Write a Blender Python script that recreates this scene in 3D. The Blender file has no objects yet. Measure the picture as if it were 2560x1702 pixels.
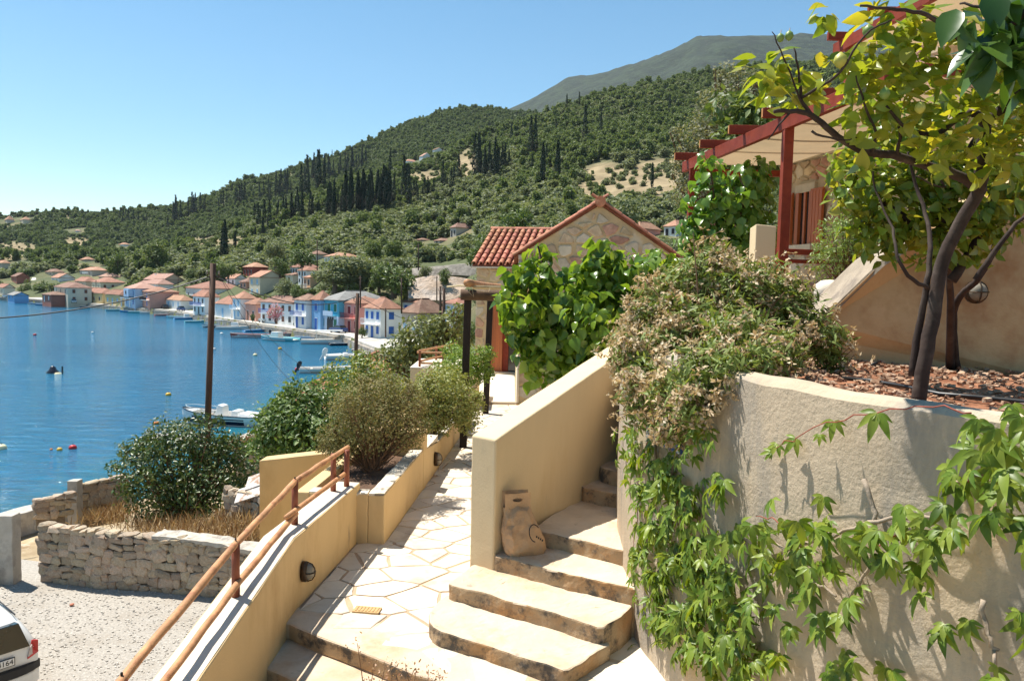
import bpy, bmesh, math, random
import numpy as np
from mathutils import Vector, Matrix
random.seed(7)
rng = np.random.default_rng(11)
S = bpy.context.scene
COL = S.collection
PI = math.pi
# ---------------------------------------------------------------- camera, sky, sun, exposure
F, CZ = 1944.0, 11.5                       # focal length in photo pixels; eye height above the sea
PITCH, ROLL = math.radians(4.0), math.radians(1.3)
CM = Matrix.Rotation(PI/2 - PITCH, 3, 'X') @ Matrix.Rotation(ROLL, 3, 'Z')
camd = bpy.data.cameras.new('camera'); camd.sensor_width = 36; camd.lens = F/2560*36
camd.clip_start = 0.05; camd.clip_end = 20000
cam = bpy.data.objects.new('camera', camd); COL.objects.link(cam)
cam.matrix_world = Matrix.Translation((0, 0, CZ)) @ CM.to_4x4()
S.camera = cam
SUN_EL, SUN_AZ = math.radians(64.0), math.radians(-57.4)
sdir = Vector((math.sin(SUN_AZ)*math.cos(SUN_EL), math.cos(SUN_AZ)*math.cos(SUN_EL), math.sin(SUN_EL)))
world = bpy.data.worlds.new('World'); S.world = world; world.use_nodes = True
wn = world.node_tree; wn.nodes.clear()
sky = wn.nodes.new('ShaderNodeTexSky'); sky.sky_type = 'NISHITA'; sky.sun_disc = False
sky.sun_elevation = SUN_EL; sky.sun_rotation = SUN_AZ; sky.altitude = 0; sky.air_density = 1.0; sky.dust_density = 0.0; sky.ozone_density = 1.2
bg = wn.nodes.new('ShaderNodeBackground'); bg.inputs[1].default_value = 0.085
wo = wn.nodes.new('ShaderNodeOutputWorld')
shs = wn.nodes.new('ShaderNodeHueSaturation'); shs.inputs['Hue'].default_value = .487; shs.inputs['Saturation'].default_value = 1.2
wn.links.new(sky.outputs[0], shs.inputs['Color']); wn.links.new(shs.outputs[0], bg.inputs[0]); wn.links.new(bg.outputs[0], wo.inputs[0])
sund = bpy.data.lights.new('sun', 'SUN'); sund.energy = 5.0; sund.angle = math.radians(0.53); sund.color = (1, 0.95, 0.87)
sun = bpy.data.objects.new('sun', sund); COL.objects.link(sun); sun.location = (-40, 30, 80)
sun.rotation_euler = (-sdir).to_track_quat('-Z', 'Y').to_euler()
S.view_settings.view_transform = 'Standard'; S.view_settings.look = 'None'
S.view_settings.exposure = 0.86; S.view_settings.gamma = 1; S.view_settings.use_curve_mapping = False

# ---------------------------------------------------------------- photo pixels (2560 x 1702) to directions
def ray(px, py):
    d = CM @ Vector(((px-1280)/F, -(py-851)/F, -1)); return d/d.y
def AY(px, py, y):                          # at depth y
    d = ray(px, py)*y; return Vector((d.x, d.y, d.z+CZ))
def RZ(px, py, dz):                         # on the level dz below the eye
    d = ray(px, py); return AY(px, py, dz/d.z)
def HZ(px): return 715+(px-1280)*math.tan(ROLL)
def PX(v):                                  # world point to photo pixel
    q = CM.transposed() @ Vector((v[0], v[1], v[2]-CZ)); return (1280-q.x/q.z*F, 851+q.y/q.z*F)
def interp(x, t): return float(np.interp(x, [a for a, b in t], [b for a, b in t]))
def sm(a, b, x):
    t = min(1, max(0, (x-a)/(b-a))); return t*t*(3-2*t)

# ---------------------------------------------------------------- mesh helpers
ORG = {}
def put(o, parent=None):
    COL.objects.link(o)
    if parent is not None:
        o.parent = parent
        if parent.name in ORG: o.matrix_parent_inverse = ORG[parent.name].inverted()
    return o
def thing(name, label, cat, loc=(0, 0, 0), rz=0, group=None, local=False):
    o = bpy.data.objects.new(name, None); COL.objects.link(o); o.empty_display_size = 0.2
    o.location = loc; o.rotation_euler = (0, 0, rz)
    if not local: ORG[o.name] = Matrix.Translation(Vector(loc)) @ Matrix.Rotation(rz, 4, 'Z')
    return tag(o, label, cat, group)
def tag(o, label, cat, group=None):
    o['label'] = label; o['category'] = cat
    if group: o['group'] = group
    return o
def structure(o): o['kind'] = 'structure'; return o
def stuff(o): o['kind'] = 'stuff'; return o
def dup(root, loc=None, rz=None, scale=None, parent=None):
    c = root.copy(); COL.objects.link(c)
    if parent is not None: c.parent = parent
    for ch in root.children: dup(ch, parent=c)
    if loc is not None: c.location = loc
    if rz is not None: c.rotation_euler = (c.rotation_euler[0], c.rotation_euler[1], rz)
    if scale is not None: c.scale = scale if hasattr(scale, '__len__') else (scale,)*3
    return c
class MB:
    def __init__(s): s.v = []; s.f = []; s.m = []; s.k = 0
    def mat(s, k): s.k = k; return s
    def poly(s, pts, flip=False):
        b = len(s.v); s.v += [tuple(p) for p in pts]; r = list(range(b, b+len(pts)))
        s.f.append(r[::-1] if flip else r); s.m.append(s.k); return s
    def box(s, c, d, rz=0, R=None):
        R = R or Matrix.Rotation(rz, 3, 'Z'); c = Vector(c); b = len(s.v)
        for z in (-.5, .5):
            for x, y in ((-.5, -.5), (.5, -.5), (.5, .5), (-.5, .5)):
                s.v.append(tuple(c + R @ Vector((x*d[0], y*d[1], z*d[2]))))
        for q in ((3, 2, 1, 0), (4, 5, 6, 7), (0, 1, 5, 4), (1, 2, 6, 5), (2, 3, 7, 6), (3, 0, 4, 7)):
            s.f.append([b+i for i in q]); s.m.append(s.k)
        return s
    def hexa(s, lo, hi):                    # two quads of points, bottom and top, counter-clockwise
        b = len(s.v); s.v += [tuple(p) for p in lo]+[tuple(p) for p in hi]
        for q in ((3, 2, 1, 0), (4, 5, 6, 7), (0, 1, 5, 4), (1, 2, 6, 5), (2, 3, 7, 6), (3, 0, 4, 7)):
            s.f.append([b+i for i in q]); s.m.append(s.k)
        return s
    def prism(s, pts, z0, z1):
        a = sum(pts[i][0]*pts[(i+1) % len(pts)][1]-pts[(i+1) % len(pts)][0]*pts[i][1] for i in range(len(pts)))
        if a < 0: pts = pts[::-1]
        n = len(pts)
        zb = [z0]*n if not hasattr(z0, '__len__') else z0
        return s.rings([[(p[0], p[1], z0) for p in pts], [(p[0], p[1], z1) for p in pts]], True)
    def rings(s, R, caps=True, closed=True):
        n = len(R[0]); b = len(s.v)
        for r in R: s.v += [tuple(p) for p in r]
        for i in range(len(R)-1):
            for j in range(n if closed else n-1):
                j2 = (j+1) % n
                s.f.append([b+i*n+j, b+i*n+j2, b+(i+1)*n+j2, b+(i+1)*n+j]); s.m.append(s.k)
        if caps:
            s.f.append([b+j for j in range(n)][::-1]); s.m.append(s.k)
            s.f.append([b+(len(R)-1)*n+j for j in range(n)]); s.m.append(s.k)
        return s
    def tube(s, pts, rad, n=7, caps=True):
        pts = [Vector(p) for p in pts]
        if not hasattr(rad, '__len__'): rad = [rad]*len(pts)
        R = []; up = Vector((0, 0, 1)); prev = None
        for i, p in enumerate(pts):
            t = (pts[min(i+1, len(pts)-1)]-pts[max(i-1, 0)]).normalized()
            if prev is None:
                a = t.cross(up if abs(t.z) < .9 else Vector((1, 0, 0))).normalized()
            else:
                a = (prev - t*prev.dot(t)).normalized()
            prev = a; b = t.cross(a)
            R.append([p + (a*math.cos(2*PI*k/n)+b*math.sin(2*PI*k/n))*rad[i] for k in range(n)])
        return s.rings(R, caps)
    def lathe(s, prof, n=14, c=(0, 0, 0), R=None):
        R = R or Matrix.Identity(3); c = Vector(c)
        return s.rings([[c + R @ Vector((r*math.cos(2*PI*k/n), r*math.sin(2*PI*k/n), z)) for k in range(n)] for r, z in prof], True)
    def build(s, name, mats, parent=None, smooth=False, bevel=0, seg=2, angle=40):
        me = bpy.data.meshes.new(name); me.from_pydata(s.v, [], s.f)
        mats = mats if isinstance(mats, (list, tuple)) else [mats]
        for m in mats: me.materials.append(m)
        if len(mats) > 1: me.polygons.foreach_set('material_index', s.m)
        if bevel:
            bm = bmesh.new(); bm.from_mesh(me)
            es = [e for e in bm.edges if e.is_manifold and e.calc_face_angle(0) > math.radians(angle)]
            bmesh.ops.bevel(bm, geom=es, offset=bevel, segments=seg, affect='EDGES', profile=.5, clamp_overlap=True)
            bm.to_mesh(me); bm.free()
        if smooth: me.polygons.foreach_set('use_smooth', [True]*len(me.polygons))
        me.update()
        return put(bpy.data.objects.new(name, me), parent)
def np_mesh(name, V, T, mats, parent=None, smooth=False, mi=None):
    me = bpy.data.meshes.new(name); k = T.shape[1]
    me.vertices.add(len(V)); me.vertices.foreach_set('co', np.ascontiguousarray(V, dtype=np.float32).ravel())
    me.loops.add(T.size); me.loops.foreach_set('vertex_index', np.ascontiguousarray(T, dtype=np.int32).ravel())
    me.polygons.add(len(T)); me.polygons.foreach_set('loop_start', np.arange(0, T.size, k, dtype=np.int32))
    for m in (mats if isinstance(mats, (list, tuple)) else [mats]): me.materials.append(m)
    if mi is not None: me.polygons.foreach_set('material_index', mi.astype(np.int32))
    me.polygons.foreach_set('use_smooth', [smooth]*len(T))
    me.update(calc_edges=True)
    return me if name.startswith('_') else put(bpy.data.objects.new(name, me), parent)
def roughen(o, amp, scale, sub=0.2, seed=0.0):
    """cut the mesh finer and push its points about with smooth noise: a worn, hand-made surface"""
    from mathutils import noise
    me = o.data; bm = bmesh.new(); bm.from_mesh(me)
    for _ in range(4):
        es = [e for e in bm.edges if e.calc_length() > sub]
        if not es: break
        bmesh.ops.subdivide_edges(bm, edges=es, cuts=1, use_grid_fill=True)
        bmesh.ops.triangulate(bm, faces=[f for f in bm.faces if len(f.verts) > 4])
    for v in bm.verts: v.co += noise.noise_vector(v.co*scale+Vector((seed, 0, 0)))*amp
    bm.to_mesh(me); bm.free(); me.update(); return o

# ---------------------------------------------------------------- materials
def mat(name, c, rough=.85, var=.18, scale=3.0, bump=.25, bscale=30.0, c2=None, c2s=1.5, c2t=(.52, .62), c3=None, c3s=6, c3t=(.58, .66),
        spec=.3, metal=0, orand=0, stretch=(1, 1, 1), wave=None, coat=0, emit=None, bdist=.01, thin=None):
    m = bpy.data.materials.new(name); m.use_nodes = True; N = m.node_tree.nodes; L = m.node_tree.links; N.clear()
    out = N.new('ShaderNodeOutputMaterial'); bs = N.new('ShaderNodeBsdfPrincipled'); L.new(bs.outputs[0], out.inputs[0])
    bs.inputs['Roughness'].default_value = rough; bs.inputs['Specular IOR Level'].default_value = spec; bs.inputs['Metallic'].default_value = metal
    bs.inputs['Coat Weight'].default_value = coat
    tc = N.new('ShaderNodeTexCoord'); mp = N.new('ShaderNodeMapping'); mp.inputs['Scale'].default_value = stretch
    L.new(tc.outputs['Object'], mp.inputs[0])
    def noise(sc, det=5, rgh=.6, raw=False):
        n = N.new('ShaderNodeTexNoise'); n.inputs['Scale'].default_value = sc; n.inputs['Detail'].default_value = det; n.inputs['Roughness'].default_value = rgh
        L.new(tc.outputs['Object'] if raw else mp.outputs[0], n.inputs['Vector']); return n.outputs['Fac']
    def ramp(src, a, b, c0=(0, 0, 0), c1=(1, 1, 1)):
        r = N.new('ShaderNodeValToRGB'); r.color_ramp.elements[0].position = a; r.color_ramp.elements[1].position = b
        r.color_ramp.elements[0].color = (*c0, 1); r.color_ramp.elements[1].color = (*c1, 1); L.new(src, r.inputs[0]); return r.outputs[0]
    def mix(fac, a, b, t='MIX'):
        x = N.new('ShaderNodeMix'); x.data_type = 'RGBA'; x.blend_type = t
        if isinstance(fac, float): x.inputs[0].default_value = fac
        else: L.new(fac, x.inputs[0])
        for i, q in ((6, a), (7, b)):
            if isinstance(q, tuple): x.inputs[i].default_value = (*q[:3], 1)
            else: L.new(q, x.inputs[i])
        return x.outputs[2]
    lo = tuple(x*(1-var) for x in c); hi = tuple(min(1, x*(1+var)) for x in c)
    col = ramp(noise(scale), .3, .7, lo, hi)
    if c2: col = mix(ramp(noise(c2s, 6, .65), *c2t), col, c2)
    if c3: col = mix(ramp(noise(c3s, 8, .7), *c3t), col, c3)
    if orand:
        oi = N.new('ShaderNodeObjectInfo'); hs = N.new('ShaderNodeHueSaturation')
        mr = N.new('ShaderNodeMapRange'); mr.inputs[3].default_value = 1-orand; mr.inputs[4].default_value = 1+orand
        L.new(oi.outputs['Random'], mr.inputs[0]); L.new(mr.outputs[0], hs.inputs['Value']); L.new(col, hs.inputs['Color'])
        m2 = N.new('ShaderNodeMapRange'); m2.inputs[3].default_value = .5-orand*.05; m2.inputs[4].default_value = .5+orand*.05
        wnz = N.new('ShaderNodeTexWhiteNoise'); wnz.noise_dimensions = '1D'; L.new(oi.outputs['Random'], wnz.inputs['W']); L.new(wnz.outputs['Value'], m2.inputs[0]); L.new(m2.outputs[0], hs.inputs['Hue'])
        col = hs.outputs[0]
    if bump:
        h = noise(bscale, 6, .65, not wave)
        if wave:
            w = N.new('ShaderNodeTexWave'); w.wave_type = 'BANDS'; w.bands_direction = wave[0]; w.inputs['Scale'].default_value = wave[1]; w.inputs['Distortion'].default_value = wave[2] if len(wave) > 2 else .4
            w.inputs['Detail'].default_value = 2; L.new(mp.outputs[0], w.inputs['Vector'])
            if len(wave) > 3: col = mix(ramp(w.outputs['Fac'], .1, .5), mix(1.0, col, (wave[3],)*3, 'MULTIPLY'), col)
            ad = N.new('ShaderNodeMath'); ad.operation = 'ADD'; L.new(h, ad.inputs[0]); L.new(w.outputs['Fac'], ad.inputs[1]); h = ad.outputs[0]
        bp = N.new('ShaderNodeBump'); bp.inputs['Strength'].default_value = bump; bp.inputs['Distance'].default_value = bdist
        L.new(h, bp.inputs['Height']); L.new(bp.outputs[0], bs.inputs['Normal'])
    L.new(col, bs.inputs['Base Color'])
    if thin is not None:
        tr = N.new('ShaderNodeBsdfTranslucent'); L.new(col, tr.inputs[0]); ms = N.new('ShaderNodeMixShader'); ms.inputs[0].default_value = thin
        L.new(bs.outputs[0], ms.inputs[1]); L.new(tr.outputs[0], ms.inputs[2]); L.new(ms.outputs[0], out.inputs[0])
    return m
def leafmat(name, cols, trans=.35, rough=.45, spec=.4, tint=(1.25, 1.2, .5), obj=False):
    """leaf: one colour per leaf out of a ramp, light passing through"""
    m = bpy.data.materials.new(name); m.use_nodes = True; N = m.node_tree.nodes; L = m.node_tree.links; N.clear()
    out = N.new('ShaderNodeOutputMaterial'); bs = N.new('ShaderNodeBsdfPrincipled')
    bs.inputs['Roughness'].default_value = rough; bs.inputs['Specular IOR Level'].default_value = spec
    ge = N.new('ShaderNodeNewGeometry'); oi = N.new('ShaderNodeObjectInfo')
    ad = N.new('ShaderNodeMath'); ad.operation = 'ADD'; L.new(ge.outputs['Random Per Island'], ad.inputs[0]); L.new(oi.outputs['Random'], ad.inputs[1])
    if obj: ad.inputs[0].default_value = 0; L.remove(ad.inputs[0].links[0])
    fr = N.new('ShaderNodeMath'); fr.operation = 'FRACT'; L.new(ad.outputs[0], fr.inputs[0])
    r = N.new('ShaderNodeValToRGB'); e = r.color_ramp.elements
    while len(e) < len(cols): e.new(.5)
    for i, c in enumerate(cols): e[i].position = i/(len(cols)-1); e[i].color = (*c, 1)
    L.new(fr.outputs[0], r.inputs[0]); L.new(r.outputs[0], bs.inputs['Base Color'])
    mu = N.new('ShaderNodeMix'); mu.data_type = 'RGBA'; mu.blend_type = 'MULTIPLY'; mu.inputs[0].default_value = 1
    L.new(r.outputs[0], mu.inputs[6]); mu.inputs[7].default_value = (*tint, 1)
    tr = N.new('ShaderNodeBsdfTranslucent'); L.new(mu.outputs[2], tr.inputs[0])
    ms = N.new('ShaderNodeMixShader'); ms.inputs[0].default_value = trans
    L.new(bs.outputs[0], ms.inputs[1]); L.new(tr.outputs[0], ms.inputs[2]); L.new(ms.outputs[0], out.inputs[0])
    return m

# ---------------------------------------------------------------- leaves
T4 = (np.array([(0, 0, 0), (.45, .26, .05), (1, 0, -.06), (.45, -.26, .05)]), np.array([(0, 2, 1), (0, 3, 2)]))
TQ = (np.array([(0, -.3, 0), (.5, -.42, .1), (1, .1, 0), (.45, .4, -.1)]), np.array([(0, 1, 2), (0, 2, 3)]))
def lens(w, droop, fold, n=4):
    V = []; T = []
    for i in range(n+1):
        t = i/n; h = w*math.sin(PI*min(1, t**.8))*(1-.15*t); z = -droop*t*t
        V += [(t, 0, z), (t, h, z+fold*h), (t, -h, z+fold*h)]
    for i in range(n):
        a = 3*i; b = a+3
        for q in ((a, b, b+1), (a, b+1, a+1), (a, b+2, b), (a, a+2, b+2)): T.append(q)
    return np.array(V), np.array(T)
T8 = lens(.24, .12, .25, 3)
def unit(a): return a/np.maximum(1e-9, np.linalg.norm(a, axis=1))[:, None]
def leaf_arrays(P, N, size, tm=T4, tilt=.7, axis=None, r=rng):
    n = len(P); nn = unit(N + tilt*r.normal(size=(n, 3)))
    a = r.normal(size=(n, 3)) if axis is None else axis + .5*r.normal(size=(n, 3))
    a = unit(a - nn*np.sum(a*nn, 1)[:, None]); b = np.cross(nn, a)
    s = (size if hasattr(size, '__len__') else size*r.uniform(.7, 1.3, n))[:, None, None]
    t = tm[0]
    V = P[:, None, :] + s*(a[:, None, :]*t[None, :, 0:1] + b[:, None, :]*t[None, :, 1:2] + nn[:, None, :]*t[None, :, 2:3])
    T = tm[1][None]+(np.arange(n)*len(t))[:, None, None]
    return V.reshape(-1, 3), T.reshape(-1, 3)
def blob_points(blobs, n, inner=.55, r=rng, flat=1.0):
    """points near the surfaces of overlapping lumps (centre, radius): clumped foliage with gaps between"""
    B = np.array([(*c, q) for c, q in blobs]); w = B[:, 3]**2; k = r.choice(len(B), n, p=w/w.sum())
    d = unit(r.normal(size=(n, 3))); d[:, 2] *= flat
    f = inner+(1.06-inner)*r.random(n)**.6
    lump = 1+.16*np.sin(d[:, 0]*7+k)*np.sin(d[:, 1]*6+2*k)+.1*np.sin(d[:, 2]*9+k)
    return B[k, :3]+d*(B[k, 3]*f*lump)[:, None], d
def foliage(name, blobs, n, size, material, parent, tm=T4, tilt=.7, inner=.55, up=.4, r=rng, flat=1.0):
    P, D = blob_points(blobs, n, inner, r, flat); D = D + np.array([0, 0, up])
    V, T = leaf_arrays(P, D, size, tm, tilt, r=r)
    return stuff(np_mesh(name, V, T, material, parent))
def pblobs(L, depth):                        # lumps given as photo pixels (x, y, radius[, depth offset])
    out = []
    for q in L:
        d = depth+(q[3] if len(q) > 3 else 0); out.append((AY(q[0], q[1], d), q[2]/F*d))
    return out
# ================================================================ LAND, SEA, HILLS
COAST = [(-40, -34), (0, -24), (20, -20), (27.3, -18.2), (32.1, -16.4), (44.4, -14.4), (60, -14), (80, -15.5), (100, -18.5), (118, -21), (130, -26), (142, -30.2), (185, -64), (237.8, -103.7), (300, -170), (345, -225), (356, -250), (362, -500), (380, -3000), (5000, -4000)]
def xc(y): return interp(y, COAST)
NEARPY = [(-800, 600), (0, 640), (300, 640), (450, 612), (600, 565), (700, 532), (800, 497), (900, 462), (1000, 430), (1100, 398), (1200, 355), (1300, 318), (1400, 280), (1500, 246), (1600, 222), (1700, 208), (1800, 196), (2000, 176), (2300, 160), (2560, 150), (3600, 140)]
NEARR = [(-800, 560), (0, 520), (300, 480), (600, 520), (900, 560), (1200, 650), (1500, 750), (2000, 750), (3600, 700)]
FARPY = [(-800, 560), (0, 548), (100, 536), (250, 538), (360, 528), (440, 516), (520, 496), (600, 458), (680, 438), (760, 413), (850, 396), (930, 360), (1020, 312), (1100, 286), (1150, 280), (1205, 280), (1300, 290), (1400, 290), (1800, 300), (3600, 320)]
FARR = [(-800, 1000), (0, 1000), (600, 1000), (1000, 1150), (1300, 1300), (3600, 1300)]
DS = [(-800, 420), (0, 356), (434, 238), (868, 142), (950, 136), (1100, 134), (1190, 105), (1280, 62), (3600, 60)]
ZT = [(-800, 9), (300, 9), (400, 11), (700, 12), (800, 15), (1000, 14), (3600, 15)]
def zpy(px, py, y): return CZ+(HZ(px)-py)/F*y
def hill(px, y):
    ds = interp(px, DS); rn = interp(px, NEARR); zn = zpy(px, interp(px, NEARPY), rn); rf = interp(px, FARR); zf = zpy(px, interp(px, FARPY), rf)
    zt = interp(px, ZT); z0 = 1.6 if px < 1120 else 1.6+sm(1120, 1290, px)*7
    a, b = ds+16, ds+70
    if y < a: return z0
    if y < b: return z0+(zt-z0)*((y-a)/(b-a))**.9
    if y < rn: return zt+(zn-zt)*((y-b)/(rn-b))**1.35
    if y < rf:
        t = (y-rn)/(rf-rn); return zn+(zf-zn)*t - 30*math.sin(PI*t)*(1 if px < 1250 else 1.5)
    return zf-(y-rf)*.35
from mathutils import noise as mnoise
def land(x, y):
    c = xc(y); d = x-c
    if y < 20: px = 1280
    else: px = min(3600, max(-800, 1280+x/y*F))
    near = 2.2+.36*max(0, d*.8-5)
    near = min(near, 8.6) if y < 60 else min(near, 12)
    w = sm(50, 110, y); z = near*(1-w)+(hill(px, y) if w > 0 else 0)*w
    if y > 180: z += mnoise.noise(Vector((x/90, y/90, 0)))*5*sm(180, 320, y-interp(px, DS)+120)+mnoise.noise(Vector((x/30, y/30, 3)))*1.6*sm(200, 340, y)
    return z if d > 0 else -3+.0*z
def ground_at(px, py, d0=70):
    y = d0; prev = None
    while y < 1450:
        x = (px-1280)/F*y; z = land(x, y); p = HZ(px)-(z-CZ)/y*F
        if p <= py: return y
        y += 3 if y < 400 else 6
    return None
m_hill = mat('hillside_soil', (.21, .17, .085), .95, .3, .06, .4, .8, c2=(.075, .09, .035), c2s=.03, c2t=(.36, .5), c3=(.36, .25, .13), c3s=.05, c3t=(.62, .7), bdist=.5)
m_ground = mat('dry_ground', (.33, .25, .15), .95, .25, .6, .5, 6, c2=(.22, .15, .08), c2s=.4, c3=(.42, .36, .27), c3s=1.2, bdist=.05)
# near ground: one sheet round the camera, under everything
nx, ny = 74, 66
xs = np.linspace(-34, 56, nx); ys = np.linspace(-26, 75, ny)
V = []; 
for yy in ys:
    for xx in xs:
        c = xc(yy); z = land(xx, yy)
        if 0 < xx-c: V.append((xx, yy, z-.05))
        else: V.append((xx, yy, -3))
def grid_T(nx, ny):
    i = np.arange((nx-1)*(ny-1)); a = i//(nx-1)*nx+i % (nx-1)
    return np.stack([a, a+1, a+nx+1, a+nx], 1)
# the car park, the yard and the bank carved out below the terrace
def lot(x, y, z):
    if x < -1.75 and y < 21: return 3.88
    if x < -3.4 and y < 40: return min(z, 3.8-(y-21)*.06) if x-xc(y) > 1.2 else z
    return z
V = [(x, y, lot(x, y, z) if z > -2 else z) for x, y, z in V]
structure(np_mesh('ground', np.array(V), grid_T(nx, ny), m_ground, smooth=True))
# hillside: columns by bearing, rows by distance
def dry(px, py):
    for x, y, a, b in ((1570, 478, 150, 42), (1640, 450, 90, 50), (1490, 500, 60, 22), (1160, 420, 34, 42), (1060, 450, 50, 18), (560, 612, 70, 22), (490, 610, 40, 16), (40, 625, 60, 20), (190, 605, 40, 12), (1500, 440, 60, 30)):
        if ((px-x)/a)**2+((py-y)/b)**2 < 1: return True
    return False
pxs = np.linspace(-800, 3600, 300); dd = np.concatenate([np.linspace(50, 420, 90), np.linspace(428, 900, 70), np.linspace(912, 1500, 34)])
V = np.array([((p-1280)/F*d, d, land((p-1280)/F*d, d)) for d in dd for p in pxs])
hs_ = structure(np_mesh('hillside', V, grid_T(len(pxs), len(dd)), m_hill, smooth=True))
dv_ = []
for x_, y_, z_ in V:
    p_ = 1280+x_/y_*F; k_ = sum(dry(p_+a_, HZ(p_)-(z_-CZ)/y_*F+b_) for a_, b_ in ((0, 0), (14, 0), (-14, 0), (0, 7), (0, -7)))/5; dv_.append(k_)
at = hs_.data.attributes.new('dry', 'FLOAT', 'POINT'); at.data.foreach_set('value', np.array(dv_, dtype=np.float32))   # dry grass terraces
N = m_hill.node_tree.nodes; L = m_hill.node_tree.links; bs = [n for n in N if n.type == 'BSDF_PRINCIPLED'][0]; src = bs.inputs['Base Color'].links[0].from_socket
an = N.new('ShaderNodeAttribute'); an.attribute_name = 'dry'; nz = N.new('ShaderNodeTexNoise'); nz.inputs['Scale'].default_value = .12; nz.inputs['Detail'].default_value = 6; tc_ = N.new('ShaderNodeTexCoord'); L.new(tc_.outputs['Object'], nz.inputs['Vector'])
cr_ = N.new('ShaderNodeValToRGB'); cr_.color_ramp.elements[0].color = (.22, .155, .085, 1); cr_.color_ramp.elements[1].color = (.4, .3, .175, 1); cr_.color_ramp.elements[0].position = .35; cr_.color_ramp.elements[1].position = .65; L.new(nz.outputs['Fac'], cr_.inputs[0])
mx_ = N.new('ShaderNodeMix'); mx_.data_type = 'RGBA'; mh_ = N.new('ShaderNodeMath'); mh_.operation = 'MULTIPLY'; mh_.inputs[1].default_value = .75; L.new(an.outputs['Fac'], mh_.inputs[0]); L.new(mh_.outputs[0], mx_.inputs[0]); L.new(src, mx_.inputs[6]); L.new(cr_.outputs[0], mx_.inputs[7]); L.new(mx_.outputs[2], bs.inputs['Base Color'])
# far mountain
MT = [(700, 460), (1000, 400), (1180, 320), (1308, 260), (1330, 248), (1400, 206), (1500, 192), (1563, 172), (1660, 139), (1715, 111), (1780, 104), (1950, 103), (2120, 101), (2300, 98), (2560, 93), (3200, 90)]
m_mtn = mat('mountain_scrub', (.03, .046, .022), .95, .45, .03, 1, .05, c2=(.016, .026, .014), c2s=.02, c2t=(.45, .55), c3=(.1, .09, .065), c3s=.02, c3t=(.64, .72), bdist=14)
pm = np.linspace(700, 3200, 260); dm = np.linspace(1700, 3900, 60); V = []
for d in dm:
    for p in pm:
        R = 3100+200*math.sin(p/170); zt = zpy(p, interp(p, MT), R); t = d/R
        z = zt*(max(0, (d-1500)/(R-1500))**.75) if d < R else zt-(d-R)*.5
        x = (p-1280)/F*d
        z += mnoise.fractal(Vector((x/260, d/260, 1)), 1, 2, 5)*30*sm(1700, 2300, d)*(1-.6*sm(R-500, R-50, d)); V.append((x, d, z))
structure(np_mesh('mountain', np.array(V), grid_T(len(pm), len(dm)), m_mtn, smooth=True))
# sea: one flat sheet to beyond the horizon
m_sea = bpy.data.materials.new('sea_water'); m_sea.use_nodes = True
N = m_sea.node_tree.nodes; L = m_sea.node_tree.links; bs = N['Principled BSDF']
bs.inputs['Roughness'].default_value = .07; bs.inputs['IOR'].default_value = 1.33; bs.inputs['Specular IOR Level'].default_value = .5
tc = N.new('ShaderNodeTexCoord'); mp = N.new('ShaderNodeMapping'); mp.inputs['Rotation'].default_value = (0, 0, .5); mp.inputs['Scale'].default_value = (.55, 1.25, 1)
L.new(tc.outputs['Object'], mp.inputs[0])
n1 = N.new('ShaderNodeTexNoise'); n1.inputs['Scale'].default_value = .75; n1.inputs['Detail'].default_value = 6; n1.inputs['Roughness'].default_value = .62; n1.inputs['Distortion'].default_value = .6
n2 = N.new('ShaderNodeTexNoise'); n2.inputs['Scale'].default_value = .035; n2.inputs['Detail'].default_value = 3
L.new(mp.outputs[0], n1.inputs['Vector']); L.new(mp.outputs[0], n2.inputs['Vector'])
bp = N.new('ShaderNodeBump'); bp.inputs['Strength'].default_value = 1.0; bp.inputs['Distance'].default_value = .32; L.new(n1.outputs['Fac'], bp.inputs['Height']); L.new(bp.outputs[0], bs.inputs['Normal'])
# shallow water by the shore is greener
sx = N.new('ShaderNodeSeparateXYZ'); L.new(tc.outputs['Object'], sx.inputs[0])
mr = N.new('ShaderNodeMapRange'); mr.inputs[1].default_value = -27; mr.inputs[2].default_value = -17; L.new(sx.outputs['X'], mr.inputs[0])
rp = N.new('ShaderNodeValToRGB'); rp.color_ramp.elements[0].color = (.005, .085, .165, 1); rp.color_ramp.elements[1].color = (.008, .125, .225, 1); rp.color_ramp.elements[0].position = .35; rp.color_ramp.elements[1].position = .65
L.new(n2.outputs['Fac'], rp.inputs[0])
mx = N.new('ShaderNodeMix'); mx.data_type = 'RGBA'; L.new(mr.outputs[0], mx.inputs[0]); L.new(rp.outputs[0], mx.inputs[6]); mx.inputs[7].default_value = (.015, .15, .17, 1); L.new(mx.outputs[2], bs.inputs['Base Color'])
b = MB(); b.poly([(-4200, -320, 0), (4200, -320, 0), (4200, 3950, 0), (-4200, 3950, 0)]); structure(b.build('sea', m_sea))
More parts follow.
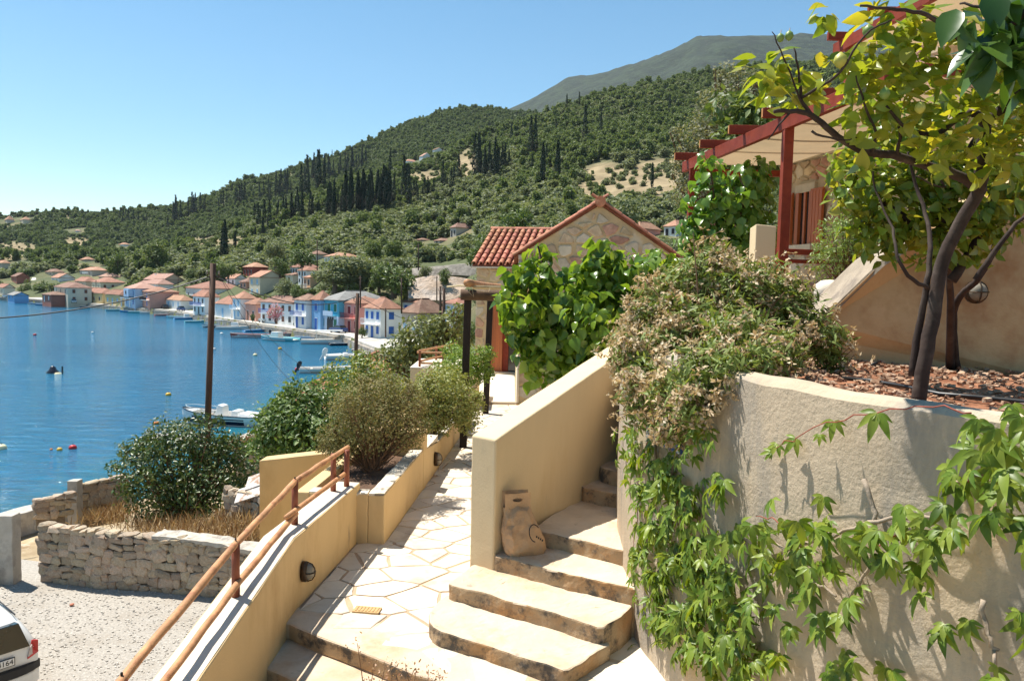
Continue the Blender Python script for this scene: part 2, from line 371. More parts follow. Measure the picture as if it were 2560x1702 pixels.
# ================================================================ TERRACE: path, steps, walls, rails, planters
m_stucco = mat('cream_stucco', (.6, .43, .22), .9, .07, 1.2, .25, 45, c2=(.46, .3, .135), c2s=1.1, c2t=(.54, .72), c3=(.27, .21, .14), c3s=2.6, c3t=(.62, .76), stretch=(1, 1, .45))
m_stucco2 = mat('pale_stucco', (.68, .53, .325), .9, .07, 1.2, .25, 45, c2=(.6, .44, .24), c2s=1.1, c2t=(.54, .74), c3=(.5, .4, .27), c3s=3, c3t=(.62, .76), stretch=(1, 1, .3))
m_white = mat('whitewash', (.62, .55, .44), .9, .06, 2, .3, 30, c2=(.5, .42, .31), c2s=2.2, c2t=(.58, .72))
m_lime = mat('worn_planter_rim', (.62, .55, .44), .95, .15, 4, .6, 22, c2=(.2, .17, .13), c2s=7, c2t=(.5, .6), bdist=.02)
m_step = mat('worn_cement_step', (.58, .465, .335), .92, .14, 2.2, .5, 26, c2=(.47, .33, .21), c2s=1.8, c2t=(.5, .66), c3=(.31, .25, .19), c3s=6, c3t=(.62, .74), bdist=.012)
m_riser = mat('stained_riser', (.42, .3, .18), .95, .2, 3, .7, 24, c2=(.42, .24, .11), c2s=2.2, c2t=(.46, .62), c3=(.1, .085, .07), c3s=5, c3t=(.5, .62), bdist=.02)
m_joint = mat('path_mortar', (.42, .3, .195), .95, .12, 3, .4, 30, c2=(.5, .36, .23), c2s=1.5)
m_flag = mat('flagstone', (.62, .54, .425), .8, .08, 5, .3, 25, c2=(.5, .37, .25), c2s=3, c2t=(.55, .7), orand=.14)
m_soil = mat('planter_soil', (.13, .075, .045), .95, .4, 9, .9, 40, bdist=.03)
m_log = mat('rail_log', (.47, .235, .105), .6, .3, 7, .35, 60, c2=(.3, .12, .055), c2s=9, c2t=(.5, .68), spec=.35)
m_post = mat('rail_post', (.22, .062, .028), .55, .25, 6, .3, 50, spec=.4)
m_dark = mat('dark_timber', (.022, .014, .01), .75, .4, 8, .5, 40, stretch=(1, 1, .15))
m_lamp_metal = mat('bronze_lamp', (.075, .05, .032), .45, .3, 20, .1, 80, metal=.6)
m_lamp_glass = mat('frosted_lamp_glass', (.24, .21, .16), .35, .05, 10, .1, 60)
P = CZ-2.65
def zr(d): return CZ+d
# --- path and its flagstones
Ledge = [RZ(726, 1555, -2.65), RZ(738, 1530, -2.65), RZ(897, 1351, -2.65)]
front = [RZ(724, 1555, -2.65), RZ(798, 1588, -2.65), RZ(908, 1627, -2.65), RZ(1040, 1682, -2.65), RZ(1230, 1740, -2.65), RZ(1500, 1800, -2.65), RZ(1760, 1850, -2.65)]
pathpoly = [(-1.9, front[0].y+.1)]+[(q.x, q.y) for q in front]+[(1.6, 4.2), (3.5, 6), (3.4, 16), (4.5, 24.2), (-1.6, 24.2), (-1.35, 12), (-1.9, 8)]
path = structure(MB().prism(pathpoly, P-.45, P-.006).build('path', m_joint))
def clip(poly, n, c):
    out = []
    for i in range(len(poly)):
        a, b = poly[i], poly[(i+1) % len(poly)]; da = a[0]*n[0]+a[1]*n[1]-c; db = b[0]*n[0]+b[1]*n[1]-c
        if da <= 0: out.append(a)
        if da*db < 0: t = da/(da-db); out.append((a[0]+(b[0]-a[0])*t, a[1]+(b[1]-a[1])*t))
    return out
def voronoi(pts, bound, gap, jit=None):
    res = []
    for i, p in enumerate(pts):
        cell = list(bound)
        near = sorted((((q[0]-p[0])**2+(q[1]-p[1])**2), j) for j, q in enumerate(pts) if j != i)[:16]
        for d2, j in near:
            q = pts[j]; n = (q[0]-p[0], q[1]-p[1]); l = math.hypot(*n); n = (n[0]/l, n[1]/l)
            cell = clip(cell, n, n[0]*p[0]+n[1]*p[1]+l/2-gap*random.uniform(.35, .75))
            if len(cell) < 3: break
        if len(cell) >= 3: res.append((p, cell))
    return res
def poisson(x0, x1, y0, y1, d, k=4000, inside=None, ratio=1.0):
    out = []
    for _ in range(k):
        p = (random.uniform(x0, x1), random.uniform(y0, y1))
        if inside and not inside(*p): continue
        dd = d*random.uniform(.8, 1.3)
        if all(((p[0]-q[0])/ratio)**2+(p[1]-q[1])**2 > dd*dd for q in out): out.append(p)
    return out
def path_l(y): return interp(y, [(4, -1.74), (6, -1.7), (7.75, -1.55), (7.76, -1.27), (13, -.92), (25, -.9)])
def path_r(y): return interp(y, [(5.5, .2), (6.0, .0), (6.6, -.2), (8, .3), (12, 2.2), (16, 2.8), (25, 2.8)])
def path_front(x): return interp(x, sorted((q.x, q.y) for q in front))
pts = poisson(-2.1, 1.6, 5.2, 16.8, .46, 260)+[]
pts += [p for p in poisson(-2.1, 1.6, 5.2, 16.8, .2, 900) if all((p[0]-q[0])**2+(p[1]-q[1])**2 > .27**2 for q in pts)]
pts = [(x/1.25, y) for x, y in pts]
nfl = 0
for p, c in voronoi(pts, [(-2.3, 4.8), (2.0, 4.8), (2.0, 17.2), (-2.3, 17.2)], .02):
    p = (p[0]*1.25, p[1]); c = [(x*1.25, y) for x, y in c]
    if not (path_l(p[1])-.15 < p[0] < path_r(p[1])+.3 and p[1] > path_front(p[0])+.38): continue
    c2 = []
    for i in range(len(c)):                 # break the straight edges a little
        a, b = c[i], c[(i+1) % len(c)]; c2.append(a); l = math.hypot(b[0]-a[0], b[1]-a[1])
        if l > .12:
            t = random.uniform(.35, .65); o = random.uniform(-.012, .012); c2.append((a[0]+(b[0]-a[0])*t-(b[1]-a[1])/l*o, a[1]+(b[1]-a[1])*t+(b[0]-a[0])/l*o))
    c2 = [(max(x, path_l(y)+.02), y) for x, y in c2]
    h = P+random.uniform(.001, .005)
    o = MB().prism(c2, P-.03, h).build('flagstone', m_flag, path, bevel=.004, seg=1); nfl += 1
# small ochre drain tile let into the path
d = RZ(918, 1527, -2.65); m_tile = mat('ochre_tile', (.48, .31, .14), .6, .2, 30, .2, 60)
t = thing('drain_grate', 'small ochre slotted drain grate set in the pale path paving', 'drain', (d.x, d.y, P+.006))
MB().box((d.x, d.y, P+.01), (.215, .115, .014), -.12).build('grate_frame', m_tile, t)
for i in range(7): MB().box((d.x-.084+.028*i, d.y-.0034*(i-3), P+.0185), (.012, .085, .006), -.12).build('slat', m_tile, t)

# --- staircase
stair = thing('staircase', 'worn cement staircase with stained risers climbing from the path past a paper bag', 'staircase', (.4, 6, P))
def Z3(x, y): return (1060+x/1.8186, 840+y/1.8186)
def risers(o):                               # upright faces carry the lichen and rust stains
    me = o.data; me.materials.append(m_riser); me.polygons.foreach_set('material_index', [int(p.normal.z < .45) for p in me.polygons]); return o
def tread(poly, dz, depth, name='step', extra=(), seed=0, amp=.012):
    q = [RZ(*Z3(x, y), dz) for x, y in poly]; pts = [(v.x, v.y) for v in q]+list(extra)
    o = MB().prism(pts, CZ+dz-depth, CZ+dz).build(name, m_step, stair, bevel=.014, seg=2, angle=50)
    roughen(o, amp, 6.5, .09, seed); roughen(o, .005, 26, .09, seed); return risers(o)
tread([(24, 1262), (24, 1296), (40, 1322), (75, 1342), (140, 1362), (270, 1398), (420, 1450), (640, 1520), (664, 1512), (842, 1402), (820, 1300), (300, 1120), (100, 1180), (50, 1215)], -2.53, .13, seed=1)
tread([(112, 1122), (130, 1130), (275, 1167), (530, 1240), (790, 1318), (822, 1318), (900, 1270), (946, 1230), (960, 1150), (700, 1050), (330, 1000), (215, 1040), (150, 1090)], -2.40, .28, seed=2)
tread([(318, 985), (326, 996), (530, 1047), (740, 1098), (950, 1145), (1060, 1160), (1000, 960), (560, 880), (400, 930)], -2.265, .42, seed=3)
tread([(480, 876), (545, 890), (632, 908), (800, 948), (950, 982), (1080, 1000), (1040, 760), (760, 690), (640, 780)], -2.135, .55, seed=4)
tread([(700, 672), (730, 690), (915, 722), (1060, 742), (1040, 600), (830, 560)], -1.99, .7, seed=5)
tread([(800, 590), (822, 602), (912, 626), (1060, 650), (1050, 520), (900, 500)], -1.84, .85, seed=6)
# lower steps in front of the path
low = thing('lower_steps', 'broad lower cement steps descending beside the yellow parapet at the bottom edge', 'steps', (-.6, 4.8, P-.3))
f2 = [RZ(655, 1664, -2.79), RZ(737, 1702, -2.79), RZ(840, 1746, -2.79), RZ(1000, 1810, -2.79), RZ(1300, 1900, -2.79)]
nose = MB().prism([(-1.85, front[0].y-.0)]+[(q.x, q.y-.012) for q in front[:6]]+[(1.0, 5.3), (.2, 5.75), (-.4, front[3].y+.55), (-1.1, front[1].y+.32), (-1.9, front[0].y+.36)], P-.137, P+.0).build('step', m_step, low, bevel=.022, seg=3, angle=50)
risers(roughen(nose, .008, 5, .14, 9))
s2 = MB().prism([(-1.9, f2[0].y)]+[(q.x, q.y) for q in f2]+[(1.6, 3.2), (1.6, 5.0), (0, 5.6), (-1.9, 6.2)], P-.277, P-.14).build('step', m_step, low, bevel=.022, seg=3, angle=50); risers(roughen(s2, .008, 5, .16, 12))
MB().box((-.3, 3.9, P-.48), (3.4, 3.6, .4)).build('step', m_step, low, bevel=.02)
MB().prism([(.55, 5.2), (1.3, 4.0), (1.5, 5.2), (1.3, 6.4), (.8, 6.0)], P-.4, P+.004).build('landing', m_white, low)

# --- sloping wall beside the stairs
A0 = RZ(1172.7, 1406, -2.4); B0 = RZ(1233, 1425.6, -2.4); E0 = RZ(1456, 1250, -2.135)
dv = (E0-B0); dv.z = 0; dv.normalize(); te = AY(1527, 917, 7.95); s1 = (te-B0).dot(dv); slope = (te.z-(CZ-1.28))/s1
def wpt(b, s, z): return (b.x+dv.x*s, b.y+dv.y*s, z)
SL = 3.4
w = MB().hexa([wpt(A0, 0, P-.1), wpt(B0, 0, P-.1), wpt(B0, SL, P-.1), wpt(A0, SL, P-.1)],
              [wpt(A0, 0, CZ-1.28), wpt(B0, 0, CZ-1.28), wpt(B0, SL, CZ-1.28+slope*SL), wpt(A0, SL, CZ-1.28+slope*SL)])
o = w.build('stair_wall', m_stucco2, bevel=.018, seg=3); tag(roughen(o, .006, 3, .25), 'smooth cream stucco wall with sloping top beside the stairs', 'wall')

# --- left parapet (straight run, bend, lower run) with log railing
XW = -1.70
C1 = [(-1.53, 7.9), (XW, 6.1), (-1.74, 4.4), (-1.80, 2.2), (-1.86, .2)]; ZT1 = [CZ-2.06, CZ-2.06, CZ-2.27, CZ-2.62, CZ-2.95]
ZT1 = [zr(-2.06), zr(-2.05), zr(-2.27), zr(-2.55), zr(-2.8)]
par = thing('parapet_wall', 'yellow stucco parapet wall carrying the log railing beside the path', 'wall', (-1.8, 5, 5.8))
def offs(C, w):
    out = []
    for i in range(len(C)):
        a = C[max(0, i-1)]; b = C[min(len(C)-1, i+1)]; n = Vector((-(b[1]-a[1]), b[0]-a[0])).normalized()*w
        out.append((C[i][0]-n.x, C[i][1]-n.y))
    return out
CO = offs(C1, .27)
rings = [[(C1[i][0], C1[i][1], 3.5), (C1[i][0], C1[i][1], ZT1[i]), (CO[i][0], CO[i][1], ZT1[i]), (CO[i][0], CO[i][1], 3.5)] for i in range(len(C1))]
o = MB().rings(rings).build('wall', m_stucco, par, bevel=.012); roughen(o, .006, 3, .3)
ZT2 = [z+.004 for z in ZT1]; cap = [[(C1[i][0]-.012, C1[i][1], ZT2[i]-.012), (C1[i][0]-.012, C1[i][1], ZT2[i]), (CO[i][0]+.012, CO[i][1], ZT2[i]), (CO[i][0]+.012, CO[i][1], ZT2[i]-.012)] for i in range(len(C1))]
o = MB().rings(cap).build('cap', m_white, par)
def along(y, f=.5):
    ys_ = [c[1] for c in C1][::-1]; xs_ = [c[0]+(q[0]-c[0])*f for c, q in zip(C1, CO)][::-1]; return Vector((np.interp(y, ys_, xs_), y, np.interp(y, ys_, ZT1[::-1])))
rail = thing('log_railing', 'varnished round log railing with two rails on the yellow parapet', 'railing', tuple(along(6)))
def wob(pts, r, n=9, seed=0):
    out = []; q = random.Random(seed)
    for i in range(len(pts)-1):
        a, b = Vector(pts[i]), Vector(pts[i+1]); k = max(2, int((b-a).length/.18))
        out += [a.lerp(b, t/k)+Vector((q.uniform(-1, 1), q.uniform(-1, 1), q.uniform(-1, 1)))*.0035 for t in range(k)]
    return out+[Vector(pts[-1])], [r*q.uniform(.93, 1.07) for _ in range(len(out)+1)]
TH, LH = .37, .135
def rpt(y, h, f=.5): q = along(y, f); return q+Vector((0, 0, h))
posts = [(7.55, .62), (7.72, .5), (6.45, .5), (5.2, .5), (3.72, .5), (2.3, .5)]
for y, f in posts[:1]+posts[2:]+[(7.74, .35)]:
    q = along(y, f); MB().tube([q-Vector((0, 0, .06)), q+Vector((0, 0, .2)), q+Vector((0, 0, TH+.005))], [.029, .027, .028], 10).build('post', m_post, rail, smooth=True)
for k, seg in enumerate(([7.9, 6.45], [6.47, 5.2, 3.72, 2.3, 1.2])):
    p, r = wob([rpt(y, TH) for y in seg], .0245, seed=k); MB().tube(p, r, 10).build('top_rail', m_log, rail, smooth=True)
for k, (seg, dz) in enumerate((([7.8, 6.2], 0), ([6.42, 5.2, 3.72, 2.3, 1.2], -.03))):
    p, r = wob([rpt(y, LH+dz, .42) for y in seg], .0235, seed=9+k); MB().tube(p, r, 10).build('lower_rail', m_log, rail, smooth=True)
for y in (6.45, 5.2, 3.72):
    q = rpt(y, TH); MB().lathe([(.007, -.003), (.007, .008), (.004, .012)], 8, q+Vector((0, 0, .028))).build('bolt', m_dark, rail)

# --- oval bulkhead lamps
def bulkhead(pos, nrm, name, label, w=.075, h=.115, up=None):
    n = Vector(nrm).normalized(); u = Vector((0, 0, 1)); u = (u-n*u.dot(n)).normalized(); s = u.cross(n); R = Matrix((s, u, n)).transposed(); p = Vector(pos)
    t = thing(name, label, 'wall lamp', tuple(p))
    def ov(k, z, n_=20): return [p+R @ Vector((w*k*math.cos(2*PI*i/n_), h*k*math.sin(2*PI*i/n_), z)) for i in range(n_)]
    MB().rings([ov(1, 0), ov(1, .03), ov(.93, .045), ov(.8, .047)]).build('housing', m_lamp_metal, t, smooth=True)
    MB().rings([ov(.78, .03), ov(.76, .06), ov(.6, .085), ov(.3, .098)]).build('glass', m_lamp_glass, t, smooth=True)
    MB().tube([p+R @ Vector((w*.95*c, 0, .04+.068*math.sqrt(max(0, 1-c*c)))) for c in (-1, -.8, -.4, 0, .4, .8, 1)], .005, 6).build('guard_bar', m_lamp_metal, t)
    MB().tube([p+R @ Vector((0, h*.95*c, .04+.068*math.sqrt(max(0, 1-c*c)))) for c in (-1, -.8, -.4, 0, .4, .8, 1)], .005, 6).build('guard_bar', m_lamp_metal, t)
    return t
q = ray(735, 1427); yl = 6.25
bulkhead((np.interp(yl, [6.1, 7.9], [XW, -1.53])+.006, yl, AY(735, 1427, yl).z), (1, -.09, 0), 'bulkhead_lamp', 'oval bronze bulkhead lamp low on the yellow parapet by the path', .062, .086)

# --- planters along the path
pl = thing('path_planter', 'long yellow stucco planter trough with worn rim along the left of the path', 'planter', (-1.6, 8.5, P))
pd = Vector((-.90+1.256, 12.92-7.75, 0)).normalized(); pn = Vector((pd.y, -pd.x, 0)); O0 = Vector((-1.256, 7.75, 0))
def pp(s, w, z=0): v = O0+pd*s-pn*w; return (v.x, v.y, z)
def pbox(s0, s1, w0, w1, z0, z1a, z1b=None): z1b = z1a if z1b is None else z1b; return MB().hexa([pp(s0, w1, z0), pp(s0, w0, z0), pp(s1, w0, z0), pp(s1, w1, z0)], [pp(s0, w1, z1a), pp(s0, w0, z1a), pp(s1, w0, z1b), pp(s1, w1, z1b)])
zp = zr(-2.14)
WP = .78
def wallpart(*a, name='wall', m=None):
    o = pbox(*a).build(name, m or m_stucco, pl, bevel=.012); return roughen(o, .006, 3, .25)
wallpart(0, 2.17, 0, .17, P-.1, zp); wallpart(-.002, .15, .17, WP, P-.1, zp-.002); wallpart(0, 5.2, WP, WP+.15, 7.4, zp-.003)
wallpart(2.17, 2.42, -.004, WP, P-.1, zr(-1.9), name='divider')
wallpart(2.42, 3.4, 0, .17, P-.1, zp-.02, zr(-2.27)); wallpart(3.4, 7.2, 0, .16, P-.1, zr(-2.27), zr(-2.3)); 
for a in ((.0, 2.165, .01, .165, zp-.01, zp+.012), (2.43, 3.4, .012, .165, zp-.03, zp-.008), (.005, .145, .18, WP, zp-.012, zp+.01)):
    z1b = zr(-2.258) if a[0] == 2.43 else None
    o = pbox(*a, z1b).build('rim', m_lime if a[0] != 2.43 else m_white, pl); roughen(o, .012, 9, .06)
pbox(3.42, 7.2, .012, .155, zr(-2.3), zr(-2.258), zr(-2.288)).build('rim', m_lime, pl)
o = pbox(.15, 2.17, .17, WP, P, zp-.07).build('soil', m_soil, pl); roughen(o, .03, 6, .1)
o = pbox(2.42, 7.2, .16, WP, P, zr(-2.36)).build('soil', m_soil, pl); roughen(o, .03, 6, .1)
yl = 10.75; q = AY(1088, 1147, yl); xx = -1.256+(yl-7.75)*pd.x/pd.y
bulkhead((xx+.004, yl, q.z), (pn.x, pn.y, 0), 'bulkhead_lamp', 'small dark bulkhead lamp on the side of the path planter', .06, .1)

# --- dark pergola posts with beam and reed mat
pg = thing('reed_pergola', 'dark timber pergola frame with log beam in front of the stone house', 'pergola', (-.9, 12.6, P))
p1 = AY(1158, 1105, 12.6); t1 = AY(1170, 745, 12.6); p2 = AY(1214, 1035, 16.0); t2 = AY(1226, 745, 16.0)
def sqpost(a, b, w, name='post'):
    a, b = Vector(a), Vector(b); u = Vector((w, 0, 0)); v = Vector((0, w, 0))
    return MB().hexa([a-u-v, a+u-v, a+u+v, a-u+v], [b-u-v, b+u-v, b+u+v, b-u+v]).build(name, m_dark, pg, bevel=.01)
sqpost((p1.x, p1.y, P-.02), t1, .058); sqpost((p2.x, p2.y, P-.02), t2, .062)
m_beam = mat('weathered_log', (.1, .055, .03), .8, .35, 6, .4, 30)
h0 = AY(1166, 735, 12.5); e1 = AY(1260, 740, 12.7); e2 = AY(1150, 738, 12.7)
MB().tube([AY(1152, 737, 12.5), AY(1200, 738, 12.55), AY(1300, 742, 12.7), AY(1420, 748, 12.9)], [.085, .085, .08, .08], 12).build('beam', m_beam, pg, smooth=True)
MB().tube([AY(1168, 707, 12.3), AY(1200, 712, 13.6), AY(1250, 716, 16.2)], [.062, .055, .05], 10).build('log', m_log, pg, smooth=True)
m_reed = mat('bamboo_reed', (.55, .43, .25), .7, .25, 12, .3, 40)
for i in range(9): MB().tube([AY(1181, 716+i*.6, 12.7+i*.36), AY(1330, 719+i*.6, 13+i*.36)], .022, 6).build('reed', m_reed, pg)
MB().tube([AY(1118, 717, 12.8), AY(1150, 714, 12.6), AY(1176, 716, 12.5)], .018, 6).build('reed', m_reed, pg)
pts_ = [AY(1180, 716, 12.36), AY(1172, 730, 12.36), AY(1184, 742, 12.37), AY(1181, 722, 12.36), AY(1200, 728, 12.4), AY(1222, 729, 12.45), AY(1226, 718, 12.5)]
MB().tube(pts_, .005, 5).build('cord', m_reed, pg)
# ================================================================ RETAINING WALL, RIGHT-HAND HOUSE, STONE HOUSE
m_rwall = mat('rough_grey_render', (.5, .4, .28), .95, .16, 1.6, .75, 34, c2=(.25, .23, .2), c2s=2.4, c2t=(.46, .68), c3=(.56, .39, .22), c3s=1.6, c3t=(.57, .68), stretch=(1, 1, .3), bdist=.012)
m_bwall = mat('ochre_garden_wall', (.58, .41, .22), .95, .14, 1.3, .5, 26, c2=(.36, .16, .06), c2s=.8, c2t=(.56, .72), c3=(.33, .25, .16), c3s=2.2, c3t=(.6, .74), stretch=(1, 1, .9), bdist=.012)
WC = [(2.0, 9.6), (1.45, 8.8), (1.15, 8.0), (1.0, 7.0), (.95, 6.2), (1.0, 5.6), (1.08, 5.2), (1.19, 4.6), (1.33, 4.05), (1.52, 3.55), (1.78, 3.08), (2.12, 2.62), (2.6, 2.1), (3.3, 1.6)]
def catmull(C, k=5):
    out = []
    for i in range(len(C)-1):
        p = [Vector((*C[max(0, min(len(C)-1, i+j))], 0)) for j in (-1, 0, 1, 2)]
        for a in range(k):
            t = a/k; out.append(.5*((2*p[1])+(p[2]-p[0])*t+(2*p[0]-5*p[1]+4*p[2]-p[3])*t*t+(3*p[1]-p[0]-3*p[2]+p[3])*t**3))
    out.append(Vector((*C[-1], 0))); return [(v.x, v.y) for v in out]
WCS = catmull(WC); WIN = offs(WCS, -.2); ZW = zr(-.45)
rings = [[(a[0], a[1], P-.6), (b[0], b[1], P-.6), (b[0], b[1], ZW-.012), (a[0]*.6+b[0]*.4, a[1]*.6+b[1]*.4, ZW+.004), (a[0]*.86+b[0]*.14, a[1]*.86+b[1]*.14, ZW-.008), (a[0], a[1], ZW-.035)] for a, b in zip(WCS, WIN)]
rw = MB().rings(rings).build('retaining_wall', m_rwall, smooth=False); roughen(rw, .012, 4, .16); tag(rw, 'rough grey rendered curved retaining wall holding the lemon tree bed', 'wall')
WSEG = [(Vector((*WCS[i], 0)), Vector((*WCS[i+1], 0))) for i in range(len(WCS)-1)]
def wall_hit(px, py):                       # where a photo pixel meets the curved wall
    d = ray(px, py); best = None
    for a, b in WSEG:
        e = b-a; den = d.x*e.y-d.y*e.x
        if abs(den) < 1e-9: continue
        t = (a.x*e.y-a.y*e.x)/den; s = ((a.x*d.y-a.y*d.x)/den) if False else ((d.x*t-a.x)*e.x+(d.y*t-a.y)*e.y)/e.length_squared
        if t > .5 and -.01 <= s <= 1.01:
            n = Vector((e.y, -e.x, 0)).normalized(); n = n if n.x < 0 else -n
            if n.dot(Vector((d.x, d.y, 0))) < 0 and (best is None or t < best[0]): best = (t, n)
    if best is None: return None
    return Vector((d.x*best[0], d.y*best[0], CZ+d.z*best[0])), best[1]
# bed of chippings behind the wall
m_mulch = mat('red_earth', (.3, .135, .07), .95, .35, 7, .8, 30, c2=(.2, .075, .035), c2s=3, c3=(.45, .27, .17), c3s=9, bdist=.03)
bedp = [(b[0], b[1]) for b in WIN]+[(7, 1.6), (7, 6.6), (3.5, 7.2), (2.6, 9.6)]
o = MB().prism(bedp, zr(-1.2), zr(-.56)).build('soil_bed', m_mulch); roughen(o, .03, 3, .25); structure(o)
m_chip = mat('bark_chip', (.34, .17, .09), .95, .35, 20, .4, 60, orand=.3)
n = 2600; X = rng.uniform(1.7, 5.2, n); Y = rng.uniform(2.6, 6.3, n)
k = [i for i in range(n) if X[i] > np.interp(Y[i], [2.6, 3.08, 4.05, 5.2, 6.3], [2.45, 2.1, 1.65, 1.35, 1.25])]
b = MB()
for i in k:
    s = random.uniform(.01, .034); R = Matrix.Rotation(random.uniform(0, 6.28), 3, 'Z') @ Matrix.Rotation(random.uniform(-.7, .7), 3, 'X')
    b.box((X[i], Y[i], zr(-.548)+random.uniform(0, .02)), (s*random.uniform(.8, 1.8), s, s*random.uniform(.3, .7)), R=R)
m_chip2 = mat('bark_chips', (.36, .225, .14), .95, .5, 26, .4, 60, c2=(.5, .38, .27), c2s=18, c2t=(.5, .6), c3=(.17, .07, .035), c3s=22, c3t=(.5, .6))
stuff(tag(b.build('bark_chips', m_chip2), 'reddish bark chips and clods covering the lemon tree bed', 'chips'))
for j, (pp_, dims) in enumerate((((2160, 884), (.34, .2, .05)), ((2490, 912), (.9, .14, .04)))):
    q = RZ(*pp_, -.545); o = MB().box((q.x, q.y, q.z+dims[2]/2), dims, .1 if j else -.2).build('paving_slab', m_lime if j else m_step, bevel=.01); roughen(o, .012, 8, .06)
    tag(o, ('flat tan stone slab lying by the dried bush', 'long thin pale stone edging slab on the soil bed')[j], 'slab')
m_pipe = mat('black_pipe', (.012, .012, .012), .4, .2, 10, .05, 40, spec=.5)
pt = [RZ(x, y, -.53) for x, y in ((2105, 945), (2180, 952), (2260, 966), (2350, 985), (2440, 992), (2560, 1004), (2700, 1016))]
tag(MB().tube(pt, .013, 8).build('irrigation_pipe', m_pipe, smooth=True), 'black plastic irrigation pipe lying across the soil bed', 'pipe')
pt = [RZ(x, y, -.53) for x, y in ((2180, 912), (2210, 898), (2250, 890), (2300, 889))]
tag(MB().tube(pt, .012, 8).build('irrigation_pipe', m_pipe, smooth=True), 'short loop of black hose behind the lemon trunk', 'pipe')
# sloping garden wall behind the bed
gw = thing('garden_wall', 'tall ochre garden wall with sloping shoulder behind the lemon tree', 'wall', (3, 6.4, zr(-.6)))
gpx = [(2015, 836), (2050, 806), (2120, 738), (2175, 685), (2215, 648), (2290, 600), (2400, 530), (2560, 455), (2760, 380), (2900, 340)]
gf = []
for i, (x, y) in enumerate(gpx): gf.append(AY(x, y, 6.45-.12*i))
fr = [(v.x, v.y, v.z) for v in gf]; base = [(gf[-1].x, gf[-1].y, zr(-.7)), (gf[0].x, gf[0].y, zr(-.7))]
bk = [(x+.03, y+.6, z) for x, y, z in fr]; bbase = [(x+.03, y+.6, z) for x, y, z in base]
b = MB(); b.poly(base[::-1][:0]+[base[1]]+[base[0]]+fr[::-1]); b.poly((bk+bbase), True)
for i in range(len(fr)-1): b.poly([fr[i], fr[i+1], bk[i+1], bk[i]])
b.poly([base[1], fr[0], bk[0], bbase[1]])
o = b.build('wall', [m_bwall], gw); 
b = MB()                                     # pale coping on the slope
for i in range(5): b.poly([Vector(fr[i])+Vector((-.015, -.015, .012)), Vector(fr[i+1])+Vector((-.015, -.015, .012)), Vector(bk[i+1])+Vector((0, .01, .012)), Vector(bk[i])+Vector((0, .01, .012))])
for i in range(5): b.poly([Vector(fr[i])+Vector((-.015, -.015, -.05)), Vector(fr[i+1])+Vector((-.015, -.015, -.05)), Vector(fr[i+1])+Vector((-.015, -.015, .012)), Vector(fr[i])+Vector((-.015, -.015, .012))])
b.build('coping', mat('garden_wall_coping', (.33, .27, .2), .95, .2, 4, .6, 26, c2=(.22, .18, .14), c2s=3), gw)
q = AY(2437, 730, 5.9); gq = None
yl = interp(2437, [(a[0], b_.y) for a, b_ in zip(gpx, gf)]); q = AY(2437, 730, yl-.02)
bulkhead(q, (-.12, -1, 0), 'bulkhead_lamp', 'round dark bulkhead lamp on the ochre wall behind the lemon tree', .08, .085)
bm_ = MB().lathe([(.02, -.16), (.1, -.12), (.125, 0), (.11, .07), (.06, .1), (.02, .105)], 14, AY(2072, 732, 6.95)).build('boulder', m_white, smooth=True); roughen(bm_, .03, 6, .06)
tag(bm_, 'pale rounded boulder above the sloping garden wall', 'boulder')

# --- right-hand stone house with red pergola
m_red = mat('red_varnished_timber', (.22, .038, .018), .6, .25, 4, .2, 40, c2=(.2, .03, .016), c2s=5, spec=.2, stretch=(1, 1, 1))
m_redl = mat('red_timber_end', (.5, .22, .07), .6, .2, 10, .2, 50)
m_shut = mat('orange_wood', (.42, .125, .04), .5, .22, 5, .25, 50, spec=.4, stretch=(1, 1, .12))
m_mort = mat('stone_wall_mortar', (.53, .42, .28), .95, .1, 4, .5, 30)
m_stoneA = mat('pale_wall_stone', (.5, .39, .26), .9, .22, 7, .5, 24, c2=(.4, .26, .17), c2s=5, c2t=(.5, .65), orand=.22)
m_stoneB = mat('red_wall_stone', (.42, .25, .18), .9, .25, 8, .5, 26, c2=(.5, .33, .24), c2s=9, c2t=(.55, .66), orand=.2)
m_stoneC = mat('white_wall_stone', (.57, .5, .38), .9, .15, 7, .5, 26, orand=.12)
m_fabric = mat('cream_canvas', (.58, .45, .28), .9, .05, 3, .1, 30, thin=.25)
m_glass = mat('dark_window_glass', (.02, .025, .03), .08, .2, 2, 0, spec=.6)
hs = thing('pergola_house', 'stone house with orange shutters behind the red pergola on the right', 'house', (6, 10.5, zr(-.3)))
W0 = Vector((4.44, 13.0, 0)); W1 = Vector((5.55, 7.5, 0)); wd = (W1-W0).normalized(); wn_ = Vector((wd.y, -wd.x, 0)); wn_ = wn_ if wn_.x < 0 else -wn_
MB().prism([(W0.x, W0.y), (W1.x, W1.y), (12, 7.5), (12, 13)], 7.5, zr(2.07)).build('wall', m_mort, hs)
MB().prism([(6.2, 12.6), (6.6, 8.0), (12, 8), (12, 12.6)], zr(2.08), zr(5.4)).build('upper_wall', m_mort, hs)
MB().prism([(W0.x-.06, W0.y+.05), (W1.x-.06, W1.y), (12, 7.45), (12, 13.05)], zr(2.07), zr(2.15)).build('coping', m_stoneC, hs)
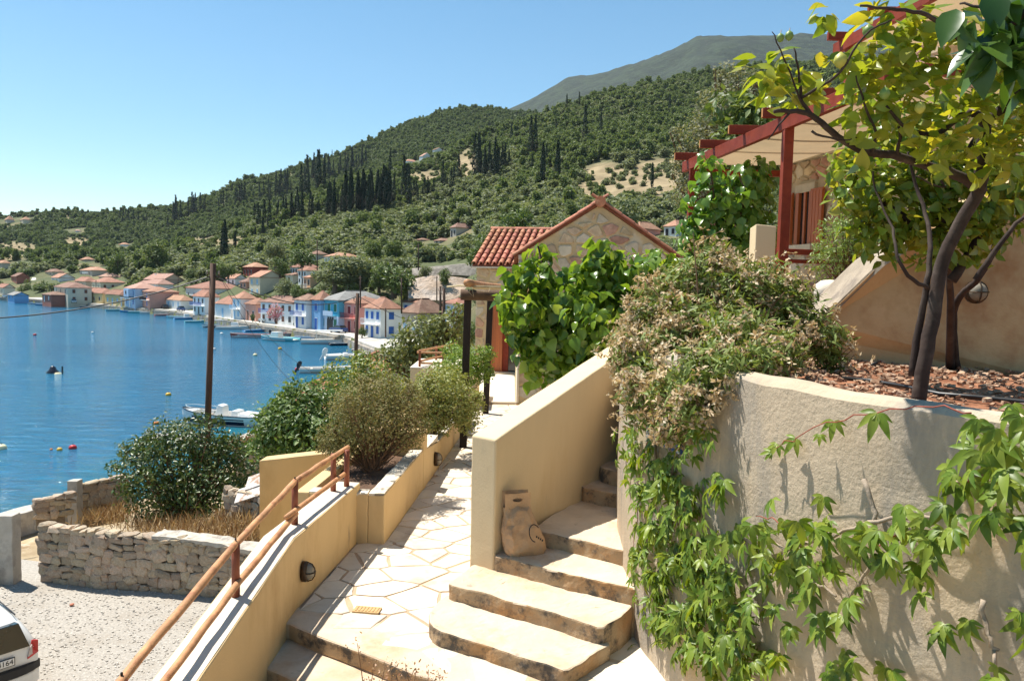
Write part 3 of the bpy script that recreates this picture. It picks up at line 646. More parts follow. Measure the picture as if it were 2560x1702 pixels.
def stone_face(parent, org, u, v, nrm, W, H, size, mats, keep=None, ratio=1.4, thick=.03, gap=.03, n=None, wts=None):
    """irregular stones set in a wall face: each a child with its own edges, proud of the mortar"""
    pts = poisson(0, W, 0, H, size, n or 2500, ratio=ratio)
    for p, c in voronoi([(x/ratio, y) for x, y in pts], [(0, 0), (W/ratio, 0), (W/ratio, H), (0, H)], gap):
        c = [(x*ratio, y) for x, y in c]; p = (p[0]*ratio, p[1])
        if keep and not keep(*p): continue
        cx = sum(a for a, _ in c)/len(c); cy = sum(a for _, a in c)/len(c)
        q = []
        for i in range(len(c)):
            a, b = c[i], c[(i+1) % len(c)]
            k_ = random.uniform(.08, .2); q.append((a[0]*(1-k_)+b[0]*k_, a[1]*(1-k_)+b[1]*k_)); q.append((a[0]*k_+b[0]*(1-k_), a[1]*k_+b[1]*(1-k_)))
        if keep: q = [x for x in q if keep(*x)]
        if len(q) < 3: continue
        q = [(x+random.uniform(-.01, .01), y+random.uniform(-.01, .01)) for x, y in q]
        t = thick*random.uniform(.5, 1.2); f = lambda x, y, h: org+u*x+v*y+nrm*h
        m = random.choices(mats, wts or [3, 2, 1][:len(mats)])[0]
        r2 = [(cx+(x-cx)*.9, cy+(y-cy)*.9) for x, y in q]
        MB().rings([[f(x, y, -.02) for x, y in q], [f(x, y, t*.6) for x, y in q], [f(x, y, t) for x, y in r2]]).build('stone', m, parent)
Z_ = Vector((0, 0, 1))
def wy(px): k = (px-1280)/F; s = (k*W0.y-W0.x)/(wd.x-k*wd.y); return s          # along the wall from W0
sA, sB = wy(1983), wy(2021); zA, zB = AY(2000, 612, 12.3).z, AY(2000, 480, 12.3).z
stone_face(hs, Vector((W0.x, W0.y, zr(-.2))), wd, Z_, wn_, 2.6, 2.25, .15, [m_stoneA, m_stoneB, m_stoneC], lambda x, y: not (wy(1950) < x < wy(2053) and zA-zr(-.2)-.1 < y < zB-zr(-.2)+.15), thick=.03, gap=.025)
stone_face(hs, Vector((6.2, 12.6, zr(2.2))), Vector((.4, -4.6, 0)).normalized(), Z_, Vector((-1, -.087, 0)), 3.6, 2.6, .3, [m_stoneB, m_stoneA], thick=.03)
def wbox(s0, s1, z0, z1, d0, d1):
    def f(s, d, z): v = W0+wd*s+wn_*d; return (v.x, v.y, z)
    return MB().hexa([f(s0, d0, z0), f(s1, d0, z0), f(s1, d1, z0), f(s0, d1, z0)][::-1], [f(s0, d0, z1), f(s1, d0, z1), f(s1, d1, z1), f(s0, d1, z1)][::-1])
win = wbox(sA, sB, zA, zB, -.02, .02).build('window', m_glass, hs)
wbox(sA, sA+.09, zA, zB, .02, .07).build('frame', m_shut, win); wbox(sB-.07, sB, zA, zB, .02, .06).build('frame', m_shut, win)
wbox(sA+.2, sA+.25, zA, zB, .02, .05).build('frame', m_shut, win)
wbox(sA-.1, sB+.12, zA-.09, zA, -.01, .12).build('sill', m_stoneC, win); wbox(sA-.05, sB+.05, zB, zB+.13, -.01, .05).build('lintel', m_stoneC, win)
for s0, s1 in ((wy(1953), wy(1977)), (wy(2020)+.02, wy(2053))):
    sh = wbox(s0, s1, zA, zB+.02, .055, .085).build('shutter', m_shut, hs)
    for i in range(4): wbox(s0+(s1-s0)*(i+.08)/4, s0+(s1-s0)*(i+.92)/4, zA+.03, zB-.01, .085, .097).build('board', m_shut, sh)
# red pergola
pe = thing('red_pergola', 'red varnished timber pergola with cream canvas roof at the right hand house', 'pergola', (3, 11, zr(-.3)))
bd = (Vector((3.30, 9.7, 0))-Vector((2.89, 13.0, 0))).normalized(); bn = Vector((-bd.y, bd.x, 0)); b0 = Vector((2.89, 13.0, 0)); ZB = zr(2.13)
def bp_(s, w, z): v = b0+bd*s+Vector((1, -.03, 0))*w; return Vector((v.x, v.y, z))
def beam(a, b, w, h, name='beam', m=None, par=None):
    a, b = Vector(a), Vector(b); t = (b-a).normalized(); sd = (t.cross(Z_) if abs(t.z) < .95 else Vector((1, 0, 0))).normalized()*w/2; up = sd.cross(t).normalized()*h/2
    return MB().hexa([a-sd-up, a+sd-up, b+sd-up, b-sd-up], [a-sd+up, a+sd+up, b+sd+up, b-sd+up]).build(name, m or m_red, par or pe, bevel=.004, seg=1)
beam(bp_(-.35, 0, ZB-.06), bp_(5.4, 0, ZB-.06), .07, .17, 'main_beam')
for s, nm in ((0, 'post'), (3.32, 'post')): beam(bp_(s, .03, zr(-.4)), bp_(s, .03, ZB-.02), .115, .115, nm)
for s in (-.1, 1.05, 2.15, 3.2, 4.2, 5.2):
    beam(bp_(s, -.24, ZB+.08), bp_(s, 1.95+s*.09, ZB+.08), .06, .12, 'cross_beam'); e = bp_(s, -.242, ZB+.08)
    MB().box(e, (.006, .05, .11)).build('beam_end', m_redl, pe)
beam(bp_(.05, 0, ZB-.2), bp_(.05, 1.7, ZB-.2), .06, .1, 'ledger')
b = MB(); ns, nw = 16, 10
for i in range(ns+1):
    for j in range(nw+1):
        s = -.05+5.2*i/ns; w = .06+1.65*j/nw; b.v.append(tuple(bp_(s, w, ZB-.03-.05*math.sin(PI*j/nw)*(.6+.4*math.sin(i*1.3)))))
for i in range(ns):
    for j in range(nw): a = i*(nw+1)+j; b.f.append([a, a+1, a+nw+2, a+nw+1]); b.m.append(0)
b.build('canopy', m_fabric, pe, smooth=True)
for i in range(12):
    q = bp_(.05, .1+i*.13, ZB-.05); MB().tube([q, q+Vector((.05*(-1)**i, 0, -.12))], .005, 5).build('lacing', m_white, pe)
beam(bp_(3.0, .05, zr(.52)), bp_(2.7, 1.6, zr(.52)), .1, .07, 'rail'); beam(bp_(3.0, .05, zr(.4)), bp_(2.7, 1.6, zr(.4)), .05, .05, 'rail')
# column
q = AY(1905, 662, 9.3); tag(MB().hexa([(q.x-.12, 9.2, zr(-.5)), (q.x+.12, 9.2, zr(-.5)), (q.x+.12, 9.44, zr(-.5)), (q.x-.12, 9.44, zr(-.5))], [(q.x-.12, 9.2, zr(.79)), (q.x+.12, 9.2, zr(.77)), (q.x+.12, 9.44, zr(.74)), (q.x-.12, 9.44, zr(.76))]).build('gate_pillar', m_stucco2, bevel=.012), 'square cream pillar standing at the foot of the red pergola post', 'pillar')
MB().prism([(2.3, 8.6), (4.9, 8.6), (4.6, 14), (2.0, 14)], 8, zr(-.4)).build('terrace', m_joint)['kind'] = 'structure'
# upper pergola on the house roof
ue = thing('upper_pergola', 'second red pergola with cream canvas on the roof terrace above', 'pergola', (5, 11, zr(2.1)))
U0 = AY(2110, 108, 11.7); U1 = AY(2262, 26, 10.25); ud = (U1-U0); ud.z = 0; ud.normalize(); zu = U0.z
def up_(s, w, z): v = U0+ud*s; return Vector((v.x+w, v.y, z))
beam(up_(-.25, 0, zu-.03), up_(4.5, 0, zu-.03), .07, .17, 'main_beam', par=ue); beam(up_(.1, .05, zr(2.15)), up_(.1, .05, zu), .12, .12, 'post', par=ue); beam(up_(3.6, .05, zr(2.15)), up_(3.6, .05, zu), .12, .12, 'post', par=ue)
for s in (-.05, 1.0, 2.0, 3.0, 4.0): beam(up_(s, -.22, zu+.11), up_(s, 1.6, zu+.11), .06, .12, 'cross_beam', par=ue)
b = MB(); b.poly([up_(0, .05, zu-.01), up_(4.4, .05, zu-.01), up_(4.4, 1.5, zu-.02), up_(0, 1.5, zu-.02)]); b.build('canopy', m_fabric, ue)

# --- stone house with the gable and the tiled wing
m_tileA = mat('terracotta_tile', (.45, .185, .105), .75, .22, 6, .3, 30, c2=(.36, .12, .07), c2s=4, c2t=(.5, .66), c3=(.62, .34, .22), c3s=7, c3t=(.6, .7), orand=.22)
m_pan = mat('roof_bedding', (.22, .075, .04), .9, .3, 6, .4, 30)
m_dp = mat('beige_pipe', (.52, .44, .33), .5, .08, 4, .1, 40)
sh = thing('stone_house', 'small stone house with pink-stoned gable and red tile roof beyond the path', 'house', (1.5, 19, P))
GX0, GX1, GY, GZ, PK = .12, 3.62, 17.33, zr(.72), zr(1.86); GM = (GX0+GX1)/2
m_mort2 = mat('yellow_mortar', (.56, .43, .25), .95, .1, 3, .5, 26, c2=(.6, .52, .38), c2s=2)
MB().rings([[(GX0, y, P-.3), (GX1, y, P-.3), (GX1, y, GZ-.03), (GM, y, PK-.04), (GX0, y, GZ-.03)] for y in (GY, 24.5)][::-1]).build('wall', m_mort2, sh)
def in_gable(x, y): return .03 < x < GX1-GX0-.03 and y < (GZ-P)-.09+(PK-GZ)*(1-abs(x-(GM-GX0))/(GM-GX0))
stone_face(sh, Vector((GX0, GY, P)), Vector((1, 0, 0)), Z_, Vector((0, -1, 0)), GX1-GX0, PK-P, .21, [m_stoneB, m_stoneC, m_stoneA], in_gable, ratio=1.5, thick=.035, gap=.045, n=1500, wts=[2, 4, 6])
# roof slabs of the gable part
for sx in (-1, 1):
    e = GX0-.12 if sx < 0 else GX1+.12; ze = GZ-.1
    MB().hexa([(e, GY-.05, ze), (GM, GY-.05, PK-.03), (GM, 24.6, PK-.03), (e, 24.6, ze)] if sx < 0 else [(GM, GY-.05, PK-.03), (e, GY-.05, ze), (e, 24.6, ze), (GM, 24.6, PK-.03)],
              [(e, GY-.05, ze+.07), (GM, GY-.05, PK+.04), (GM, 24.6, PK+.04), (e, 24.6, ze+.07)] if sx < 0 else [(GM, GY-.05, PK+.04), (e, GY-.05, ze+.07), (e, 24.6, ze+.07), (GM, 24.6, PK+.04)]).build('roof', m_pan, sh)
def barrel(name, r0, r1, L, seg=9):         # half-round tile lying along +Y, open below
    b = MB(); R = []
    for y, r in ((0, r0), (L, r1)):
        R.append([(r*math.cos(PI*k/(seg-1)), y, r*math.sin(PI*k/(seg-1))) for k in range(seg)]+[((r-.014)*math.cos(PI*k/(seg-1)), y, (r-.014)*math.sin(PI*k/(seg-1))) for k in range(seg-1, -1, -1)])
    b.rings(R[::-1]); me = bpy.data.meshes.new(name); me.from_pydata(b.v, [], b.f); me.materials.append(m_tileA); return me
me_v = barrel('_verge_tile', .07, .058, .44); me_c = barrel('_cover_tile', .078, .066, .43); me_r = barrel('_ridge_tile', .105, .09, .46)
def place(me, name, parent, pos, ydir, zdir, s=1):
    y = Vector(ydir).normalized(); z = Vector(zdir); z = (z-y*z.dot(y)).normalized(); x = y.cross(z)
    o = bpy.data.objects.new(name, me); put(o, parent); o.matrix_basis = Matrix.Translation(Vector(pos)) @ Matrix((x*s, y*s, z*s)).transposed().to_4x4(); return o
for sx in (-1, 1):
    e = Vector((GX0-.13 if sx < 0 else GX1+.13, GY-.02, GZ-.06)); k = Vector((GM, GY-.02, PK+.045)); dr = k-e; n = int(dr.length/.36)
    for i in range(n+1):
        place(me_v, 'verge_tile', sh, e+dr*(i/(n+.6))+Vector((0, 0, .008*(n-i)*0+.004)), dr+Vector((0, 0, -.02)), (-dr.z*sx*-1*0, 0, 1))
for i in range(17): place(me_r, 'ridge_tile', sh, (GM, GY-.1+i*.43, PK+.05), (0, 1, -.02), (0, 0, 1))
MB().tube([(GM, GY-.13, PK+.03), (GM, GY-.05, PK+.03)], .12, 12).build('ridge_cap', m_tileA, sh)
# wing
wg = math.radians(10); WO = Vector((-1.12, 23.7, 0)); wu = Vector((math.cos(wg), -math.sin(wg), 0)); wv = Vector((math.sin(wg), math.cos(wg), 0)); WWID, WDEP = 2.3, 2.7
def wf(x, y, z): v = WO+wu*x+wv*y; return Vector((v.x, v.y, z))
ZE, ZR = zr(.62), zr(1.82)
MB().rings([[wf(x, 0, P-.3), wf(x, 2*WDEP, P-.3), wf(x, 2*WDEP, ZE-.03), wf(x, WDEP, ZR-.05), wf(x, 0, ZE-.03)][::-1] for x in (0, WWID)]).build('wall', m_mort2, sh)
dx0, dx1 = .42, 1.1
stone_face(sh, wf(0, 0, P), wu, Z_, -wv, WWID, ZE-P-.03, .24, [m_stoneA, m_stoneB, m_stoneC], lambda x, y: x < dx0 or x > dx1 or y > 2.2, ratio=1.35, thick=.022, gap=.055, n=900)
MB().hexa([wf(-.1, -.16, ZE-.06), wf(WWID, -.16, ZE-.06), wf(WWID, WDEP, ZR-.04), wf(-.1, WDEP, ZR-.04)], [wf(-.1, -.16, ZE-.0), wf(WWID, -.16, ZE-.0), wf(WWID, WDEP, ZR+.02), wf(-.1, WDEP, ZR+.02)]).build('roof', m_pan, sh)
MB().hexa([wf(-.1, WDEP, ZR-.04), wf(WWID, WDEP, ZR-.04), wf(WWID, 2*WDEP+.1, ZE-.06), wf(-.1, 2*WDEP+.1, ZE-.06)], [wf(-.1, WDEP, ZR+.02), wf(WWID, WDEP, ZR+.02), wf(WWID, 2*WDEP+.1, ZE), wf(-.1, 2*WDEP+.1, ZE)]).build('roof', m_pan, sh)
MB().hexa([wf(-.12, -.2, ZE-.1), wf(WWID-.6, -.2, ZE-.1), wf(WWID-.6, -.1, ZE-.1), wf(-.12, -.1, ZE-.1)], [wf(-.12, -.2, ZE-.055), wf(WWID-.6, -.2, ZE-.055), wf(WWID-.6, -.1, ZE-.055), wf(-.12, -.1, ZE-.055)]).build('gutter', m_white, sh)
sv = (wf(0, WDEP, ZR+.02)-wf(0, -.16, ZE)); sl = sv.length; sv.normalize(); sn = wu.cross(sv); nrow = 8; ncol = 11
for c in range(ncol):
    for r in range(nrow):
        place(me_c, 'roof_tile', sh, wf(-.05+c*.205, -.2, ZE+.015)+sv*(r*(sl/nrow))+sn*(.012), sv-sn*.035, sn)
for c in range(6): place(me_r, 'ridge_tile', sh, wf(-.14+c*.41, WDEP, ZR+.05), wu+Vector((0, 0, .02)), (0, 0, 1))
# door of the wing: open planked leaf, red frame, glass
dr = wf(dx0, -.03, P); 
def dbox(x0, x1, z0, z1, d0, d1): return MB().hexa([wf(x0, d0, z0), wf(x1, d0, z0), wf(x1, d1, z0), wf(x0, d1, z0)], [wf(x0, d0, z1), wf(x1, d0, z1), wf(x1, d1, z1), wf(x0, d1, z1)])
do = dbox(dx0, dx0+.44, P+.06, P+2.2, -.09, -.03).build('door', m_shut, sh)
for i in range(6): dbox(dx0+.005+.0725*i, dx0+.005+.0725*i+.066, P+.07, P+2.19, -.105, -.09).build('plank', m_shut, do)
dbox(dx0+.44, dx0+.62, P+.05, P+2.2, -.06, -.005).build('door_frame', m_red, sh); dbox(dx0+.62, dx1+.3, P+.05, P+2.1, -.03, -.006).build('door_pane', m_glass, sh)
dbox(dx0-.1, dx1+.3, P-.1, P+.06, -.35, -.002).build('doorstep', m_step, sh)
MB().tube([(GX0+.03, GY-.07, GZ-.1), (GX0+.03, GY-.07, P+.06), (GX0-.03, GY-.07, P+.045), (-.62, GY-.06, P+.04)], [.035]*4, 9).build('downpipe', m_dp, sh, smooth=True)
MB().box((GX0+.03, GY-.07, GZ-.08), (.1, .1, .09)).build('pipe_hopper', m_dp, sh)
MB().prism([(-.9, 17.5), (.1, 17.5), (.1, 23.6), (-.9, 23.6)], P-.1, P+.012).build('patio', m_white)['kind'] = 'structure'
# ================================================================ CAR PARK, YARD, SEAWALL
GZ0 = 4.0
m_gravel = mat('pale_gravel', (.38, .345, .295), .95, .28, 16, 1, 34, c2=(.32, .275, .22), c2s=.5, c2t=(.5, .68), c3=(.52, .49, .44), c3s=22, c3t=(.55, .62), bdist=.03)
gp = [(-30, -6), (-1.85, -6), (-1.85, 16.6), (-5.3, 17.6), (-11.5, 19.8), (-15.0, 20.6), (-30, 21)]
structure(MB().prism(gp, GZ0-.3, GZ0).build('gravel_car_park', m_gravel))
b = MB(); n = 7000                            # loose stones lying on it, densest near the camera
for i in range(n):
    t = random.random(); y = 9.5+t*9; x = random.uniform(-14, -3)
    s = random.uniform(.014, .034); R = Matrix.Rotation(random.uniform(0, 6.28), 3, 'Z') @ Matrix.Rotation(random.uniform(-.4, .4), 3, 'X')
    b.box((x, y, GZ0+s*.2), (s*random.uniform(.8, 1.7), s, s*random.uniform(.5, .8)), R=R)
m_peb = mat('pebble', (.42, .385, .335), .95, .45, 12, .2, 50)
stuff(tag(b.build('loose_gravel', m_peb), 'loose pale gravel stones scattered over the car park', 'gravel'))
q = RZ(180, 1512, -7.48); o = MB().lathe([(.01, 0), (.05, .01), (.05, .03), (.02, .045)], 7, q).build('brick_shard', m_tileA); roughen(o, .02, 9, .05); tag(o, 'small orange brick shard lying alone on the gravel', 'shard')
# --- dry-stone field wall: every stone its own piece
m_fs = mat('field_stone', (.43, .345, .25), .95, .25, 6, .7, 22, c2=(.45, .27, .14), c2s=2.2, c2t=(.52, .66), c3=(.19, .17, .15), c3s=3.5, c3t=(.56, .66), orand=.24, bdist=.03)
m_fill = mat('wall_fill', (.2, .16, .115), .95, .35, 7, .9, 24, bdist=.03)
fw = thing('field_stone_wall', 'low rough field stone wall along the far side of the gravel', 'wall', (-8.7, 18.6, GZ0))
wl = [RZ(100, 1452, -7.5), RZ(240, 1470, -7.5), RZ(380, 1478, -7.5), RZ(520, 1492, -7.5), RZ(640, 1510, -7.5), RZ(760, 1530, -7.5)]
wt = [1.42, 1.4, 1.36, 1.32, 1.24, 1.18]
stone_me = []
for k in range(16):
    bm = bmesh.new(); bmesh.ops.create_cube(bm, size=1); bmesh.ops.bevel(bm, geom=bm.edges[:], offset=.2, segments=1, affect='EDGES')
    rr = random.Random(k)
    for v in bm.verts: v.co += Vector((rr.uniform(-.14, .14), rr.uniform(-.08, .08), rr.uniform(-.15, .15)))
    me = bpy.data.meshes.new('stone'); bm.to_mesh(me); bm.free(); me.materials.append(m_fs); stone_me.append(me)
def stone_wall(par, P0, P1, h0, h1, thick, zb, mean=.2, mats=None, keepx=None):
    P0, P1 = Vector((P0[0], P0[1], 0)), Vector((P1[0], P1[1], 0)); e = P1-P0; L_ = e.length; e.normalize(); nn = Vector((-e.y, e.x, 0)); ang = math.atan2(e.y, e.x)
    MB().hexa([(*(P0+nn*.09).xy, zb-.3), (*(P1+nn*.09).xy, zb-.3), (*(P1+nn*(thick-.09)).xy, zb-.3), (*(P0+nn*(thick-.09)).xy, zb-.3)], [(*(P0+nn*.09).xy, zb+h0-.08), (*(P1+nn*.09).xy, zb+h1-.08), (*(P1+nn*(thick-.09)).xy, zb+h1-.08), (*(P0+nn*(thick-.09)).xy, zb+h0-.08)]).build('core', m_fill, par)
    z = 0
    while z < max(h0, h1)-.05:
        ch = mean*random.uniform(.55, .95); s = -random.random()*.1
        while s < L_:
            w = mean*random.uniform(.6, 1.7); hm = h0+(h1-h0)*(s+w/2)/L_; top = z+ch > hm-.05
            if z < hm-.04:
                hh = min(ch, hm-z)*random.uniform(.7, 1.3)
                o = bpy.data.objects.new('stone', random.choice(stone_me)); put(o, par)
                d = .14 if not top else thick*.7
                c = P0+e*(s+w/2)+nn*(d/2-.02+random.uniform(-.025, .02))
                o.matrix_basis = Matrix.Translation((c.x, c.y, zb+z+hh/2)) @ Matrix.Rotation(ang+random.uniform(-.06, .06), 4, 'Z') @ Matrix.Rotation(random.uniform(-.28, .28), 4, 'Y') @ Matrix.Diagonal((w*1.04, d, hh*1.06, 1))
            s += w*.97
        z += ch*.93
for i in range(len(wl)-1): stone_wall(fw, wl[i], wl[i+1], wt[i], wt[i+1], .5, GZ0-.02, .26)
m_capm = mat('wall_mortar_cap', (.47, .42, .35), .95, .2, 5, .8, 18, c2=(.3, .27, .23), c2s=4, bdist=.03)
for i in range(2, 5):
    a, c = wl[i], wl[i+1]; o = MB().hexa([(a.x, a.y-.03, GZ0+wt[i]-.06), (c.x, c.y-.03, GZ0+wt[i+1]-.06), (c.x+.12, c.y+.45, GZ0+wt[i+1]-.06), (a.x+.12, a.y+.45, GZ0+wt[i]-.06)], [(a.x, a.y-.03, GZ0+wt[i]+.03), (c.x, c.y-.03, GZ0+wt[i+1]+.03), (c.x+.12, c.y+.45, GZ0+wt[i+1]+.03), (a.x+.12, a.y+.45, GZ0+wt[i]+.03)]).build('cap', m_capm, fw); roughen(o, .04, 5, .15)
m_conc = mat('grey_concrete', (.44, .4, .34), .95, .14, 3, .5, 24, c2=(.33, .3, .26), c2s=2)
q = RZ(22, 1455, -7.5); o = MB().box((q.x+.02, q.y, GZ0+.83), (.4, .34, 1.74)).build('concrete_post', m_conc, bevel=.02); roughen(o, .012, 6, .15); tag(o, 'square concrete gate post at the end of the field stone wall', 'post')
o = MB().box((q.x-2.05, q.y-.3, GZ0+.1), (3.7, .4, .8)).build('block_wall', m_conc, bevel=.03); roughen(o, .03, 4, .2); tag(o, 'low concrete block wall at the far left edge behind the car', 'wall')
# --- second ruined wall and seawall
rw2 = thing('ruined_wall', 'broken grey stone wall stub between the gravel and the sea', 'wall', (-10.5, 18, 5.3))
a = AY(190, 1225, 25); c = AY(312, 1210, 26); stone_wall(rw2, a, c, 1.2, 1.35, .4, a.z-1.05, .3)
a = AY(92, 1262, 23); c = AY(165, 1248, 23.6); stone_wall(rw2, a, c, .65, .7, .4, a.z-.5, .28)
o = MB().box((AY(188, 1262, 24.6).x, 24.6, AY(188, 1262, 24.6).z), (.32, .35, 1.65)).build('pier', m_conc, rw2, bevel=.02); roughen(o, .02, 5, .2)
sw = [RZ(-160, 1330, -8.5), RZ(0, 1281, -8.5), RZ(150, 1240, -8.5), RZ(293, 1200, -8.5)]
rg = [[(v.x, v.y, -1), (v.x+.75, v.y-.1, -1), (v.x+.75, v.y-.1, 3.0), (v.x, v.y, 3.0)] for v in sw]
o = MB().rings(rg[::-1]).build('seawall', m_conc, bevel=.04); roughen(o, .05, 2, .5); tag(o, 'long pale concrete seawall at the water on the left', 'seawall')
s3 = [RZ(598, 1090, -8.6), RZ(650, 1066, -8.6), RZ(720, 1040, -8.6)]
m_wsea = mat('whitewashed_seawall', (.68, .64, .56), .9, .12, 1.5, .4, 12, c2=(.5, .45, .38), c2s=1.2)
o = MB().rings([[(v.x, v.y, -1), (v.x+.5, v.y-.1, -1), (v.x+.5, v.y-.1, 2.9), (v.x, v.y, 2.9)] for v in s3][::-1]).build('seawall', m_wsea, bevel=.04); tag(o, 'whitewashed seawall end between the two dark shrubs below the motorboat', 'seawall')
# cream pier wall under the hedge
a = AY(648, 1152, 10.2); c = AY(830, 1165, 10.9)
o = MB().hexa([(a.x, a.y, 3.5), (c.x, c.y, 3.5), (c.x, c.y+.3, 3.5), (a.x, a.y+.3, 3.5)], [(a.x, a.y, a.z), (c.x, c.y, a.z-.02), (c.x, c.y+.3, a.z-.02), (a.x, a.y+.3, a.z)]).build('cream_wall', m_stucco, bevel=.015); roughen(o, .008, 3, .3)
tag(o, 'plain cream retaining wall below the railing in front of the dark hedge', 'wall')
yr = thing('yard_wall', 'dark rough stone yard wall behind the shrub with sheet on top', 'wall', (-5.5, 19, 5))
a = AY(560, 1290, 22.5); c = AY(665, 1300, 21.5); stone_wall(yr, a, c, 1.3, 1.35, .4, a.z-.45, .28)
a = AY(590, 1150, 29); c = AY(690, 1150, 28); stone_wall(yr, a, c, 1.2, 1.2, .4, a.z-.6, .34)
m_sheet = mat('corroded_sheet', (.5, .46, .42), .7, .25, 5, .4, 20, c2=(.3, .17, .1), c2s=4)
for k, (x, y, dy) in enumerate(((630, 1228, 22), (655, 1196, 22.4))):
    q = AY(x, y, dy); MB().box(q, (.95, .65, .03), R=Matrix.Rotation(-.35, 3, 'Y') @ Matrix.Rotation(.4, 3, 'X')).build('sheet', m_sheet, yr)
# terrace block with its own little red rail, further along
tb = thing('viewing_terrace', 'cream terrace block with small red log rail left of the dark post', 'terrace', tuple(AY(1060, 985, 17)))
a = AY(1026, 920, 16.6); c = AY(1120, 922, 16.6)
MB().hexa([(a.x, a.y, 6), (c.x+.6, c.y, 6), (c.x+.6, c.y+2, 6), (a.x, a.y+2, 6)], [(a.x, a.y, a.z), (c.x+.6, c.y, a.z), (c.x+.6, c.y+2, a.z), (a.x, a.y+2, a.z)]).build('block', m_stucco2, tb, bevel=.01)
MB().hexa([(a.x-.01, a.y-.01, a.z), (c.x+.6, a.y-.01, a.z), (c.x+.6, c.y+2, a.z), (a.x-.01, a.y+2, a.z)], [(a.x-.01, a.y-.01, a.z+.02), (c.x+.6, a.y-.01, a.z+.02), (c.x+.6, c.y+2, a.z+.02), (a.x-.01, a.y+2, a.z+.02)]).build('cap', m_white, tb)
for x, yy in ((1049, 16.75), (1108, 16.75), (1090, 18.3), (1124, 18.4)):
    q = AY(x, 915, yy); MB().tube([(q.x, yy, a.z), (q.x, yy, a.z+.36)], .026, 8).build('post', m_post, tb)
for (xa, ya, xb, yb, h) in ((1042, 16.75, 1116, 16.75, .33), (1048, 16.75, 1112, 16.75, .1), (1046, 16.75, 1140, 19, .36), (1050, 16.75, 1140, 19, .14)):
    q = AY(xa, 900, ya); r = AY(xb, 900, yb); MB().tube([(q.x, ya, a.z+h), (r.x, yb, a.z+h)], .024, 8).build('rail', m_log, tb)
# --- tiled sheds below the terrace, seen over the hedge
m_tilefar = mat('far_roof_tile', (.4, .16, .085), .85, .3, .9, .6, 5, c2=(.28, .13, .085), c2s=.5, c2t=(.45, .6), c3=(.5, .27, .17), c3s=1.5, orand=.2, bdist=.05)
def shed(pa, pb, dya, dyb, label, zw=2.6):
    a = AY(*pa, dya); c = AY(*pb, dyb); e = (c-a); e.z = 0; n = Vector((e.y, -e.x, 0)).normalized(); n = n if n.y < 0 or n.x > 0 else -n
    t = thing('tiled_shed', label, 'shed', (a.x, a.y, 2))
    n = Vector((.75, -.35, 0)); w = 2.2
    MB().hexa([(a.x, a.y, 1), (c.x, c.y, 1), (c.x+n.x*w, c.y+n.y*w, 1), (a.x+n.x*w, a.y+n.y*w, 1)][::-1], [(a.x, a.y, a.z-.1), (c.x, c.y, c.z-.1), (c.x+n.x*w, c.y+n.y*w, c.z-.7), (a.x+n.x*w, a.y+n.y*w, a.z-.7)][::-1]).build('wall', m_conc, t)
    k = int((c-a).length/.45)
    for i in range(k):
        p0 = a.lerp(c, i/k); p1 = a.lerp(c, (i+1.12)/k); MB().tube([p0, p1], [.13, .11], 8).build('ridge_tile', m_tileA, t)
    MB().hexa([(a.x-.1, a.y, a.z-.08), (c.x-.1, c.y, c.z-.08), (c.x+n.x*w*1.1, c.y+n.y*w*1.1, c.z-.72), (a.x+n.x*w*1.1, a.y+n.y*w*1.1, a.z-.72)][::-1], [(a.x-.1, a.y, a.z-.0), (c.x-.1, c.y, c.z), (c.x+n.x*w*1.1, c.y+n.y*w*1.1, c.z-.64), (a.x+n.x*w*1.1, a.y+n.y*w*1.1, a.z-.64)][::-1]).build('roof', m_tilefar, t)
    return t
shed((690, 1002), (816, 944), 32, 40, 'shed with orange ridge tiles on the shore behind the dark hedge')
shed((896, 900), (945, 880), 46, 50, 'shed roof with orange tiles beside the white motorboat')
# --- white hatchback at the lower left
m_car = mat('white_car_paint', (.7, .7, .68), .25, .02, 1, 0, spec=.5, coat=.6); m_blk = mat('black_plastic', (.02, .02, .022), .5, .1, 20, .1, 60); m_tail = mat('tail_light_red', (.5, .01, .015), .2, .1, 5, 0, spec=.6, coat=.5)
m_cglass = mat('car_glass', (.015, .022, .022), .06, .2, 1, 0, spec=.7); m_clear = mat('clear_lens', (.5, .42, .38), .2, .1, 10, 0); m_plate = mat('number_plate', (.72, .71, .68), .5, .02, 3, 0); m_tyre = mat('tyre_rubber', (.018, .018, .018), .9, .2, 20, .2, 40)
cr = thing('parked_car', 'white hatchback car parked on the gravel at the lower left corner', 'car', (0, 0, 0), local=True)
# local frame: +Y forward, rear at y=0, half width .84
prof = [  # (y, z bottom, z belt, z roof, half width low, half width top)
    (.02, .42, .95, .98, .74, .6), (.06, .36, .98, 1.05, .80, .64), (.16, .30, 1.0, 1.25, .83, .63), (.36, .27, 1.0, 1.43, .84, .60), (.7, .25, .99, 1.47, .845, .60), (1.4, .24, .97, 1.49, .845, .60), (2.2, .24, .95, 1.44, .84, .58), (2.75, .24, .93, 1.12, .84, .62), (3.2, .26, .9, .92, .82, .68), (3.7, .3, .8, .82, .76, .6), (3.85, .36, .66, .68, .66, .5)]
def sect(p):
    y, zb, zl, zt, wl_, wt_ = p
    h = [(wl_*.9, zb), (wl_, zb+.12), (wl_*1.0, (zb+zl)/2), (wl_*.97, zl), (wt_+(.03 if zt-zl > .2 else 0), zt-.05*(zt > zl+.1)), (wt_*.75, zt+.0), (wt_*.3, zt+.012)]
    return [(x, y, z) for x, z in h]+[(-x, y, z) for x, z in h[::-1]]
o = MB().rings([sect(p) for p in prof][::-1]).build('body', m_car, cr, smooth=True); md = o.modifiers.new('s', 'SUBSURF'); md.levels = md.render_levels = 1
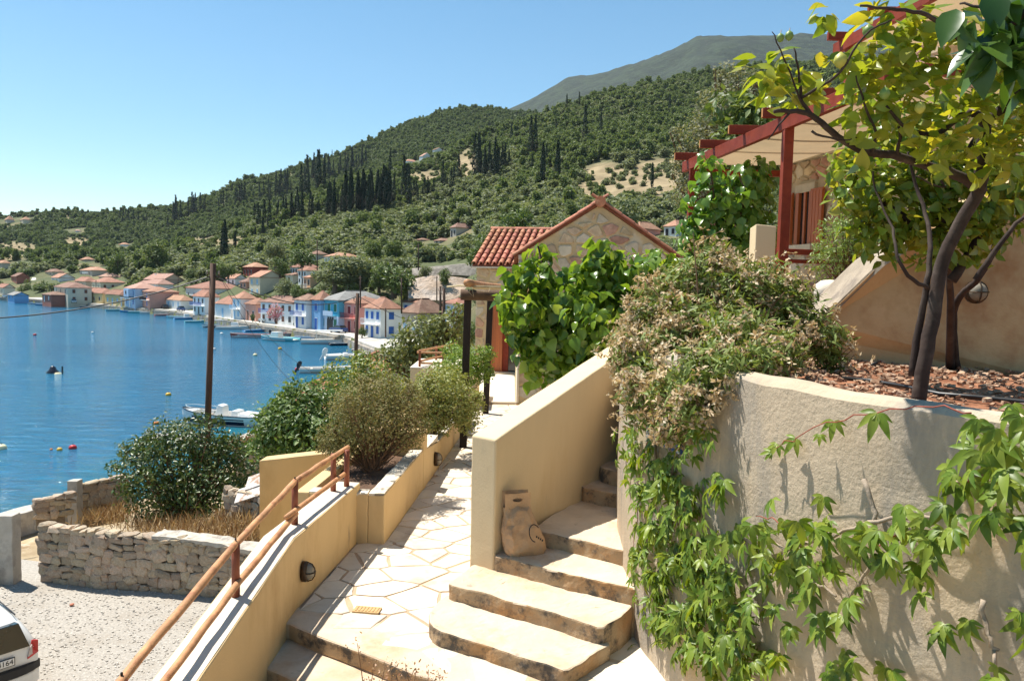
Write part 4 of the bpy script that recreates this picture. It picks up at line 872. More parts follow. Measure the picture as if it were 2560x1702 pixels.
def tail(x0, x1, z0, z1, y0, y1, name, m, bev=.01, par=None):   # panel hugging the rear
    return MB().hexa([(x0, y0, z0), (x1, y0, z0), (x1, y0+.06, z0), (x0, y0+.06, z0)], [(x0, y1, z1), (x1, y1, z1), (x1, y1+.06, z1), (x0, y1+.06, z1)]).build(name, m, par or cr, bevel=bev)
MB().rings([[(-.64, -.005, .97), (.64, -.005, .97), (.53, .17, 1.37), (-.53, .17, 1.37)], [(-.64, .2, .96), (.64, .2, .96), (.53, .38, 1.35), (-.53, .38, 1.35)]][::-1]).build('rear_window', m_cglass, cr, bevel=.012)
for sx in (-1, 1):
    MB().rings([[(sx*.60, -.004, .74), (sx*.79, .04, .80), (sx*.815, .1, 1.0), (sx*.70, .07, 1.04), (sx*.64, .01, .93)], [(sx*.60, .08, .74), (sx*.74, .14, .80), (sx*.76, .2, 1.0), (sx*.68, .16, 1.03), (sx*.64, .1, .93)]][::-sx]).build('tail_light', m_tail, cr, bevel=.01)
    MB().rings([[(sx*.605, -.012, .79), (sx*.68, .003, .82), (sx*.68, .012, .98), (sx*.645, 0, .95)], [(sx*.605, .05, .79), (sx*.68, .06, .82), (sx*.68, .06, .98), (sx*.645, .05, .95)]][::-sx]).build('indicator', m_clear, cr)
bpt = []
for k in range(13):
    a = -1+2*k/12; x = .84*a; y = .0+.16*abs(a)**4; bpt.append((x, y))
MB().rings([[(x, y-.09+.02, z) for x, y in bpt]+[(x*.9, y+.1, z) for x, y in bpt[::-1]] for z in (.5, .66)]).build('bumper_strip', m_blk, cr, bevel=.02)
MB().rings([[(x*.985, y-.06, z) for x, y in bpt]+[(x*.9, y+.12, z) for x, y in bpt[::-1]] for z in (.26, .5)]).build('bumper', m_car, cr, bevel=.03)
MB().box((.12, -.022, .80), (.52, .02, .125)).build('number_plate', m_plate, cr, bevel=.004); MB().box((.12, -.02, .80), (.545, .015, .15)).build('plate_frame', m_blk, cr)
cu = bpy.data.curves.new('plate_text', 'FONT'); cu.body = '4164'; cu.size = .125; cu.extrude = .002; cu.align_x = 'RIGHT'; cu.align_y = 'CENTER'
to = bpy.data.objects.new('plate_number', cu); COL.objects.link(to); to.data.materials.append(m_blk)
dg = bpy.context.evaluated_depsgraph_get(); me = bpy.data.meshes.new_from_object(to.evaluated_get(dg)); bpy.data.objects.remove(to)
o = put(bpy.data.objects.new('plate_number', me), cr); o.location = (.365, -.0345, .80); o.rotation_euler = (PI/2, 0, 0)
for x in (-1, 1):
    for y in (.62, 3.1):
        w_ = MB().lathe([(.15, -.09), (.29, -.09), (.31, -.05), (.31, .05), (.29, .09), (.15, .09)], 22, (x*.78, y, .31), Matrix.Rotation(PI/2, 3, 'Y')).build('wheel', m_tyre, cr, smooth=True)
        MB().lathe([(.05, 0), (.18, .0), (.19, .035), (.05, .05)], 16, (x*.84, y, .31), Matrix.Rotation(x*PI/2, 3, 'Y')).build('rim', m_conc, w_, smooth=True)
    MB().tube([(x*.56, .42, 1.452), (x*.57, 1.2, 1.485), (x*.56, 2.0, 1.462)], .012, 6).build('roof_trim', m_blk, cr)
    MB().rings([[(x*.838, .75, .99), (x*.838, 2.3, .96), (x*.63, 2.2, 1.36), (x*.625, .75, 1.4)], [(x*.8, .75, .99), (x*.8, 2.3, .96), (x*.6, 2.2, 1.36), (x*.6, .75, 1.4)]][::x]).build('side_window', m_cglass, cr)
# tail corner of the bumper sits at photo pixel ~ (100, 1660)
q = RZ(36, 1652, -6.7); rzc = math.radians(52); off = Matrix.Rotation(rzc, 3, 'Z') @ Vector((.38, -.03, 0))
cr.location = (q.x-off.x, q.y-off.y, GZ0); cr.rotation_euler = (0, 0, rzc)
# --- utility poles and wires
m_pole = mat('creosoted_pole', (.085, .05, .035), .85, .3, 4, .5, 30, stretch=(1, 1, .15))
def pole(px, pyt, pyb, y, r, label, arms=False, zb=None):
    a = AY(px[0], pyt, y); c = AY(px[1], pyb, y); z = c.z if zb is None else zb
    if zb is not None: c = Vector((c.x+(c.x-a.x)*(c.z-z)/max(.1, a.z-c.z), y, z))
    t = thing('utility_pole', label, 'utility pole', (c.x, y, z), group='wooden utility poles')
    MB().tube([(c.x, y, z), ((a.x+c.x)/2, y, (z+a.z)/2), (a.x, y, a.z)], [r*1.2, r*1.08, r], 9).build('shaft', m_pole, t, smooth=True)
    for s in (-1, 1): 
        MB().tube([(a.x, y, a.z-.5), (a.x+s*.2, y-.03, a.z-.48), (a.x+s*.2, y-.03, a.z-.38)], .02, 6).build('bracket', m_lamp_metal, t)
        MB().lathe([(.03, 0), (.05, .03), (.03, .06), (.045, .09), (.02, .12)], 8, (a.x+s*.2, y-.03, a.z-.38)).build('insulator', m_lamp_glass, t, smooth=True)
    return a
pA = pole((533, 520), 658, 1040, 27, .1, 'tall wooden utility pole rising in front of the moored motorboat', zb=3.2)
pB = pole((894, 889), 733, 905, 45, .105, 'wooden utility pole behind the hedge, right of the pale houses', zb=2.5)
def wire(a, b, sag, label, r=.018):
    a, b = Vector(a), Vector(b); p = []
    for i in range(17): t = i/16; v = a.lerp(b, t); v.z -= sag*4*t*(1-t); p.append(v)
    tag(MB().tube(p, r, 5, False).build('cable', m_pipe), label, 'cable')
pL = AY(-260, 800, 21); wire(pA+Vector((-.1, 0, -.45)), pL, .45, 'thick black cable sagging left from the tall pole across the water', .022)
wire(pA+Vector((.1, 0, -.45)), pB+Vector((-.1, 0, -.2)), .7, 'black cable between the tall pole and the pole behind the hedge', .022)
wire(pA+Vector((.2, 0, -.4)), AY(760, 980, 34), .5, 'thin service wire dropping from the tall pole to the shed', .008)
wire(pA+Vector((.2, 0, -.4)), AY(815, 945, 39), .6, 'thin service wire dropping from the tall pole behind its twin', .008)
wire(pB+Vector((.1, 0, -.2)), AY(1160, 830, 60), .5, 'cable running right from the pole behind the hedge', .016)
# ================================================================ TOWN ALONG THE QUAY
m_road = mat('quay_concrete', (.5, .47, .41), .95, .12, .5, .4, 4, c2=(.38, .35, .3), c2s=.3)
m_rock = mat('quay_stone', (.33, .29, .24), .95, .3, .9, .8, 3, c2=(.2, .17, .14), c2s=.6, bdist=.15)
qc = [(118, -21), (130, -26), (142, -30.2), (185, -64), (237.8, -103.7), (300, -170), (345, -225), (356, -250), (360, -330)]
qc = [(x, y) for y, x in qc]
qo = offs(qc, 11); qi = offs(qc, .9)
structure(MB().rings([[(a[0], a[1], -1), (a[0], a[1], 1.25), (b[0], b[1], 1.25), (b[0], b[1], -1)] for a, b in zip(qc, qi)]).build('quay_edge', m_rock))
structure(MB().rings([[(a[0], a[1], .8), (a[0], a[1], 1.62), (b[0], b[1], 1.66), (b[0], b[1], .8)] for a, b in zip(offs(qc, .6), qo)]).build('quay_road', m_road))
WALLC = {'white': (.8, .8, .78), 'cream': (.66, .58, .44), 'pink': (.7, .32, .27), 'teal': (.1, .4, .54), 'sky': (.48, .6, .74), 'grey': (.5, .46, .4), 'yellow': (.68, .5, .24), 'red': (.33, .08, .06), 'salmon': (.64, .33, .25), 'beige': (.58, .48, .37), 'blue': (.2, .4, .64), 'brick': (.36, .14, .1), 'peach': (.66, .4, .24)}
m_w = {k: mat('house_paint_'+k, v, .9, .06, .6, .15, 6, c2=tuple(x*.8 for x in v), c2s=.35, c2t=(.55, .75)) for k, v in WALLC.items()}
m_trim = {'blue': mat('blue_shutter', (.03, .12, .42), .6, .1, 4, .1, 20), 'brown': mat('brown_shutter', (.14, .06, .035), .6, .15, 4, .1, 20), 'green': mat('green_shutter', (.025, .16, .09), .6, .1, 4, .1, 20), 'white': mat('white_joinery', (.7, .7, .68), .6, .05, 4, .05, 20), 'dark': mat('dark_opening', (.03, .03, .035), .5, .2, 3, 0), 'ltblue': mat('pale_blue_shutter', (.3, .5, .68), .6, .1, 4, .1, 20), 'wine': mat('wine_shutter', (.2, .03, .035), .6, .1, 4, .1, 20)}
m_roof = {'red': mat('red_tile_roof', (.34, .165, .108), .85, .22, .8, .7, 4, c2=(.26, .135, .095), c2s=.45, c2t=(.46, .62), c3=(.42, .25, .17), c3s=1.3, wave=('DIAGONAL', 1.6, .5, .72), orand=.12, bdist=.06),
          'brown': mat('brown_tile_roof', (.29, .175, .125), .88, .25, .8, .7, 4, c2=(.22, .12, .085), c2s=.45, c2t=(.44, .6), c3=(.42, .28, .2), c3s=1.3, wave=('DIAGONAL', 1.6, .5, .7), orand=.12, bdist=.06),
          'orange': mat('orange_tile_roof', (.42, .23, .145), .85, .18, .8, .6, 4, c2=(.35, .18, .115), c2s=.45, wave=('DIAGONAL', 1.6, .5, .75), orand=.1, bdist=.06),
          'grey': mat('grey_slate_roof', (.24, .235, .22), .8, .15, .8, .4, 4, c2=(.18, .17, .16), c2s=.5, wave=('X', 2.2, .3, .85), bdist=.04), 'pink': mat('faded_tile_roof', (.4, .24, .18), .88, .15, .7, .5, 4, c2=(.4, .22, .16), c2s=.4, wave=('DIAGONAL', 1.4, .5, .8), orand=.1, bdist=.05)}
HOUSES = []; HPX = []
def solve_t(c, u, px, lo=.5, hi=30):          # distance along u from c until the photo column px
    k = (px-1280)/F; d = u.x-k*u.y; return min(hi, max(lo, (k*c.y-c.x)/d)) if abs(d) > 1e-6 else lo
def house(pl, pc, pr, pg, pe, pt, wall, roof, label, th=50, depth=None, z=1.66, hip=True, win=(3, 2), trim='blue', side=(0, 0), side_trim=None, wmin=4, smin=4, door=True, extra=None, wmax=26, smax=16, base=None):
    depth = depth and (ground_at(pc, pg+1) or depth); c = AY(pc, pg, depth) if depth else RZ(pc, pg, z-CZ)
    t_ = math.radians(th+4); u = Vector((-math.cos(t_), math.sin(t_), 0)); v = Vector((math.sin(t_), math.cos(t_), 0))
    wf_ = solve_t(c, u, pl, wmin, wmax); ws = solve_t(c, v, pr, smin, smax) if pr else smin
    h = (pg-pe)/F*c.y; rh = max(.8, (pe-pt)/F*(c.y+ws*.4))
    HPX.append((pl-5, (pr or pc)+5, pt, pg, c.y))
    HOUSES.append((c.x+(u*wf_/2+v*ws/2).x, c.y+(u*wf_/2+v*ws/2).y, max(wf_, ws)*.62))
    t = thing('town_house', label, 'house', tuple(c), group='houses of the harbour town')
    def f(a, b, zz): q = c+u*a+v*b; return (q.x, q.y, c.z+zz)
    def bx(a0, a1, b0, b1, z0, z1): return MB().hexa([f(a0, b0, z0), f(a0, b1, z0), f(a1, b1, z0), f(a1, b0, z0)], [f(a0, b0, z1), f(a0, b1, z1), f(a1, b1, z1), f(a1, b0, z1)])
    bx(0, wf_, 0, ws, -2.5, h).build('wall', m_w[wall], t)
    if base: bx(-.03, wf_+.03, -.05, ws*.3, -1, h*.48).build('ground_floor', m_w[base], t)
    o = .35; b = MB(); z0, z1 = h-.02, h+rh
    E = [f(-o, -o, z0), f(-o, ws+o, z0), f(wf_+o, ws+o, z0), f(wf_+o, -o, z0)]; E2 = [tuple(Vector(e)+Vector((0, 0, .16))) for e in E]
    if hip:
        if wf_ > ws: k = ws/2; r0, r1 = f(k, ws/2, z1), f(wf_-k if wf_-k > k+.4 else k+.4, ws/2, z1); fs = [[E2[0], E2[1], r0], [E2[1], E2[2], r1, r0], [E2[2], E2[3], r1], [E2[3], E2[0], r0, r1]]
        else: k = wf_/2; r0, r1 = f(wf_/2, k, z1), f(wf_/2, max(ws-k, k+.4), z1); fs = [[E2[0], E2[1], r1, r0], [E2[1], E2[2], r1], [E2[2], E2[3], r0, r1], [E2[3], E2[0], r0]]
    else:                                    # gable ends face sideways: ridge along the frontage
        r0, r1 = f(-o, ws/2, z1), f(wf_+o, ws/2, z1); fs = [[E2[1], E2[2], r1, r0], [E2[3], E2[0], r0, r1]]
        g0, g1 = f(0, ws/2, z1-.15), f(wf_, ws/2, z1-.15)
        MB().poly([f(0, 0, h), f(0, ws, h), g0]).poly([f(wf_, ws, h), f(wf_, 0, h), g1]).build('gable', m_w[wall], t)
        fs += [[E[1], E[2], r1, r0][::-1], [E[3], E[0], r0, r1][::-1]]
    for q in fs: b.poly(q)
    for i in range(4): b.poly([E[i], E[(i+1) % 4], E2[(i+1) % 4], E2[i]])
    if hip: b.poly(E[::-1])
    rf = b.build('roof', m_roof[roof], t)
    MB().tube([r0, r1], .14, 6).build('ridge_tile', m_roof[roof], rf)
    hh = h/win[1] if win[1] else h
    mt = m_trim[trim]
    for r in range(win[1]):
        for i in range(win[0]):
            a = wf_*(i+.5)/win[0]; isd = door and r == 0 and i == win[0]//2
            ww = min(1.05, wf_/win[0]*.45); z0_ = hh*r+(0 if isd else hh*.28); z1_ = hh*r+min(hh*.8, 2.35)
            w = bx(a-ww/2-.09, a+ww/2+.09, -.05, .02, z0_-.06, z1_+.09).build('door' if isd else 'window', m_trim['white'], t)
            bx(a-ww/2, a+ww/2, -.085, -.05, z0_, z1_).build('door_leaf' if isd else ('shutter' if (i+r) % 3 else 'pane'), mt if (i+r) % 3 or isd else (m_trim['dark'] if trim in ('dark', 'brown') else mt), w)
    st = m_trim[side_trim or trim]
    for r in range(side[1]):
        for i in range(side[0]):
            a = ws*(i+.5)/side[0]; z0_ = h/side[1]*r+h/side[1]*.3; z1_ = z0_+min(1.5, h/side[1]*.5)
            w = bx(-.05, .02, a-.58, a+.58, z0_-.06, z1_+.08).build('window', m_trim['white'], t); bx(-.085, -.05, a-.5, a+.5, z0_, z1_).build('shutter', st, w)
    if extra: extra(t, bx, wf_, ws, h)
    return t
def balcony(a0, a1, zf, m, rail='dark', dpt=1.0):
    def g(t, bx, wf_, ws, h):
        x0, x1 = wf_*a0, wf_*a1; z = h*zf; bx(x0, x1, -dpt, 0, z-.14, z).build('balcony', m_w[m], t)
        n = max(3, int((x1-x0)/.3))
        for i in range(n+1): x = x0+(x1-x0)*i/n; bx(x-.025, x+.025, -dpt, -dpt+.05, z, z+.9).build('baluster', m_trim[rail], t)
        bx(x0, x1, -dpt-.01, -dpt+.06, z+.9, z+.98).build('rail', m_trim[rail], t)
    return g
def chain(*fs):
    def g(*a):
        for q in fs: q(*a)
    return g
def chimney(a, b):
    def g(t, bx, wf_, ws, h): bx(wf_*a-.3, wf_*a+.3, ws*b-.3, ws*b+.3, h, h+2.4).build('chimney', m_w['white'], t)
    return g
def sign(a0, a1, z0, z1, m):
    def g(t, bx, wf_, ws, h): bx(wf_*a0, wf_*a1, -.16, -.06, z0, z1).build('sign_board', m, t)
    return g
# near end of the quay
house(1001, 1046, 1122, 842, 784, 748, 'grey', 'brown', 'grey rendered house with brown tile roof and pale blue windows nearest the trees', 42, win=(2, 1), trim='ltblue', door=False)
house(910, 951, 1003, 846, 773, 744, 'white', 'red', 'white house with tall bright blue shutters next to the pink house', 48, win=(3, 2), side=(1, 2), extra=balcony(.05, .95, .47, 'white', 'white'))
house(848, 898, 911, 833, 760, 742, 'pink', 'red', 'salmon pink house with wine red shutters beside the teal house', 44, win=(3, 2), trim='wine', smin=7, extra=balcony(.1, .9, .5, 'pink', 'wine'))
def teal_front(t, bx, wf_, ws, h):
    m_blk_ = m_trim['dark']
    for i in range(3): bx(wf_*.25+i*.9, wf_*.25+i*.9+.6, -.12, -.055, h*.4-.2, h*.4+.35).build('sign_letter', m_blk_, t)
    bx(wf_*.1, wf_*.62, -.9, 0, h*.49, h*.49+.14).build('balcony', m_w['teal'], t); bx(wf_*.1, wf_*.62, -.95, -.87, h*.5, h*.5+.95).build('balcony_front', m_w['sky'], t)
    bx(wf_*.28, wf_*.6, -.1, -.05, 0, 2.4).build('shop_opening', m_blk_, t)
house(799, 846, None, 829, 752, 728, 'teal', 'grey', 'bright teal house with green shutters and grey slate roof on the quay', 44, win=(3, 2), trim='green', smin=12, base='sky', extra=teal_front, door=False)
house(785, 801, None, 825, 751, 728, 'blue', 'red', 'narrow mid blue house with red roof left of the teal house', 46, win=(1, 2), trim='blue', smin=3)
house(734, 765, 787, 822, 752, 736, 'white', 'brown', 'white house with two tall royal blue doors and a blue balcony', 48, win=(2, 2), trim='blue', extra=balcony(.0, 1.0, .45, 'white', 'blue'))
house(650, 733, None, 814, 760, 742, 'white', 'brown', 'long low white house with brown roof behind the pink oleander', 40, win=(5, 2), trim='brown', smin=5, extra=balcony(.55, .95, .5, 'white', 'blue'))
house(612, 640, None, 803, 762, 746, 'salmon', 'red', 'low faded pink house with red roof behind the silver car', 46, win=(2, 1), trim='brown', smin=4)
house(580, 601, 626, 799, 747, 729, 'white', 'orange', 'tall narrow white and blue house with grey side wall right of the pole', 48, win=(2, 2), trim='ltblue', extra=balcony(.05, .95, .5, 'white', 'ltblue'))
house(536, 577, None, 795, 762, 741, 'white', 'red', 'white single storey house with wide pale garage door by the pole', 42, win=(1, 1), trim='ltblue', smin=5, door=True)
house(481, 512, 538, 787, 743, 724, 'white', 'red', 'white two storey house with blue verandah hidden partly by the pole', 46, win=(3, 2), trim='dark', extra=balcony(.0, 1.0, .5, 'white', 'blue'))
house(463, 508, 612, 752, 722, 702, 'white', 'red', 'large white house with broad hipped roof behind the pole', 50, depth=232, win=(3, 1), trim='dark', extra=chain(balcony(0, .6, .1, 'white', 'dark')))
house(402, 452, 478, 775, 752, 739, 'white', 'orange', 'low white house with orange roof right of the salmon house', 44, win=(4, 1), trim='ltblue')
house(336, 374, 446, 771, 730, 718, 'salmon', 'red', 'salmon house with long blank side wall and blue upper doors', 50, win=(3, 2), trim='blue', extra=balcony(0, 1, .5, 'white', 'dark'))
def pediment(t, bx, wf_, ws, h):
    bx(wf_*.15, wf_*.6, -1.6, -.0, h*.55, h*.98).build('gable_bay', m_w['sky'], t); bx(wf_*.34, wf_*.42, -1.7, -1.6, h*.7, h*.88).build('bay_window', m_trim['dark'], t)
    bx(0, wf_, -1.5, 0, h*.46, h*.5).build('balcony', m_w['white'], t); bx(0, wf_, -1.5, -1.42, h*.5, h*.58).build('balcony_rail', m_trim['dark'], t)
    for k in (.1, .5, .9): bx(wf_*k-.15, wf_*k+.15, -1.5, -1.2, 0, h*.46).build('column', m_w['white'], t)
house(310, 338, 352, 768, 722, 706, 'sky', 'pink', 'tall pale blue house with projecting gabled bay and columns', 44, win=(3, 2), trim='blue', smin=8, extra=pediment)
house(330, 395, 432, 735, 711, 697, 'white', 'pink', 'white house with pinkish roof behind the pale blue house', 46, depth=285, win=(3, 1), trim='dark')
house(360, 410, 457, 722, 700, 684, 'beige', 'pink', 'beige gabled house with faded roof and chimneys above the pale blue house', 40, depth=300, hip=False, win=(3, 1), trim='dark', extra=chain(chimney(.3, .5), chimney(.8, .4)))
house(262, 300, 311, 764, 738, 725, 'yellow', 'red', 'small pale yellow house with blue door left of the pale blue house', 42, win=(3, 1), trim='ltblue')
house(180, 256, None, 759, 734, 721, 'yellow', 'red', 'long low ochre house row with brown doors on the far quay', 38, win=(5, 1), trim='brown', smin=5)
house(124, 170, 228, 757, 720, 706, 'cream', 'brown', 'cream two storey house with arched green balcony on the far quay', 46, win=(3, 2), trim='dark', side=(2, 2), side_trim='brown', extra=balcony(.3, .9, .5, 'cream', 'green'))
house(104, 128, 140, 756, 738, 730, 'brick', 'brown', 'low brick annexe left of the cream two storey house', 44, win=(2, 1), trim='white', smin=6)
house(186, 214, 242, 722, 704, 692, 'beige', 'red', 'beige house with red roof behind the long ochre row', 44, depth=352, win=(2, 1), trim='dark')
house(228, 252, 311, 727, 706, 693, 'cream', 'red', 'wide cream house with three dark windows behind the yellow house', 50, depth=335, win=(2, 1), side=(3, 1), side_trim='brown', trim='dark')
house(246, 270, 300, 700, 692, 683, 'cream', 'pink', 'hipped faded roof house above the wide cream house', 45, depth=372, win=(2, 1), trim='dark')
house(190, 230, 273, 692, 676, 667, 'grey', 'orange', 'grey green house with pale awning beside the round dark tree', 45, depth=392, win=(3, 1), trim='dark', extra=sign(.3, .8, 1.6, 2.6, m_w['white']))
house(122, 148, 186, 706, 695, 683, 'white', 'orange', 'white house with bright orange roof above the cream two storey house', 48, depth=382, hip=False, win=(2, 1), trim='dark')
house(113, 132, 160, 690, 680, 672, 'beige', 'brown', 'brown roofed house higher up at the far left', 46, depth=402, win=(2, 1), trim='dark')
house(22, 42, 74, 710, 692, 682, 'brick', 'brown', 'brick red house by the pale road at far left', 48, depth=392, hip=False, win=(2, 1), trim='dark')
house(18, 36, 67, 748, 739, 730, 'blue', 'grey', 'low bright blue boat shed at the far left quay', 44, hip=False, win=(2, 1), trim='dark', smin=5)
house(-10, 10, 36, 738, 720, 710, 'cream', 'red', 'cream gabled house at the left picture edge above the blue shed', 46, depth=372, hip=False, win=(2, 1), trim='dark')
house(-12, 6, 20, 674, 658, 650, 'beige', 'orange', 'beige house with orange roof high at the left picture edge', 46, depth=420, win=(2, 2), trim='dark')
# second row up the slope
house(622, 650, 706, 742, 694, 676, 'cream', 'orange', 'cream gabled house with large blank gable wall behind the quay', 46, depth=196, hip=False, win=(2, 2), trim='ltblue', smax=11)
house(565, 588, 612, 714, 697, 685, 'white', 'orange', 'small white gabled house left of the cream gable house', 46, depth=214, hip=False, win=(2, 1), trim='dark')
house(607, 632, 668, 692, 668, 656, 'red', 'orange', 'dark red house with pale orange hipped roof on the slope', 48, depth=238, win=(3, 1), trim='dark')
house(598, 616, 640, 722, 706, 694, 'salmon', 'brown', 'brown roofed house tucked between the white and the cream gable houses', 46, depth=205, win=(2, 1), trim='dark')
house(723, 744, 797, 686, 669, 653, 'white', 'red', 'white house with wide red roof and dark windows on the slope', 48, depth=196, win=(3, 1), trim='dark')
house(744, 766, 790, 710, 677, 665, 'white', 'red', 'white two storey house with small windows in front of the wide roofed house', 48, depth=182, win=(3, 2), trim='dark')
house(757, 776, 788, 720, 694, 686, 'peach', 'orange', 'peach coloured small house with balcony at the edge of the olive trees', 46, depth=176, win=(2, 1), trim='brown', extra=balcony(0, 1, .05, 'cream', 'white'))
house(712, 732, 746, 712, 688, 682, 'cream', 'brown', 'low cream annexe left of the white two storey slope house', 46, depth=186, win=(1, 1), trim='dark')
house(808, 832, 896, 656, 641, 628, 'white', 'orange', 'white villa with orange roof among trees on the upper slope', 52, depth=222, win=(2, 1), trim='dark', side=(3, 1))
house(768, 792, 816, 650, 636, 626, 'grey', 'brown', 'grey roofed cottage left of the white villa', 46, depth=228, win=(2, 1), trim='dark')
house(1005, 1042, 1108, 792, 757, 742, 'white', 'red', 'house with weathered red roof behind the grey rendered house', 44, depth=152, win=(2, 1), trim='blue')
house(1114, 1140, 1170, 818, 760, 745, 'white', 'red', 'white house with red roof glimpsed between the poles beside the terrace', 44, depth=108, win=(2, 2), trim='ltblue')
house(1122, 1140, 1178, 591, 569, 556, 'grey', 'brown', 'lone grey house with brown hipped roof in the olive grove', 48, depth=265, win=(2, 1), trim='dark')
house(1038, 1052, 1072, 606, 600, 594, 'grey', 'brown', 'small brown roof peeping from the olive grove below the lone grey house', 46, depth=230, win=(1, 1), trim='dark')
house(1082, 1100, 1128, 608, 602, 594, 'grey', 'brown', 'second small brown roof beside the olive grove path', 46, depth=225, win=(1, 1), trim='dark')
house(1572, 1600, 1642, 596, 572, 552, 'pink', 'orange', 'pinkish house with orange hipped roof right of the stone gable', 46, depth=120, win=(2, 1), trim='dark')
house(1662, 1690, 1722, 592, 566, 548, 'white', 'orange', 'orange roofed house glimpsed left of the red pergola post', 46, depth=125, win=(2, 1), trim='dark')
house(1000, 1018, 1040, 414, 403, 396, 'white', 'orange', 'lowest of three white hillside villas', 46, depth=480, win=(2, 1), trim='dark')
house(1041, 1056, 1073, 404, 391, 381, 'white', 'pink', 'middle one of three white hillside villas', 46, depth=485, hip=False, win=(2, 1), trim='dark')
house(1074, 1086, 1102, 388, 375, 368, 'white', 'orange', 'highest of three white hillside villas', 46, depth=490, hip=False, win=(2, 1), trim='dark')
house(4, 18, 38, 562, 549, 539, 'grey', 'orange', 'left one of two villas below the cypresses on the far left hill', 46, depth=700, win=(2, 1), trim='dark')
house(41, 58, 80, 563, 549, 541, 'cream', 'orange', 'right one of two villas below the cypresses on the far left hill', 46, depth=690, win=(2, 1), trim='dark')
house(178, 190, 204, 583, 577, 573, 'white', 'pink', 'tiny white farmhouse half way up the far left hill', 46, depth=640, win=(2, 1), trim='dark')
house(296, 308, 324, 618, 611, 606, 'white', 'orange', 'tiny orange roofed farmhouse in the left valley', 46, depth=520, win=(2, 1), trim='dark')
house(200, 214, 236, 655, 649, 642, 'beige', 'orange', 'pale orange roofed cottage in the olive grove above the town', 46, depth=460, win=(2, 1), trim='dark')
# side road climbing behind the blue shed
a = [AY(62, 745, 368), AY(72, 724, 385), AY(80, 700, 420), AY(84, 692, 450)]; b_ = [AY(96, 745, 366), AY(92, 724, 385), AY(90, 700, 420), AY(90, 692, 450)]
bq = MB(); up = Vector((0, 0, 1.2))
for i in range(3): bq.poly([a[i]+up, b_[i]+up, b_[i+1]+up, a[i+1]+up])
structure(bq.build('side_road', m_road))
# terraced bank with stone retaining walls behind the town, right of the trees
m_bank = mat('cut_bank', (.45, .34, .25), .95, .3, .25, .9, 2, c2=(.5, .42, .35), c2s=.3, c2t=(.45, .6), c3=(.24, .18, .13), c3s=.5, bdist=.4)
def bank(pts, d0, d1, name, m, label=None, cat=None):
    b = MB(); n = len(pts)
    R = [[AY(x, y0, d0), AY(x, y1, d1), AY(x, y1, d1+3), AY(x, y0+20, d0+3)] for x, y0, y1 in pts]
    o = b.rings(R).build(name, m); roughen(o, .5 if not label else .15, .35, 2.2)
    if label: tag(o, label, cat)
    else: structure(o)
bank([(1020, 745, 700), (1060, 748, 690), (1100, 750, 690), (1150, 752, 694), (1200, 755, 700)], 164, 170, 'cut_bank', m_bank)
bank([(1030, 690, 672), (1070, 688, 668), (1110, 688, 664), (1150, 688, 660), (1190, 690, 658)], 178, 180, 'terrace_wall', m_rock, 'grey dry stone terrace wall above the cut bank behind the town', 'wall')
# --- distant poles
for k, (px, yt, yb, d) in enumerate(((793, 600, 668, 180), (901, 690, 762, 135), (1004, 695, 776, 120), (1046, 610, 668, 176), (964, 770, 835, 128), (1101, 715, 805, 78), (1110, 720, 842, 60), (755, 668, 735, 178), (240, 700, 745, 300), (445, 690, 728, 260), (1092, 690, 745, 160))):
    pole((px, px), yt, yb+8, d, .11, ('thin distant pole on the slope above the white villas', 'pole at the corner of the pink house', 'pole between the blue shuttered house and the grey house', 'pole on the bank by the terrace wall', 'short pole in front of the blue shuttered house', 'dark pole left of the pergola post', 'slim grey pole nearest the pergola post', 'pole beside the white two storey slope house', 'thin pole behind the ochre row', 'thin pole behind the salmon house', 'thin pole on the cut bank')[k])
# --- cars on the quay
def quay_car(px, py, ln, m, label, rz):
    q = RZ(px, py, 1.66-CZ); t = thing('parked_car', label, 'car', tuple(q), rz, 'cars parked on the quay')
    R = Matrix.Rotation(rz, 3, 'Z')
    def P_(x, y, z): return q+R @ Vector((x, y, z))
    pr = [(-ln/2, .35, .75, .8), (-ln/2+.1, .3, .95, .84), (-ln*.3, .28, 1.0, .86), (ln*.2, .28, .95, .86), (ln/2-.1, .32, .8, .84), (ln/2, .4, .6, .78)]
    MB().rings([[P_(x, -w, zb), P_(x, w, zb), P_(x, w*.96, zt), P_(x, -w*.96, zt)] for x, zb, zt, w in pr]).build('body', m, t, bevel=.06)
    pr = [(-ln*.42, .95, .98, .8), (-ln*.32, .95, 1.42, .66), (ln*.08, .95, 1.45, .66), (ln*.27, .93, .97, .76)]
    MB().rings([[P_(x, -w, zb), P_(x, w, zb), P_(x, w*.9, zt), P_(x, -w*.9, zt)] for x, zb, zt, w in pr]).build('cabin', m_cglass, t)
    MB().box(P_(-ln*.12, 0, 1.45), (ln*.38, 1.2, .05), rz).build('roof', m, t)
    for x in (-ln*.3, ln*.3):
        for s in (-1, 1): MB().lathe([(.1, -.09), (.3, -.09), (.3, .09), (.1, .09)], 12, P_(x, s*.78, .3), R @ Matrix.Rotation(PI/2, 3, 'X')).build('wheel', m_tyre, t)
m_cs = mat('silver_paint', (.5, .52, .53), .3, .02, 1, 0, metal=.5); m_cb = mat('black_paint', (.02, .022, .026), .25, .02, 1, 0, coat=.5); m_cbl = mat('blue_paint', (.03, .07, .2), .25, .02, 1, 0, coat=.5); m_cg = mat('dark_green_paint', (.03, .06, .05), .3, .02, 1, 0)
quay_car(661, 806, 4.2, m_cs, 'silver car parked in front of the faded pink house', 2.2); quay_car(604, 797, 4.3, m_cb, 'black car parked by the tall narrow white house', 2.2); quay_car(751, 817, 3.8, m_cg, 'dark pickup parked before the white house with royal blue doors', 2.3)
